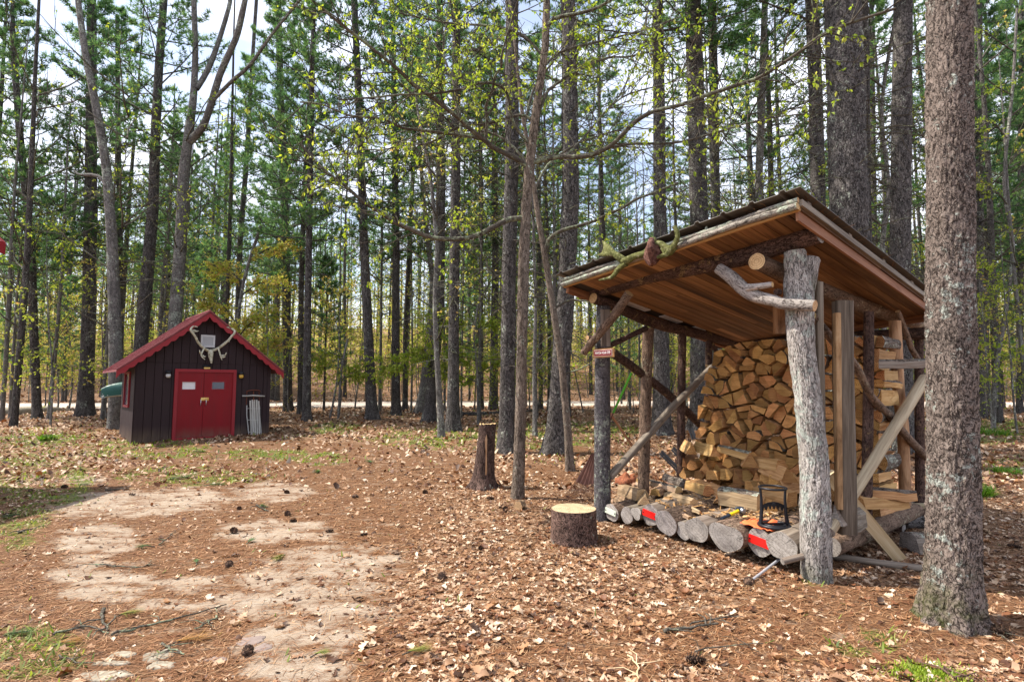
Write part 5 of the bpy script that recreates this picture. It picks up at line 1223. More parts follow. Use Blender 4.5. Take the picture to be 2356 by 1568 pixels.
GR1 = 'tumbled split log in the sloping heap at the foot of the stack'
for cx, cy, t, yaw, L_, w, h, k in [(895, 790, 1.5, 0, .4, .14, .15, 'tri'), (960, 812, 1.42, 10, .4, .15, .12, 'q'), (1035, 825, 1.4, -8, .4, .16, .13, 'tri'), (1085, 878, 1.3, 0, .4, .18, .13, 'half'), (1180, 872, 1.3, 8, .4, .17, .14, 'q'), (1250, 895, 1.28, -6, .4, .15, .18, 'tri'), (1320, 880, 1.3, 5, .4, .14, .13, 'q'), (1385, 905, 1.25, 0, .4, .13, .18, 'tri'), (1440, 900, 1.2, 10, .4, .15, .16, 'half'), (1215, 970, 1.15, 0, .4, .15, .1, 'half'), (1330, 950, 1.15, -10, .4, .15, .12, 'q'), (1410, 960, 1.1, 5, .4, .15, .12, 'tri'), (1120, 830, 1.38, 4, .4, .14, .11, 'tri'), (1190, 800, 1.4, -4, .4, .15, .12, 'q'), (1000, 880, 1.32, 6, .4, .13, .12, 'q'), (900, 860, 1.4, 0, .4, .12, .12, 'tri'), (1500, 920, 1.0, 5, .4, .16, .14, 'q'), (1540, 960, .9, -5, .4, .15, .15, 'tri')]:
    loose(cx, cy, t, yaw + R.uniform(-8, 8), L_, w, h, k, GR1, 0 if R.random() < .5 else None, roll=R.uniform(-15, 15))
for a in [(925, 690, 1.42, 48, .44, .15, .14, 'tri', 'wide split log at the upper left end of the tumbled heap', None), (1050, 705, 1.35, 62, .46, .16, .14, 'tri', 'split log lying slantwise left of the barked branch piece', None), (1245, 728, 1.33, 74, .52, .13, .11, 'half', 'grey barked log lying across the top of the tumbled heap', 3), (1335, 775, 1.25, 30, .36, .2, .17, 'tri', 'broad pale wedge below the barked log of the heap', None), (1440, 800, 1.2, 66, .5, .17, .13, 'q', 'long split log sloping down in the right part of the heap', None), (1515, 850, 1.1, 58, .44, .2, .16, 'tri', 'big bright split log against the forked post', None), (1055, 965, 1.0, 86, .4, .14, .14, 'rect', 'flat-sided squared log lying lengthwise in front of the heap', None), (860, 915, 1.25, 70, .5, .14, .1, 'tri', 'hollow grey slab lying behind the left floor pieces', 2)]:
    loose(*a[:9], bark=a[9], pitch=R.uniform(-6, 6))
for a in [(1275, 1037, .62, 84, .46, .16, .17, 'rect', 'barked half log lying lengthwise left of the kindling splitter', 2), (880, 1040, .45, 72, .46, .14, .13, 'half', 'smooth pale log lying slantwise on the floor logs', None), (640, 1022, .32, 40, .36, .14, .12, 'tri', 'short wedge between the two leftmost floor pieces', None), (565, 990, .45, 74, .42, .2, .14, 'q', 'wide split slab nearest the grey front post', None), (715, 990, .6, 18, .4, .13, .1, 'half', 'round-topped split log behind the smooth pale one', None), (780, 950, .85, 76, .5, .12, .08, 'half', 'weathered thin slab with mossy bark on the floor logs', 3)]:
    loose(*a[:9], bark=a[9], end=END_FIRE if a[0] in (715,) else END_TAN, side=WOOD_OLD)
loose(565, 1150, .12, 5, .4, .1, .16, 'tri', 'grey split wedge standing among the floor logs right of the forked post', end=END_GREY, side=WOOD_GREY, cc=c5)
loose(600, 1190, .3, 0, .35, .17, .2, 'half', 'grey round-bottomed log end behind the crossed pole and plank', end=END_GREY, side=WOOD_GREY, cc=c5)
loose(900, 1000, 1.45, -65, .45, .16, .11, 'half', 'log with a pale sawn end sticking out at the right of the stack', bark=2, end=END_TAN, cc=c5)
loose(860, 1055, 1.4, -40, .42, .2, .12, 'half', 'yellow half log at the bottom right of the stack', cc=c5)
loose(1040, 150, 1.55, -70, .5, .16, .1, 'half', 'grey log lying across the right end of the stack top', bark=2, side=WOOD_GREY, end=END_GREY, cc=c5)
for a in [(500, 1040, .55, 60, .36, .13, .11, 'tri', 'short bright wedge lying behind the first floor log ends', None), (1000, 960, .95, 64, .42, .15, .12, 'q', 'thick bright split log left of the squared log', None), (1150, 1040, .8, 20, .38, .15, .12, 'half', 'stubby half log pointing out between the chips', 3), (1420, 1060, .75, 50, .4, .16, .13, 'tri', 'split log lying behind the kindling splitter', None), (1500, 1010, .9, 76, .42, .16, .15, 'rect', 'squarish split log against the foot of the heap by the forked post', None), (690, 925, 1.05, 82, .46, .12, .08, 'half', 'thin barked slab farthest left behind the floor pieces', 3), (970, 1100, .3, 62, .3, .06, .04, 'tri', 'narrow kindling stick among the chips', None), (905, 1145, .1, 70, .2, .05, .03, 'rect', 'small pale kindling piece at the front edge of the floor logs', None)]:
    loose(*a[:9], bark=a[9], end=END_FIRE, side=WOOD_SPLIT if R.random() < .5 else WOOD_OLD)
# chips and splinters on the floor
CH = MB()
for i in range(900):
    k = R.random(); c = FL + e1 * R.uniform(.55, 2.0) + e2 * R.uniform(.1, 1.15); h = min(deck_top, key=lambda q: abs((q[0] - c).dot(e1) - 0))[1] + R.uniform(-.03, .015)
    l = R.uniform(.03, .13); M_ = Matrix.Rotation(R.uniform(0, 6.28), 3, 'Z') @ Matrix.Rotation(R.uniform(-.35, .35), 3, 'Y')
    CH.box((c.x, c.y, h), (l, R.uniform(.006, .022), R.uniform(.003, .009)), M_, R.randrange(2), jit=.004)
tag(CH.build('wood_chips', [WOOD_SPLIT, WOOD_OLD]), 'splinters and wood chips littering the floor logs', 'wood chips', kind='stuff')
# ------------------------------------------------------------------ things in and around the woodshed
IRON = make_paint('black_cast_iron', (.018, .019, .024, 1), .42, .3, .4, 20, streak=False)
def text(body, size, M_, c, mat, parent, name='lettering', sx=1.0):
    cu = bpy.data.curves.new(name, 'FONT'); cu.body = body; cu.size = size; cu.align_x = 'CENTER'; cu.align_y = 'CENTER'; cu.extrude = .0008; cu.offset = size * .018; cu.space_character = 1.02
    tmp = bpy.data.objects.new('tmp', cu); COL.objects.link(tmp); bpy.context.view_layer.update()
    me = bpy.data.meshes.new_from_object(tmp.evaluated_get(bpy.context.evaluated_depsgraph_get())); bpy.data.objects.remove(tmp); me.materials.clear(); me.materials.append(mat)
    o = obj_of(name, me, parent)
    o.matrix_local = Matrix.Translation(c) @ M_.to_4x4() @ Matrix.Diagonal((sx, 1, 1, 1)); return o
# sign
SG = onplane(*c4(377, 76), FL - e2 * .17, e1); sgn = thing('warning_sign', 'small red and white sign reading WATCH YOUR STEP on the left front post', 'sign', SG)
w = pxr(58, SG) * 2 * 1.12; h = pxr(20.5, SG) * 2; MSG = Matrix((e1, UP, nf)).transposed()
SIGNRED = make_paint('sign_red', (.2, .012, .014, 1), .45, .1); WHITE = make_paint('sign_white', (.75, .74, .72, 1), .5, .05)
m = MB(); m.box((0, 0, 0), (w, h, .016), MSG, 0); m.build('board', WOOD_TRIM, sgn)
m = MB(); m.box(nf * .010, (w * .84, h * .70, .006), MSG, 0); m.build('border', WHITE, sgn)
m = MB(); m.box(nf * .0125, (w * .82, h * .63, .006), MSG, 0); m.build('panel', SIGNRED, sgn)
text('WATCH YOUR STEP', h * .40, MSG, nf * .0162, WHITE, sgn, sx=w * .74 / (h * .40 * 9.55))
# mossy antlers on the fascia
AP = FL - e2 * .53; ac = onplane(*c2(985, 640), AP, e1); ant = thing('moose_antlers', 'mossy moose antlers on a broken skull hung on the woodshed fascia', 'antlers', ac)
MOSSBONE = NT('mossy_bone', .9, .2); tc = MOSSBONE.n('ShaderNodeTexCoord').outputs['Object']; a_ = MOSSBONE.noise(tc, 34, 6, .75); MOSSBONE.color(MOSSBONE.ramp(a_, [(.3, (.05, .04, .028, 1)), (.44, (.085, .09, .026, 1)), (.56, (.15, .155, .05, 1)), (.66, (.33, .31, .21, 1))])); MOSSBONE.bump(a_, 1.0, .02); MOSSBONE = MOSSBONE.mat
SKULLB = NT('rotten_skull', .9, .2); tc = SKULLB.n('ShaderNodeTexCoord').outputs['Object']; a_ = SKULLB.noise(tc, 30, 5, .7); SKULLB.color(SKULLB.ramp(a_, [(.35, (.03, .012, .01, 1)), (.5, (.1, .042, .032, 1)), (.72, (.24, .13, .095, 1))])); SKULLB.bump(a_, .9, .015); SKULLB = SKULLB.mat
def ap(x, y, off=0.0): return onplane(*c2(x, y), AP, e1) + nf * off - ac
def bonetube(m, pix, off=(0, 0)):
    pts = [ap(x, y, lerp(off[0], off[1], i / (len(pix) - 1))) for i, (x, y, w) in enumerate(pix)]; q = catmull(pts, 4); rr = []
    for i in range(len(q)):
        t = i / 4; k = min(int(t), len(pix) - 2); rr.append(pxr(lerp(pix[k][2], pix[k + 1][2], t - k) * .2505, ac))
    m.tube(q, rr, 14, 0, jit=.2)
def palm(m, outline, th=.012, off=0.0):
    P = [ap(x, y, off + .02 * math.sin(x * .02)) for x, y in outline]; c = sum(P, Vector()) / len(P) + nf * .01; n = len(P)
    vs = [p + nf * th * .3 for p in P] + [p - nf * th for p in P] + [c + nf * th, c - nf * th * 1.6]
    fs = [(2 * n, i, (i + 1) % n) for i in range(n)] + [(2 * n + 1, n + (i + 1) % n, n + i) for i in range(n)] + [(i, n + i, n + (i + 1) % n, (i + 1) % n) for i in range(n)]
    m.add(vs, fs, 0, .5, smooth=True)
m = MB(); bonetube(m, [(960, 590, 70), (900, 640, 62), (830, 660, 60), (760, 700, 80), (720, 720, 70)], (.0, .03))
palm(m, [(770, 720), (730, 760), (690, 715), (620, 665), (465, 655), (515, 628), (528, 585), (520, 515), (590, 560), (640, 610), (700, 640), (745, 670)], .014, .02)
bonetube(m, [(750, 730, 70), (690, 780, 50), (640, 850, 42), (590, 870, 30), (522, 885, 14)], (.03, .06)); bonetube(m, [(670, 780, 40), (655, 830, 36), (640, 850, 30)], (.03, .05)); m.build('antler', MOSSBONE, ant)
m = MB(); bonetube(m, [(1000, 560, 70), (1050, 545, 60), (1090, 570, 60), (1150, 600, 66), (1190, 560, 52), (1225, 490, 46), (1218, 430, 40), (1200, 395, 42)], (.0, .04))
palm(m, [(1080, 555), (1160, 560), (1200, 590), (1150, 650), (1060, 690), (1090, 640), (1070, 600)], .014, .02)
bonetube(m, [(1150, 610, 50), (1130, 650, 44), (1085, 665, 36), (1055, 680, 22)], (.03, .06)); m.build('antler', MOSSBONE, ant)
m = MB(); pts = [(985, 510), (985, 570), (990, 640), (1000, 700), (1015, 745)]; q = catmull([ap(x, y, .02 + .05 * i / 4) for i, (x, y) in enumerate(pts)], 4)
m.tube(q, [pxr(w * .2505, ac) for w in np.interp(range(len(q)), [0, 4, 8, 12, 16], [60, 120, 150, 110, 50])], 24, 0, jit=.5)
m.tube([ap(985, 500, 0), ap(1000, 540, .02), ap(1010, 570, .02)], [pxr(14, ac), pxr(18, ac), pxr(8, ac)], 9, 1, jit=.1); m.build('skull', [SKULLB, MOSSBONE], ant)
# leaf rake behind the left front post
RKB = make_paint('brown_plastic', (.085, .035, .026, 1), .5, .25, streak=False); RKG = make_paint('green_handle', (.07, .32, .02, 1), .4, .1)
RK = FL + e2 * .12 - e1 * .02; rk = thing('leaf_rake', 'brown plastic leaf rake with a green handle leaning behind the left front post', 'rake', onplane(*c4(210, 1055), RK, e1))
def kp(x, y, off=0.0): return onplane(*c4(x, y), RK, e1) + nf * off - rk.location
m = MB(); a, b = kp(325, 720), kp(516, 205, -.12); m.tube([a, a.lerp(b, .25), a.lerp(b, .5)], [.012] * 3, 10, 0); m.build('shaft', RKB, rk)
m = MB(); m.tube([a.lerp(b, .5), a.lerp(b, .75), b], [.0135, .015, .015], 10, 0); m.build('handle', RKG, rk)
m = MB(); n = 11; top = [(318 - 2 * i, 725 + 8 * i) for i in range(n)]; mid_ = [(lerp(205, 335, i / (n - 1)), lerp(915, 925, i / (n - 1)) + 18 * math.sin(PI * i / (n - 1))) for i in range(n)]
top = [(lerp(296, 340, i / (n - 1)), 735) for i in range(n)]
vs = [kp(x, y, .01 * (i % 2)) for i, (x, y) in enumerate(top)] + [kp(x, y, .03 + .012 * (i % 2)) for i, (x, y) in enumerate(mid_)]; vs += [v - nf * .005 for v in vs]; N = 2 * n
fs = [(i, i + 1, n + i + 1, n + i) for i in range(n - 1)] + [(N + i, N + n + i, N + n + i + 1, N + i + 1) for i in range(n - 1)] + [(0, n, N + n, N), (n - 1, N + n - 1, N + 2 * n - 1, 2 * n - 1)] + [(n + i, n + i + 1, N + n + i + 1, N + n + i) for i in range(n - 1)]
m.add(vs, fs, 0, .5); m.build('head', RKB, rk)
for i in range(22):
    f = i / 21; m = MB(); x0, y0 = lerp(205, 335, f), lerp(915, 925, f) + 18 * math.sin(PI * f); x1, y1 = lerp(112, 318, f), lerp(1052, 1058, f)
    m.tube([kp(x0, y0, .035), kp(lerp(x0, x1, .5), lerp(y0, y1, .5), .05), kp(x1, y1, .05), kp(x1, y1 + 6, .02)], [.0035] * 4, 4, 0); m.build('tine', RKB, rk)
for k in range(2):
    y = 970 + 45 * k; m = MB(); f = (y - 915) / 140; m.tube([kp(lerp(205, 112, f), y, .046), kp(lerp(335, 318, f), y + 6, .046)], [.0035] * 2, 4, 0); m.build('cross_wire', RKB, rk)
# chopping block
CBb = ground(1321, 1243); CB = thing('chopping_block', 'squat bark-covered chopping block with a pale sawn top left of the woodshed', 'chopping block', CBb)
r_ = pxr(104, CBb); hh = at(1321, 1168, CBb.y).z - CBb.z; m = MB(); seg = 64; ring = 22; vs = []; bc = []; fs = []
for i in range(ring + 1):
    z = hh * i / ring
    for k in range(seg):
        th = 2 * PI * k / seg; x = Vector((math.cos(th), math.sin(th), 0)); q = Vector((x.x * r_ * 26, x.y * r_ * 26, z * 16)); d_ = noise.voronoi(q + noise.noise_vector(q * .6) * .6)[0]
        rr = r_ * (1 + .05 * noise.noise(Vector((x.x, x.y, z * 2))) + .04 * (1 - i / ring)) + .012 * (min(.45, d_[1] - d_[0]) - .25)
        vs.append(x * rr + UP * (z - (.04 if i == 0 else 0))); bc.append((x.x * r_, x.y * r_, z))
for i in range(ring):
    for k in range(seg): k2 = (k + 1) % seg; fs.append((i * seg + k, i * seg + k2, (i + 1) * seg + k2, (i + 1) * seg + k))
m.add(vs, fs, 0, .5, bc, True); m.build('bark', make_bark('block_bark', (.018, .01, .008, 1), (.13, .075, .058, 1), (.28, .18, .145, 1), 30, 1.6, 1.0, .02), CB)
m = MB(); tp = [v * 1 for v in vs[ring * seg:]]; c = UP * (hh + .002); m.add([c] + tp, [(0, 1 + k, 1 + (k + 1) % seg) for k in range(seg)], 0, .5, [(0, 0, 0)] + bc[ring * seg:])
m.build('top_face', make_end('block_top', (.26, .185, .105, 1), (.45, .34, .2, 1), (.56, .45, .29, 1), 45, .05, .7), CB)
# tall hollow stump
hb_ = ground(1111, 1122); HS = thing('hollow_stump', 'tall dark hollow stump with a pale rim standing in front of the thick pine', 'stump', hb_)
hh = at(1120, 975, hb_.y).z - hb_.z; r0, r1 = pxr(50, hb_), pxr(40, hb_); m = MB(); seg = 48; ring = 40; vs = []; bc = []; fs = []; lean = (at(1122, 975, hb_.y) - hb_) / hh
for i in range(ring + 1):
    t = i / ring; z = hh * t; c = lean * z; c.z = z
    for k in range(seg):
        th = 2 * PI * k / seg; x = Vector((math.cos(th), math.sin(th), 0)); q = Vector((x.x * 4, x.y * 4, z * 5)); q2 = q * 2.2; d_ = noise.voronoi(q2)[0]
        rr = lerp(r0, r1, min(1, t * 1.3)) * (1 + .5 * math.exp(-z / .1) * (1 + .5 * math.cos(4 * th)) + .04 * noise.noise(q * .4)) + .014 * (min(.5, d_[1] - d_[0]) - .25)
        vs.append(c + x * rr + UP * ((.03 * noise.noise(x * 3) if i == ring else 0) - (.08 if i == 0 else 0))); bc.append((x.x * r0, x.y * r0, z))
for i in range(ring):
    for k in range(seg): k2 = (k + 1) % seg; fs.append((i * seg + k, i * seg + k2, (i + 1) * seg + k2, (i + 1) * seg + k))
m.add(vs, fs, 0, .5, bc, True); m.build('bark', make_bark('stump_bark', (.016, .01, .008, 1), (.07, .042, .034, 1), (.17, .11, .09, 1), 24, 2.4, 1.0, .02), HS)
m = MB(); top = vs[ring * seg:]; c = sum(top, Vector()) / seg; inn = [c + (p - c) * .78 + UP * .012 for p in top]; dn = [c + (p - c) * .6 - UP * .35 for p in top]; o2 = [p + UP * .004 for p in top]
m.add(o2 + inn, [(k, (k + 1) % seg, seg + (k + 1) % seg, seg + k) for k in range(seg)], 0, .5, smooth=True); m.add(inn + dn, [(k, (k + 1) % seg, seg + (k + 1) % seg, seg + k) for k in range(seg)], 1, .5, smooth=True)
m.add(dn, [tuple(range(seg))], 1, .5); m.build('rim', [END_TAN, BARK_RED], HS)
m = MB(); p = lean * hh * .55; fx = Vector((0, -1, 0)); P = [p + Vector((x * r0, -r0 * math.sqrt(max(0, 1 - x * x)) * .93 - .004, z)) for x, z in [(-.02, .22), (.12, .3), (.2, .22), (.17, 0), (.2, -.25), (.1, -.38), (.02, -.3), (.05, 0)]]
m.prism(P, Vector((0, .03, 0)), 0); o = m.build('bare_strip', WOOD_PEEL, HS); o['label'] = 'pale strip where the bark is gone'
# kindling splitter
kb = onplane(1781, 1207, FL + e2 * .12, e1); ks = thing('kindling_splitter', 'black cast-iron kindling splitter with a round top hoop on the floor logs', 'kindling splitter', kb)
rk_ = pxr(58, kb); hk = at(1781, 1121, kb.y).z - kb.z
def hoop(m, z, R_, r_): m.tube([(R_ * math.cos(2 * PI * i / 32), R_ * math.sin(2 * PI * i / 32), z) for i in range(33)], r_, 8, 0, cap=False)
m = MB(); hoop(m, 0, rk_ * 1.12, .016); hoop(m, .008, rk_ * .8, .01); m.build('base_ring', IRON, ks)
m = MB(); hoop(m, hk, rk_, .010); m.build('top_hoop', IRON, ks)
for s in (-1, 1):
    m = MB(); m.tube([(s * rk_ * 1.08, 0, 0), (s * rk_ * .97, 0, hk * .3), (s * rk_ * .94, 0, hk * .7), (s * rk_, 0, hk)], [.02, .015, .012, .011], 10, 0); m.build('upright', IRON, ks)
m = MB(); P = []; n = 14
for i in range(n + 1): x = lerp(-.93, .93, i / n); P.append(Vector((x * rk_, 0, hk * (.50 + .12 * (1 - x * x)))))
lo = []
for i in range(4 * 6 + 1):
    x = lerp(.93, -.93, i / 24); base = .33 + .10 * (1 - x * x); lo.append(Vector((x * rk_, 0, hk * (base + (.09 if (i % 4) in (1, 2) else 0)))))
vs = P + lo; m.prism([v - Vector((0, .006, 0)) for v in vs], Vector((0, .012, 0)), 0); m.build('cross_plate', IRON, ks)
m = MB(); m.tube([(0, -.006, hk * .535), (0, -.014, hk * .535)], [.019, .016], 16, 0); o = m.build('emblem', make_paint('iron_emblem', (.035, .036, .042, 1), .35, .2, .5), ks)
m = MB(); P = [Vector((-rk_ * .9, -.001, hk * .22)), Vector((rk_ * .9, -.001, hk * .22)), Vector((rk_ * .9, -.01, hk * .02)), Vector((-rk_ * .9, -.01, hk * .02))]; m.prism([Vector((p.x, 0, p.z - hk * .08 if p.z < hk * .1 else p.z - hk * .16)) for p in P], Vector((0, .008, 0)), 0); m.build('wedge_blade', IRON, ks)
# club hammer
ha, hb2 = onplane(*c4(1150, 1205), FL + e2 * .0, e1) + UP * .06, onplane(*c4(1285, 1142), FL + e2 * .24, e1) + UP * .06; hm = thing('hammer', 'club hammer with a black and yellow handle lying on the floor logs', 'hammer', ha)
YEL = make_paint('yellow_grip', (.75, .52, .01, 1), .4, .08); BLU = make_paint('black_grip', (.02, .028, .045, 1), .45, .1); STEEL = make_paint('worn_steel', (.28, .29, .31, 1), .35, .25, .8)
d = hb2 - ha; m = MB(); m.tube([d * 0, d * .2, d * .42], [.016, .014, .016], 10, 0); m.build('grip', BLU, hm)
m = MB(); m.tube([d * .42, d * .6, d * .85], [.017, .015, .016], 10, 0); o = m.build('handle', YEL, hm)
ax = (d.cross(UP)).normalized(); m = MB(); c = d * .93; m.tube([c - ax * .055, c - ax * .05, c + ax * .05, c + ax * .055], [.02, .026, .026, .02], 8, 0); m.box(c, (.05, .05, .05), Matrix((d.normalized(), ax, d.normalized().cross(ax))).transposed(), 1); m.build('head', [STEEL, BLU], hm)
# orange cloth under the splitter
ORG = make_paint('orange_cloth', (.85, .16, .05, 1), .7, .1); m = MB(); oc = onplane(*c4(1420, 1195), FL + e2 * .1, e1)
G = {}; nX, nY = 26, 14; vs = []
for j in range(nY + 1):
    for i in range(nX + 1):
        x, y = (i / nX - .5), (j / nY - .5); z = -.01 + .03 * abs(noise.noise(Vector((x * 6, y * 5, 2)))) + .05 * math.exp(-((x - .22) / .12) ** 2 - ((y - .3) / .2) ** 2)
        y2 = y * (1 - .3 * abs(x)) + .1 * noise.noise(Vector((x * 4, y * 3, 8))); vs.append(e1 * (x * .3 + .03 * noise.noise(Vector((y * 6, x * 2, 5)))) + e2 * (y2 * .3) + UP * (z - x * .02))
fs = [(j * (nX + 1) + i, j * (nX + 1) + i + 1, (j + 1) * (nX + 1) + i + 1, (j + 1) * (nX + 1) + i) for j in range(nY) for i in range(nX)]
m.add(vs, fs, 0, .5, smooth=True); o = m.build('cloth', ORG, None, oc); tag(o, 'crumpled orange cloth under the kindling splitter', 'cloth')
md = o.modifiers.new('thick', 'SOLIDIFY'); md.thickness = .004
# new plank leaning out on the right, grey log, pole, log chunk
def bar(name, a, b, w, d_, mat, label, cat, xdir=None):
    m = MB(); ax = (b - a).normalized(); X = (xdir or vx); X = (X - ax * X.dot(ax)).normalized(); m.box((b - a) / 2, (w, d_, (b - a).length), Matrix((X, ax.cross(X), ax)).transposed(), 0, .5, jit=.004)
    return tag(m.build(name, mat, None, a), label, cat)
pa = ground(2070, 1288); pb = at(1906, 1090, pa.y - .32); bar('plank', pa + UP * .01, pb, pxr(27, pa) * 2, .05, WOOD_NEW, 'pale new plank leaning from the ground to the woodshed sill', 'plank')
def lying(name, pts, w, mat, end, label, cat, n=14, jit=.06, mats=None):
    P = catmull(pts, 4); m = MB(); r = pxr(w, pts[0]); m.tube([p - pts[0] for p in P], r, n, 0, True, 1, jit=jit); return tag(m.build(name, [mat, end], None, pts[0]), label, cat)
g1, g2, g3 = (ground(u, v) + UP * .03 for u, v in ((1915, 1286), (2020, 1302), (2150, 1318)))
lying('fallen_log', [g1, g2, g3], 16, WOOD_GREY, END_GREY, 'thin weathered grey log lying on the ground between the post and the right trunk', 'log')
g1, g2 = ground(1788, 1263) + UP * .02, ground(1836, 1290) + UP * .04
PIPE = make_paint('grey_metal_pipe', (.55, .56, .6, 1), .35, .15, .5); gA, gB = ground(1730, 1338) + UP * .015, ground(1822, 1290) + UP * .10
pp_ = thing('metal_pole', 'thin light-grey metal pole lying in front of the forked post', 'pole', gA)
m = MB(); d = gB - gA; m.tube([d * 0, d * .5, d], [.011] * 3, 10, 0); m.build('rod', PIPE, pp_)
m = MB(); m.tube([d * -.02, d * .015], [.014, .014], 10, 0); m.build('tip', IRON, pp_)
gC = onplane(1800, 1291, FR - e2 * .06, vx); gD = onplane(1850, 1278, FR - e2 * .0, vx)
lying('round_timber', [gC, gC.lerp(gD, .5), gD], 15, WOOD_GREY, END_GREY, 'short grey round timber poking out from behind the forked post', 'timber')
gc = ground(2092, 1268); m = MB(); me = billet([(-.13, -.07), (.13, -.08), (.1, .06), (0, .1), (-.1, .07)], .3, 2, END_GREY, WOOD_GREY); o = obj_of('log_chunk', me); o.matrix_world = Matrix.Translation(gc + UP * .09) @ (Matrix.Rotation(-.6, 3, 'Z') @ MS).to_4x4(); tag(o, 'pale grey log chunk on the ground left of the lichen-covered trunk', 'log')
gc = ground(2080, 1213); lying('fallen_log', [gc + UP * .06, gc + UP * .06 + e1 * .0 + vx * .25, gc + UP * .05 + vx * .6], 30, BARK_PINE, END_GREY, 'dark thick log lying behind the woodshed sill on the right', 'log')
gc = onplane(2105, 1163, RP + e2 * 2.6, vx); bar('plank', gc - vx * .3, gc + vx * .4, .05, .07, WOOD_POLE, 'short yellowish plank end behind the right back post', 'plank', UP)
b_ = ground(1192, 1172); m = MB(); me = billet(wedge(.13, .11, 'q'), .14, 0, END_TAN, WOOD_OLD); o = obj_of('log_chunk', me); o.matrix_world = Matrix.Translation(b_ + UP * .05) @ (Matrix.Rotation(.5, 3, 'Z') @ MS).to_4x4(); tag(o, 'small brown block of wood on leaves left of the chopping block', 'log')
b_ = ground(1443, 1112); m = MB(); vs = []; n = 20
for j in range(9):
    for k in range(n): a = 2 * PI * k / n; f = math.cos(j / 8 * PI / 2); q = Vector((math.cos(a) * f, math.sin(a) * f, math.sin(j / 8 * PI / 2))); w = 1 + .5 * noise.noise(q * 2.2); vs.append(Vector((q.x * .2 * w, q.y * .14 * w, q.z * .17 * w - .02)))
m.add(vs, [(j * n + k, j * n + (k + 1) % n, (j + 1) * n + (k + 1) % n, (j + 1) * n + k) for j in range(8) for k in range(n)], 0, .5, smooth=True)
ROT = make_wood('rotten_wood', (.07, .022, .01, 1), (.22, .075, .03, 1), (.36, .15, .06, 1), 18, .4, 1.0); tag(m.build('rotten_stump', ROT, None, b_), 'crumbling red-brown rotten stump behind the left front post', 'stump')
GUT = make_paint('black_plastic', (.02, .022, .028, 1), .4, .2)
for (x0, y0, x1, y1, t, l) in [(755, 725, 880, 850, 1.9, 'left one of the black angled rails lying behind the firewood'), (832, 700, 900, 770, 2.2, 'short black rail lying farther behind the firewood'), (950, 570, 975, 640, 2.4, 'upright end of a black rail behind the firewood')]:
    a, b = onplane(*c4(x0, y0), FL + e2 * t - e1 * .3, e1), onplane(*c4(x1, y1), FL + e2 * t - e1 * .3, e1); m = MB(); ax = (b - a).normalized(); X = ax.cross(nf).normalized()
    for k in (-1, 0, 1): m.box((b - a) / 2 + X * .028 * k + nf * (.012 if k else 0), (.026, .012, (b - a).length), Matrix((X, ax.cross(X), ax)).transposed(), 0)
    tag(m.build('black_rail', GUT, None, a), l, 'rail', 'black rails behind the woodshed')
bar('brown_stick', onplane(*c4(375, 410), FL + e2 * .4 - e1 * .2, e1), onplane(*c4(572, 692), FL + e2 * .7, e1), .03, .03, WOOD_TRIM, 'brown stick slanting behind the left front post', 'stick')
# ------------------------------------------------------------------ the dark shed with red doors
def c1(x, y): return (196.3 + .2505 * x, 667.5 + .2505 * y)
SL, SR = ground(305, 1021), ground(621, 1004)
es = Vector((math.sin(math.radians(47.3)), math.cos(math.radians(47.3)), 0)); ebk = Vector((-es.y, es.x, 0)); SZ = SL.z
RZ = math.atan2(es.y, es.x)
SH = thing('garden_shed', 'dark brown wooden shed with a red roof, scalloped trim and red double doors', 'shed', SL, RZ)
def lp(x, y, off=0.0):
    P = onplane(*c1(x, y), SL + ebk * off, es); return (P - SL).dot(es), P.z - SZ
W = lp(1690, 1000)[0]; D = 2.3
BROWN = make_paint('brown_siding', (.031, .0185, .021, 1), .65, .35, .0, 5, .2, dirt=.45); RED = make_paint('red_door_paint', (.215, .0035, .009, 1), .45, .3, .0, 4, .25, dirt=.4); REDT = make_paint('red_trim_paint', (.27, .012, .02, 1), .55, .22)
ROOFR = NT('faded_red_roof', .55, .35); tc = ROOFR.n('ShaderNodeTexCoord').outputs['Object']; a_ = ROOFR.noise(tc, 3, 5, .65); b_ = ROOFR.noise(tc, 30, 3, .7)
ROOFR.color(ROOFR.mix(ROOFR.ramp(b_, [(.62, 0.0), (.72, .7)]), ROOFR.ramp(a_, [(.3, (.16, .032, .038, 1)), (.6, (.25, .062, .068, 1)), (.8, (.36, .14, .14, 1))]), (.5, .33, .28, 1))); ROOFR = ROOFR.mat
OH = .32; apx = lp(1145, 192, -OH); eL = lp(285, 728, -OH); eR = lp(1822, 748, -OH)
slL = (apx[1] - eL[1]) / (apx[0] - eL[0]); slR = (apx[1] - eR[1]) / (eR[0] - apx[0])
def roofz(x): return apx[1] - .075 - (slL * (apx[0] - x) if x < apx[0] else slR * (x - apx[0]))
def rect(x0, y0, x1, y1, off=0.0): 
    xm, ym = (x0 + x1) / 2, (y0 + y1) / 2; return lp(x0, ym, off)[0], lp(xm, y1, off)[1], lp(x1, ym, off)[0], lp(xm, y0, off)[1]
zt = rect(540, 672, 1650, 690)[3]
m = MB(); G_ = gz(SL.x, SL.y) - SZ - .1
m.prism([Vector((0, .03, G_)), Vector((W, .03, G_)), Vector((W, .03, roofz(W))), Vector((apx[0], .03, roofz(apx[0]))), Vector((0, .03, roofz(0)))], Vector((0, D - .03, 0)), 0)
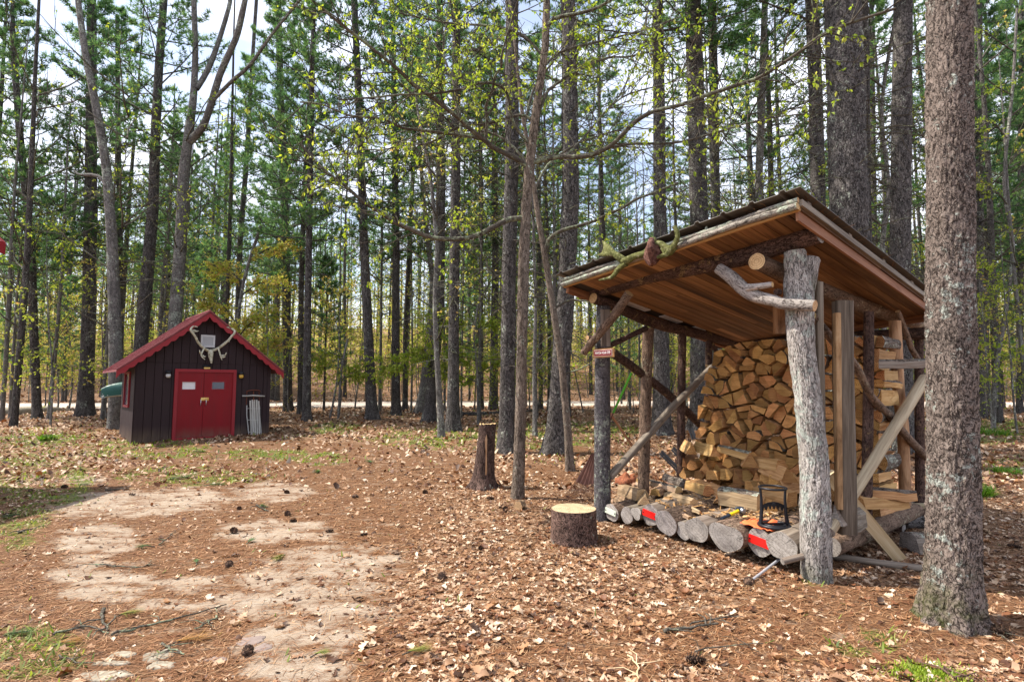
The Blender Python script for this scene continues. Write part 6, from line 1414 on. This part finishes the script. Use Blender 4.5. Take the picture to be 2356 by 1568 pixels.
# vertical boards of the lower front wall, the gable and the left side
bwid = .205; x = 0.0
df = rect(805, 725, 1372, 1385)
while x < W - .01:
    x1 = min(x + bwid, W)
    segs = [(x, x1, G_, zt)]
    if x1 > df[0] and x < df[2]: segs = [(x, x1, df[3], zt)] + ([(x, df[0], G_, df[3])] if x < df[0] - .01 else []) + ([(df[2], x1, G_, df[3])] if x1 > df[2] + .01 else [])
    for a, b, z0, z1 in segs: m.box(((a + b) / 2, .012, (z0 + z1) / 2), (b - a - .014, .036, z1 - z0), None, 0)
    za, zb = roofz(x) - .01, roofz(x1) - .01
    pts = [Vector((x + .007, -.028, zt + .004)), Vector((x1 - .007, -.028, zt + .004)), Vector((x1 - .007, -.028, max(zb, zt + .01))), Vector((x + .007, -.028, max(za, zt + .01)))]
    if x < apx[0] < x1: pts.insert(3, Vector((apx[0], -.028, roofz(apx[0]) - .01)))
    m.prism(pts, Vector((0, .056, 0)), 0); x = x1
y = .04
while y < D - .01:
    y1 = min(y + bwid, D); m.box((-.012, (y + y1) / 2, (G_ + roofz(0) - .02) / 2), (.03, y1 - y - .014, roofz(0) - .02 - G_), None, 0); y = y1
m.box((.035, -.01, (G_ + zt) / 2), (.09, .03, zt - G_), None, 0); m.box((-.028, .035, (G_ + zt) / 2), (.02, .09, zt - G_), None, 0)
m.box((W - .035, -.01, (G_ + zt) / 2), (.09, .03, zt - G_), None, 0)
m.build('wall', BROWN, SH)
# roof: two slabs and raised seams
m = MB(); T = .05
for s, (ex, ez), sl in ((-1, eL, slL), (1, eR, slR)):
    A = Vector((apx[0], -OH, apx[1])); E = Vector((ex, -OH, ez)); dn = Vector((0, 0, -T)); back = Vector((0, D + OH + .25, 0))
    poly = [A, E, E + dn, A + dn] if s < 0 else [A, A + dn, E + dn, E]
    m.prism(poly, back, 0)
    v = (E - A); ln = v.length; nrm = Vector((-v.z, 0, v.x)).normalized(); nrm = nrm if nrm.z > 0 else -nrm
    n = 17
    for k in range(n):
        yy = -OH + .02 + (D + OH + .2) * k / (n - 1); c = (A + E) / 2 + nrm * .008; M_ = Matrix((v.normalized(), Vector((0, 1, 0)), nrm * (1 if v.normalized().cross(Vector((0, 1, 0))).dot(nrm) > 0 else -1))).transposed()
        m.box((c.x, yy, c.z), (ln, .022, .016), M_, 0)
m.build('roof', ROOFR, SH)
m = MB(); m.tube([(apx[0], -OH - .005, apx[1] + .015), (apx[0], D + .25, apx[1] + .015)], .03, 8, 0); m.build('ridge_cap', ROOFR, SH)
# scalloped bargeboards
for s, (ex, ez) in ((-1, eL), (1, eR)):
    A = Vector((apx[0], -OH - .026, apx[1] - .05)); E = Vector((ex + s * .0, -OH - .026, ez - .05)); v = E - A; n = 96; hgt = .17
    top = [A + v * (i / n) for i in range(n + 1)]; bot = []
    for i in range(n + 1):
        ph = (i / n) * 11.5; bot.append(A + v * (i / n) - Vector((0, 0, hgt - .055 + .055 * abs(math.sin(ph * PI / 1.0))) ))
    m = MB(); vs = []
    for dy in (0, .024): vs += [p + Vector((0, dy, 0)) for p in top] + [p + Vector((0, dy, 0)) for p in bot]
    N = n + 1; fs = []
    for i in range(n): fs += [(i, N + i, N + i + 1, i + 1), (2 * N + i, 2 * N + i + 1, 3 * N + i + 1, 3 * N + i), (i, i + 1, 2 * N + i + 1, 2 * N + i), (N + i, 3 * N + i, 3 * N + i + 1, N + i + 1)]
    fs += [(0, 2 * N, 3 * N, N), (n, N + n, 3 * N + n, 2 * N + n)]
    m.add(vs, fs, 0, .5); m.build('bargeboard', REDT, SH)
    m = MB(); c0 = A + Vector((0, -.004, .055)); c1_ = E + Vector((0, -.004, .055)); ax = (c1_ - c0).normalized(); M_ = Matrix((ax, Vector((0, 1, 0)), ax.cross(Vector((0, 1, 0))))).transposed()
    m.box((c0 + c1_) / 2, ((c1_ - c0).length, .04, .03), M_, 0); m.build('drip_edge', ROOFR, SH)
# doors
x0, z0, x1, z1 = df; z0 = max(.03, z0); fr_ = .085
m = MB(); m.box((x0 + fr_ / 2, -.03, (z0 + z1) / 2), (fr_, .07, z1 - z0), None, 0); m.box((x1 - fr_ / 2, -.03, (z0 + z1) / 2), (fr_, .07, z1 - z0), None, 0)
m.box(((x0 + x1) / 2, -.031, z1 - fr_ / 2), (x1 - x0 - 2 * fr_, .072, fr_), None, 0); m.box(((x0 + x1) / 2, -.031, z0 + .03), (x1 - x0 - 2 * fr_, .072, .06), None, 0); m.build('door_frame', REDT, SH)
mid = lp(1081, 1000)[0]; GLASS = NT('window_glass', .08, .6); GLASS.color((.06, .07, .1, 1)); GLASS = GLASS.mat; BLIND = make_paint('white_blind', (.72, .72, .74, 1), .4, .06)
wl = rect(888, 841, 1009, 908); wr = rect(1162, 842, 1275, 906)
for (a, b, wn, gm) in ((x0 + fr_, mid - .004, wl, BLIND), (mid + .004, x1 - fr_, wr, GLASS)):
    zz0, zz1 = z0 + .062, z1 - fr_ - .002; m = MB(); y = -.012; th = .03
    m.box(((a + wn[0]) / 2, y, (zz0 + zz1) / 2), (wn[0] - a, th, zz1 - zz0), None, 0); m.box(((wn[2] + b) / 2, y, (zz0 + zz1) / 2), (b - wn[2], th, zz1 - zz0), None, 0)
    m.box(((wn[0] + wn[2]) / 2, y, (zz0 + wn[1]) / 2), (wn[2] - wn[0], th, wn[1] - zz0), None, 0); m.box(((wn[0] + wn[2]) / 2, y, (wn[3] + zz1) / 2), (wn[2] - wn[0], th, zz1 - wn[3]), None, 0)
    dr = m.build('door', RED, SH)
    m = MB(); m.box(((wn[0] + wn[2]) / 2, -.008, (wn[1] + wn[3]) / 2), (wn[2] - wn[0], .008, wn[3] - wn[1]), None, 0); o = m.build('window_pane', gm, dr); o['label'] = 'white-blinded window pane' if gm is BLIND else 'dark reflecting window pane'
    m = MB(); t = .02
    for (cx, cz, sx, sz_) in (((wn[0] + wn[2]) / 2, wn[3] + t / 2, wn[2] - wn[0] + 2 * t, t), ((wn[0] + wn[2]) / 2, wn[1] - t / 2, wn[2] - wn[0] + 2 * t, t), (wn[0] - t / 2, (wn[1] + wn[3]) / 2, t, wn[3] - wn[1]), (wn[2] + t / 2, (wn[1] + wn[3]) / 2, t, wn[3] - wn[1])): m.box((cx, -.031, cz), (sx, .012, sz_), None, 0)
    m.build('window_frame', REDT, dr)
    s = -1 if a < mid - .1 else 1; hx = mid + s * .07 - .0; hz = lp(1081, 1030)[1]; m = MB()
    m.tube([(hx, -.028, hz + .08), (hx, -.07, hz + .07), (hx, -.075, hz), (hx, -.06, hz - .07), (hx, -.028, hz - .08)], .010, 8, 0); m.build('handle', make_paint('bright_metal', (.6, .6, .62, 1), .3, .1, .8), dr)
BRASS = make_paint('brass_plate', (.62, .42, .14, 1), .35, .25, .7)
px, pz = lp(1095, 998); m = MB(); m.box((px, -.034, pz), (.2, .014, .085), None, 0, jit=.006); m.build('lock_hasp', BRASS, SH)
# vent, plaque, lanterns, side window
v = rect(1057, 412, 1187, 524); m = MB(); VENT = make_paint('vent_grey', (.55, .55, .56, 1), .5, .06); t = .045
for (cx, cz, sx, sz_) in (((v[0] + v[2]) / 2, v[3] - t / 2, v[2] - v[0], t), ((v[0] + v[2]) / 2, v[1] + t / 2, v[2] - v[0], t), (v[0] + t / 2, (v[1] + v[3]) / 2, t, v[3] - v[1] - 2 * t), (v[2] - t / 2, (v[1] + v[3]) / 2, t, v[3] - v[1] - 2 * t)): m.box((cx, -.042, cz), (sx, .028, sz_), None, 0)
vt = m.build('vent', VENT, SH); m = MB(); n = 8
for k in range(n): m.box(((v[0] + v[2]) / 2, -.04, lerp(v[1] + t, v[3] - t, (k + .5) / n)), (v[2] - v[0] - 2 * t, .006, .035), Matrix.Rotation(-.6, 3, 'X'), 0)
m.box(((v[0] + v[2]) / 2, -.03, (v[1] + v[3]) / 2), (v[2] - v[0] - 2 * t, .004, v[3] - v[1] - 2 * t), None, 1); m.build('louvres', [VENT, IRON], vt)
v = rect(1083, 690, 1147, 720); m = MB(); cx, cz = (v[0] + v[2]) / 2, (v[1] + v[3]) / 2
m.tube([(v[0], -.03, cz + .03), (v[0], -.06, cz + .03), (v[2], -.06, cz + .03), (v[2], -.03, cz + .03)], .028, 8, 0); m.box((cx, -.02, cz), (v[2] - v[0], .03, v[3] - v[1]), None, 0); pq = m.build('plaque', IRON, SH)
m = MB(); m.box((cx, -.042, cz - .03), ((v[2] - v[0]) * .9, .012, .045), None, 0); m.build('plate', BRASS, pq)
LGLASS = NT('lantern_glass', .1, .6); LGLASS.color((.55, .56, .57, 1)); LGLASS = LGLASS.mat; AMB = NT('amber_glass', .15, .6); AMB.color((.62, .38, .06, 1)); AMB = AMB.mat
for (cx, cy, gm, l) in ((757, 770, LGLASS, 'wall lantern with a clear globe'), (1425, 778, AMB, 'wall lantern with an amber globe')):
    x, z = lp(cx, cy); lt = bpy.data.objects.new('wall_lantern', None); COL.objects.link(lt); lt.parent = SH; lt.location = (x, -.08, z); lt['label'] = l
    m = MB(); m.tube([(0, 0, .10), (0, 0, .085), (0, 0, .05), (0, 0, .01)], [.03, .075, .085, .07], 16, 0); m.box((0, .05, .05), (.05, .06, .07), None, 0); m.build('cap', IRON, lt)
    m = MB(); m.tube([(0, 0, .012), (0, 0, -.02), (0, 0, -.06), (0, 0, -.09), (0, 0, -.1)], [.05, .066, .066, .045, .015], 16, 0); m.build('globe', gm, lt)
    m = MB(); m.tube([(0, 0, -.095), (0, 0, -.115)], [.02, .012], 10, 0); m.build('finial', IRON, lt)
yy = .7; m = MB()
for (a, b, c_, d_) in ((yy, yy + .06, .95, 1.95), (yy + .84, yy + .9, .95, 1.95), (yy + .06, yy + .84, 1.89, 1.95), (yy + .06, yy + .84, .95, 1.01)): m.box((-.045, (a + b) / 2, (c_ + d_) / 2), (.05, b - a, d_ - c_), None, 0)
sw = m.build('side_window', REDT, SH); m = MB(); m.box((-.03, yy + .45, 1.45), (.012, .78, .88), None, 0); m.build('glass', GLASS, sw)
# deer skull on the gable
xk, zk = lp(1143, 600, -.05); DS = thing('deer_skull', 'pale deer skull with wide forked antlers mounted on the shed gable', 'skull', SL + es * xk - ebk * .06 + UP * zk, RZ)
BONE = NT('bleached_bone', .8, .25); tc = BONE.n('ShaderNodeTexCoord').outputs['Object']; a_ = BONE.noise(tc, 14, 5, .7); BONE.color(BONE.ramp(a_, [(.3, (.2, .17, .11, 1)), (.48, (.46, .44, .33, 1)), (.7, (.68, .66, .57, 1))])); BONE.bump(a_, .4, .01); BONE = BONE.mat
def sk(x, y, dy=0.0): a, b = lp(x, y, -.05); return Vector((a - xk, dy, b - zk))
def spx(w): return .39 * w * .2505 * (SL.y + 1.2) / F
m = MB(); q = catmull([sk(1145, 548, -.02), sk(1146, 575, -.05), sk(1143, 605, -.09), sk(1143, 640, -.13), sk(1145, 672, -.15)], 4)
m.tube(q, [spx(w) for w in np.interp(range(len(q)), [0, 4, 8, 12, 16], [46, 66, 58, 34, 14])], 14, 0, jit=.12); skl = m.build('skull', BONE, DS)
for s in (-1, 1):
    m = MB(); m.tube([sk(1145 + s * 20, 588, -.08), sk(1145 + s * 22, 588, -.1)], [spx(11), spx(8)], 8, 0); m.build('eye_socket', IRON, skl)
for S_, L_ in ((-1, [(1120, 552, 34), (1075, 535, 30), (1015, 480, 28), (985, 430, 28), (950, 385, 27), (944, 365, 24), (965, 340, 18), (1000, 318, 9)]), (1, [(1170, 552, 34), (1215, 530, 30), (1285, 470, 28), (1315, 430, 28), (1338, 400, 27), (1340, 380, 24), (1310, 355, 18), (1262, 330, 9)])):
    m = MB(); n = len(L_); pts = [sk(x, y, -.05 - .28 * math.sin(PI * i / (n - 1) * .8)) for i, (x, y, w) in enumerate(L_)]; q = catmull(pts, 4); ws = np.interp(range(len(q)), range(0, 4 * n, 4), [w for _, _, w in L_])
    m.tube(q, [spx(w) for w in ws], 9, 0, jit=.08)
    for (a, b, c_) in ([((1075, 535), (1040, 600), (1075, 640)), ((1050, 590), (1030, 575), (1025, 552)), ((948, 378), (985, 385), (1018, 378)), ((950, 385), (975, 372), (1005, 388)), ((965, 345), (985, 340), (1008, 345)), ((1060, 600), (1070, 615), (1080, 608))] if S_ < 0 else [((1205, 540), (1215, 600), (1228, 645)), ((1222, 600), (1255, 600), (1268, 575)), ((1336, 400), (1305, 440), (1290, 480)), ((1222, 615), (1245, 618), (1260, 610)), ((1318, 358), (1290, 350), (1270, 345))]):
        m.tube(catmull([sk(*a, -.2), sk(*b, -.28), sk(*c_, -.3)], 3), [spx(w) for w in (20, 19, 18, 16, 13, 10, 7)], 8, 0)
    m.build('antler', BONE, DS)
# sled leaning on the front wall
xs0, zs0 = lp(1555, 1345); SLd = thing('wooden_sled', 'old grey wooden runner sled standing upright against the shed wall', 'sled', SL + es * xs0 - ebk * .10 + UP * (zs0 - .0), RZ)
def sd(x, y, dy=0.0): a, b = lp(x, y, -.1); t = (b - zs0); return Vector((a - xs0, dy + .05 * t, t))
SLAT = make_wood('sled_slat', (.2, .19, .17, 1), (.42, .41, .38, 1), (.58, .57, .53, 1), 24, .05, .3); RUST = make_paint('rusty_iron', (.16, .045, .022, 1), .6, .3, .3); RUNG = make_paint('chipped_white_runner', (.42, .41, .4, 1), .5, .35)
for k in range(5):
    xa = 1518 + 19.5 * k + 2; yt = (1012, 1004, 1004, 1006, 1016)[k]; yb = (1335, 1348, 1350, 1348, 1335)[k]; xb = 1522 + 18.5 * k + 3
    a, b = sd(xa, yt), sd(xb, yb); m = MB(); ax = (a - b).normalized(); X = Vector((1, 0, 0)); M_ = Matrix((X, ax.cross(X), ax)).transposed(); m.box((a + b) / 2, (.044, .016, (a - b).length), M_, 0, jit=.003); m.build('slat', SLAT, SLd)
for s, (xt, xb) in ((-1, (1491, 1505)), (1, (1606, 1619))):
    m = MB(); m.tube([sd(xt, 1055, .03), sd(xt + s * 2, 1150, .03), sd(xb, 1320, .03)], .016, 8, 0); m.build('side_rail', RUNG, SLd)
    m = MB(); m.tube(catmull([sd(xt + s * 4, 1050, .05), sd(xt + s * 0, 985, .04), sd(xt - s * 2, 935, .02)], 3), .011, 8, 0); m.build('runner', RUST, SLd)
m = MB(); m.tube(catmull([sd(1487, 932), sd(1500, 922, -.02), sd(1550, 916, -.03), sd(1600, 920, -.02), sd(1612, 930)], 3), .014, 8, 0); m.build('front_bumper', RUST, SLd)
m = MB(); a, b = sd(1444, 969, -.03), sd(1652, 971, -.03); m.tube([a, a.lerp(b, .2), (a + b) / 2 + Vector((0, 0, .012)), a.lerp(b, .8), b], [.02, .026, .03, .026, .02], 8, 0); m.build('steering_bar', SLAT, SLd)
m = MB(); m.tube([sd(1549, 925, -.02), sd(1549, 1015, -.03)], .013, 8, 0); m.build('tie_rod', RUST, SLd)
for y in (1085, 1190, 1300):
    m = MB(); m.tube([sd(1496, y, .03), sd(1614, y, .03)], .011, 6, 0); m.build('cross_bar', RUNG, SLd)
# canoe on a rack behind the shed
cb_ = at(232, 905, 17.2); CN = thing('canoe', 'upturned dark green canoe sticking out behind the left wall of the shed', 'canoe', cb_, math.radians(42.7)); CGREEN = make_paint('canoe_green', (.02, .095, .075, 1), .4, .25); GUN = make_wood('gunwale_wood', (.2, .15, .09, 1), (.36, .29, .2, 1), (.5, .42, .3, 1)); INN = make_paint('canoe_inside', (.6, .62, .6, 1), .6, .1)
Lc, Wc, Hc = 4.6, .42, .44; n, k_ = 40, 16; m = MB(); vs = []
for i in range(n + 1):
    t = i / n; w = Wc * max(.02, math.sin(PI * t)) ** .62; sh = .13 * (2 * abs(t - .5)) ** 3; hgt = Hc * (1 - .35 * (2 * abs(t - .5)) ** 9)
    for k in range(k_ + 1):
        a = PI * k / k_; vs.append(Vector((t * Lc + .02 * 0, -math.cos(a) * w, math.sin(a) ** .7 * hgt - sh - (.1 if False else 0))))
fs = [(i * (k_ + 1) + k, (i + 1) * (k_ + 1) + k, (i + 1) * (k_ + 1) + k + 1, i * (k_ + 1) + k + 1) for i in range(n) for k in range(k_)]
m.add(vs, fs, 0, .5, smooth=True); m.build('hull', CGREEN, CN)
m = MB(); m.add([v * 1.0 - Vector((0, 0, .015)) if True else v for v in vs], [tuple(reversed(f)) for f in fs], 0, .5, smooth=True); m.build('lining', INN, CN)
for k in (0, k_):
    m = MB(); m.tube([vs[i * (k_ + 1) + k] + Vector((0, -.012 if k == 0 else .012, 0)) for i in range(1, n)], .022, 6, 0); m.build('gunwale', GUN, CN)
for t in (.25, .75):
    m = MB(); i = int(t * n); a, b = vs[i * (k_ + 1)], vs[i * (k_ + 1) + k_]; m.tube([a, b], .02, 6, 0); m.build('thwart', GUN, CN)
CRk = thing('canoe_rack', 'timber rack holding the upturned canoe behind the shed', 'rack', (0, 0, 0))
for t in (1.6, 3.4):
    for s in (-.5, .5):
        p = cb_ + Vector((t * .735 - s * .678, t * .678 + s * .735, 0)); g0 = gz(p.x, p.y); m = MB(); m.tube([(p.x, p.y, g0 - .1), (p.x, p.y, cb_.z - .05)], .04, 8, 0, True, 0); m.build('leg', BARK_TAN, CRk)
    a, b = (cb_ + Vector((t * .735 - s * .678, t * .678 + s * .735, -.06)) for s in (-.55, .55)); m = MB(); m.tube([a, b], .035, 8, 0); m.build('cross_bar', BARK_TAN, CRk)
# cabin at the left, of which the picture shows only the eave corner
cc_ = at(9, 572, 9.0); CBN = thing('cabin', 'dark cabin of which only the red eave corner shows at the left edge', 'cabin', (cc_.x, cc_.y, gz(cc_.x, cc_.y)), 0); ez_ = cc_.z - CBN.location.z
m = MB(); m.box((-2.6, -1.4, ez_ / 2), (4.2, 2.2, ez_ + .2), None, 0); m.build('wall', BROWN, CBN)
m = MB(); m.prism([Vector((0, 0, ez_)), Vector((-2.6, 0, ez_ + 2.3)), Vector((-5.2, 0, ez_)), Vector((-5.2, 0, ez_ + .1)), Vector((-2.6, 0, ez_ + 2.4)), Vector((0, 0, ez_ + .1))], Vector((0, -2.8, 0)), 0); m.build('roof', ROOFR, CBN)
m = MB(); m.prism([Vector((0, .002, ez_ - .1)), Vector((0, .002, ez_ + .11)), Vector((-2.6, .002, ez_ + 2.41)), Vector((-2.6, .002, ez_ + 2.2))], Vector((0, .028, 0)), 0); m.build('bargeboard', REDT, CBN)
m = MB(); m.box((.012, -1.4, ez_ + .01), (.022, 2.79, .2), None, 0); m.build('eave_board', REDT, CBN)
# ------------------------------------------------------------------ light, sky, camera
SUN_EL, SUN_AZ = math.radians(56), math.radians(-82)            # azimuth from +Y, clockwise
w_ = bpy.data.worlds.new("World"); sc.world = w_; w_.use_nodes = True; t = w_.node_tree; bg = t.nodes['Background']
sky = t.nodes.new('ShaderNodeTexSky'); sky.sky_type = 'NISHITA'; sky.sun_disc = False; sky.sun_elevation = SUN_EL; sky.sun_rotation = SUN_AZ % (2 * PI); sky.dust_density = 2.0
tcw = t.nodes.new('ShaderNodeTexCoord'); nz_ = t.nodes.new('ShaderNodeTexNoise'); nz_.inputs['Scale'].default_value = 3.2; nz_.inputs['Detail'].default_value = 6; nz_.inputs['Roughness'].default_value = .6
mp = t.nodes.new('ShaderNodeMapping'); mp.inputs['Scale'].default_value = (1, 1, 2.2); t.links.new(tcw.outputs['Generated'], mp.inputs['Vector']); t.links.new(mp.outputs[0], nz_.inputs['Vector'])
cr = t.nodes.new('ShaderNodeValToRGB'); cr.color_ramp.elements[0].position = .40; cr.color_ramp.elements[0].color = (.2, .2, .2, 1); cr.color_ramp.elements[1].position = .6; cr.color_ramp.elements[1].color = (1, 1, 1, 1); t.links.new(nz_.outputs['Fac'], cr.inputs[0])
mx = t.nodes.new('ShaderNodeMix'); mx.data_type = 'RGBA'; t.links.new(cr.outputs[0], mx.inputs[0]); t.links.new(sky.outputs[0], mx.inputs[6]); mx.inputs[7].default_value = (6.2, 6.45, 7.3, 1)
t.links.new(mx.outputs[2], bg.inputs[0]); bg.inputs[1].default_value = .15
sl = bpy.data.lights.new('sun', 'SUN'); sl.energy = 5.0; sl.angle = math.radians(.6); sl.color = (1, .93, .82); so = bpy.data.objects.new('sun', sl); COL.objects.link(so)
dv = Vector((math.sin(SUN_AZ) * math.cos(SUN_EL), math.cos(SUN_AZ) * math.cos(SUN_EL), math.sin(SUN_EL))); so.rotation_mode = 'QUATERNION'; so.rotation_quaternion = dv.to_track_quat('Z', 'Y')
cd = bpy.data.cameras.new('camera'); cd.lens = 36 * F / 2356; cd.sensor_width = 36; cd.clip_end = 600; cd.clip_start = .05; co = bpy.data.objects.new('camera', cd); COL.objects.link(co); co.location = CAM; co.rotation_euler = (PI / 2 + PITCH, 0, 0); sc.camera = co
vs_ = sc.view_settings; vs_.view_transform = 'Standard'; vs_.look = 'None'; vs_.gamma = 1; vs_.exposure = .85; sc.render.film_transparent = False
sc.cycles.use_denoising = True; sc.cycles.max_bounces = 6; sc.cycles.diffuse_bounces = 4; sc.cycles.transmission_bounces = 4; sc.cycles.sample_clamp_indirect = 6
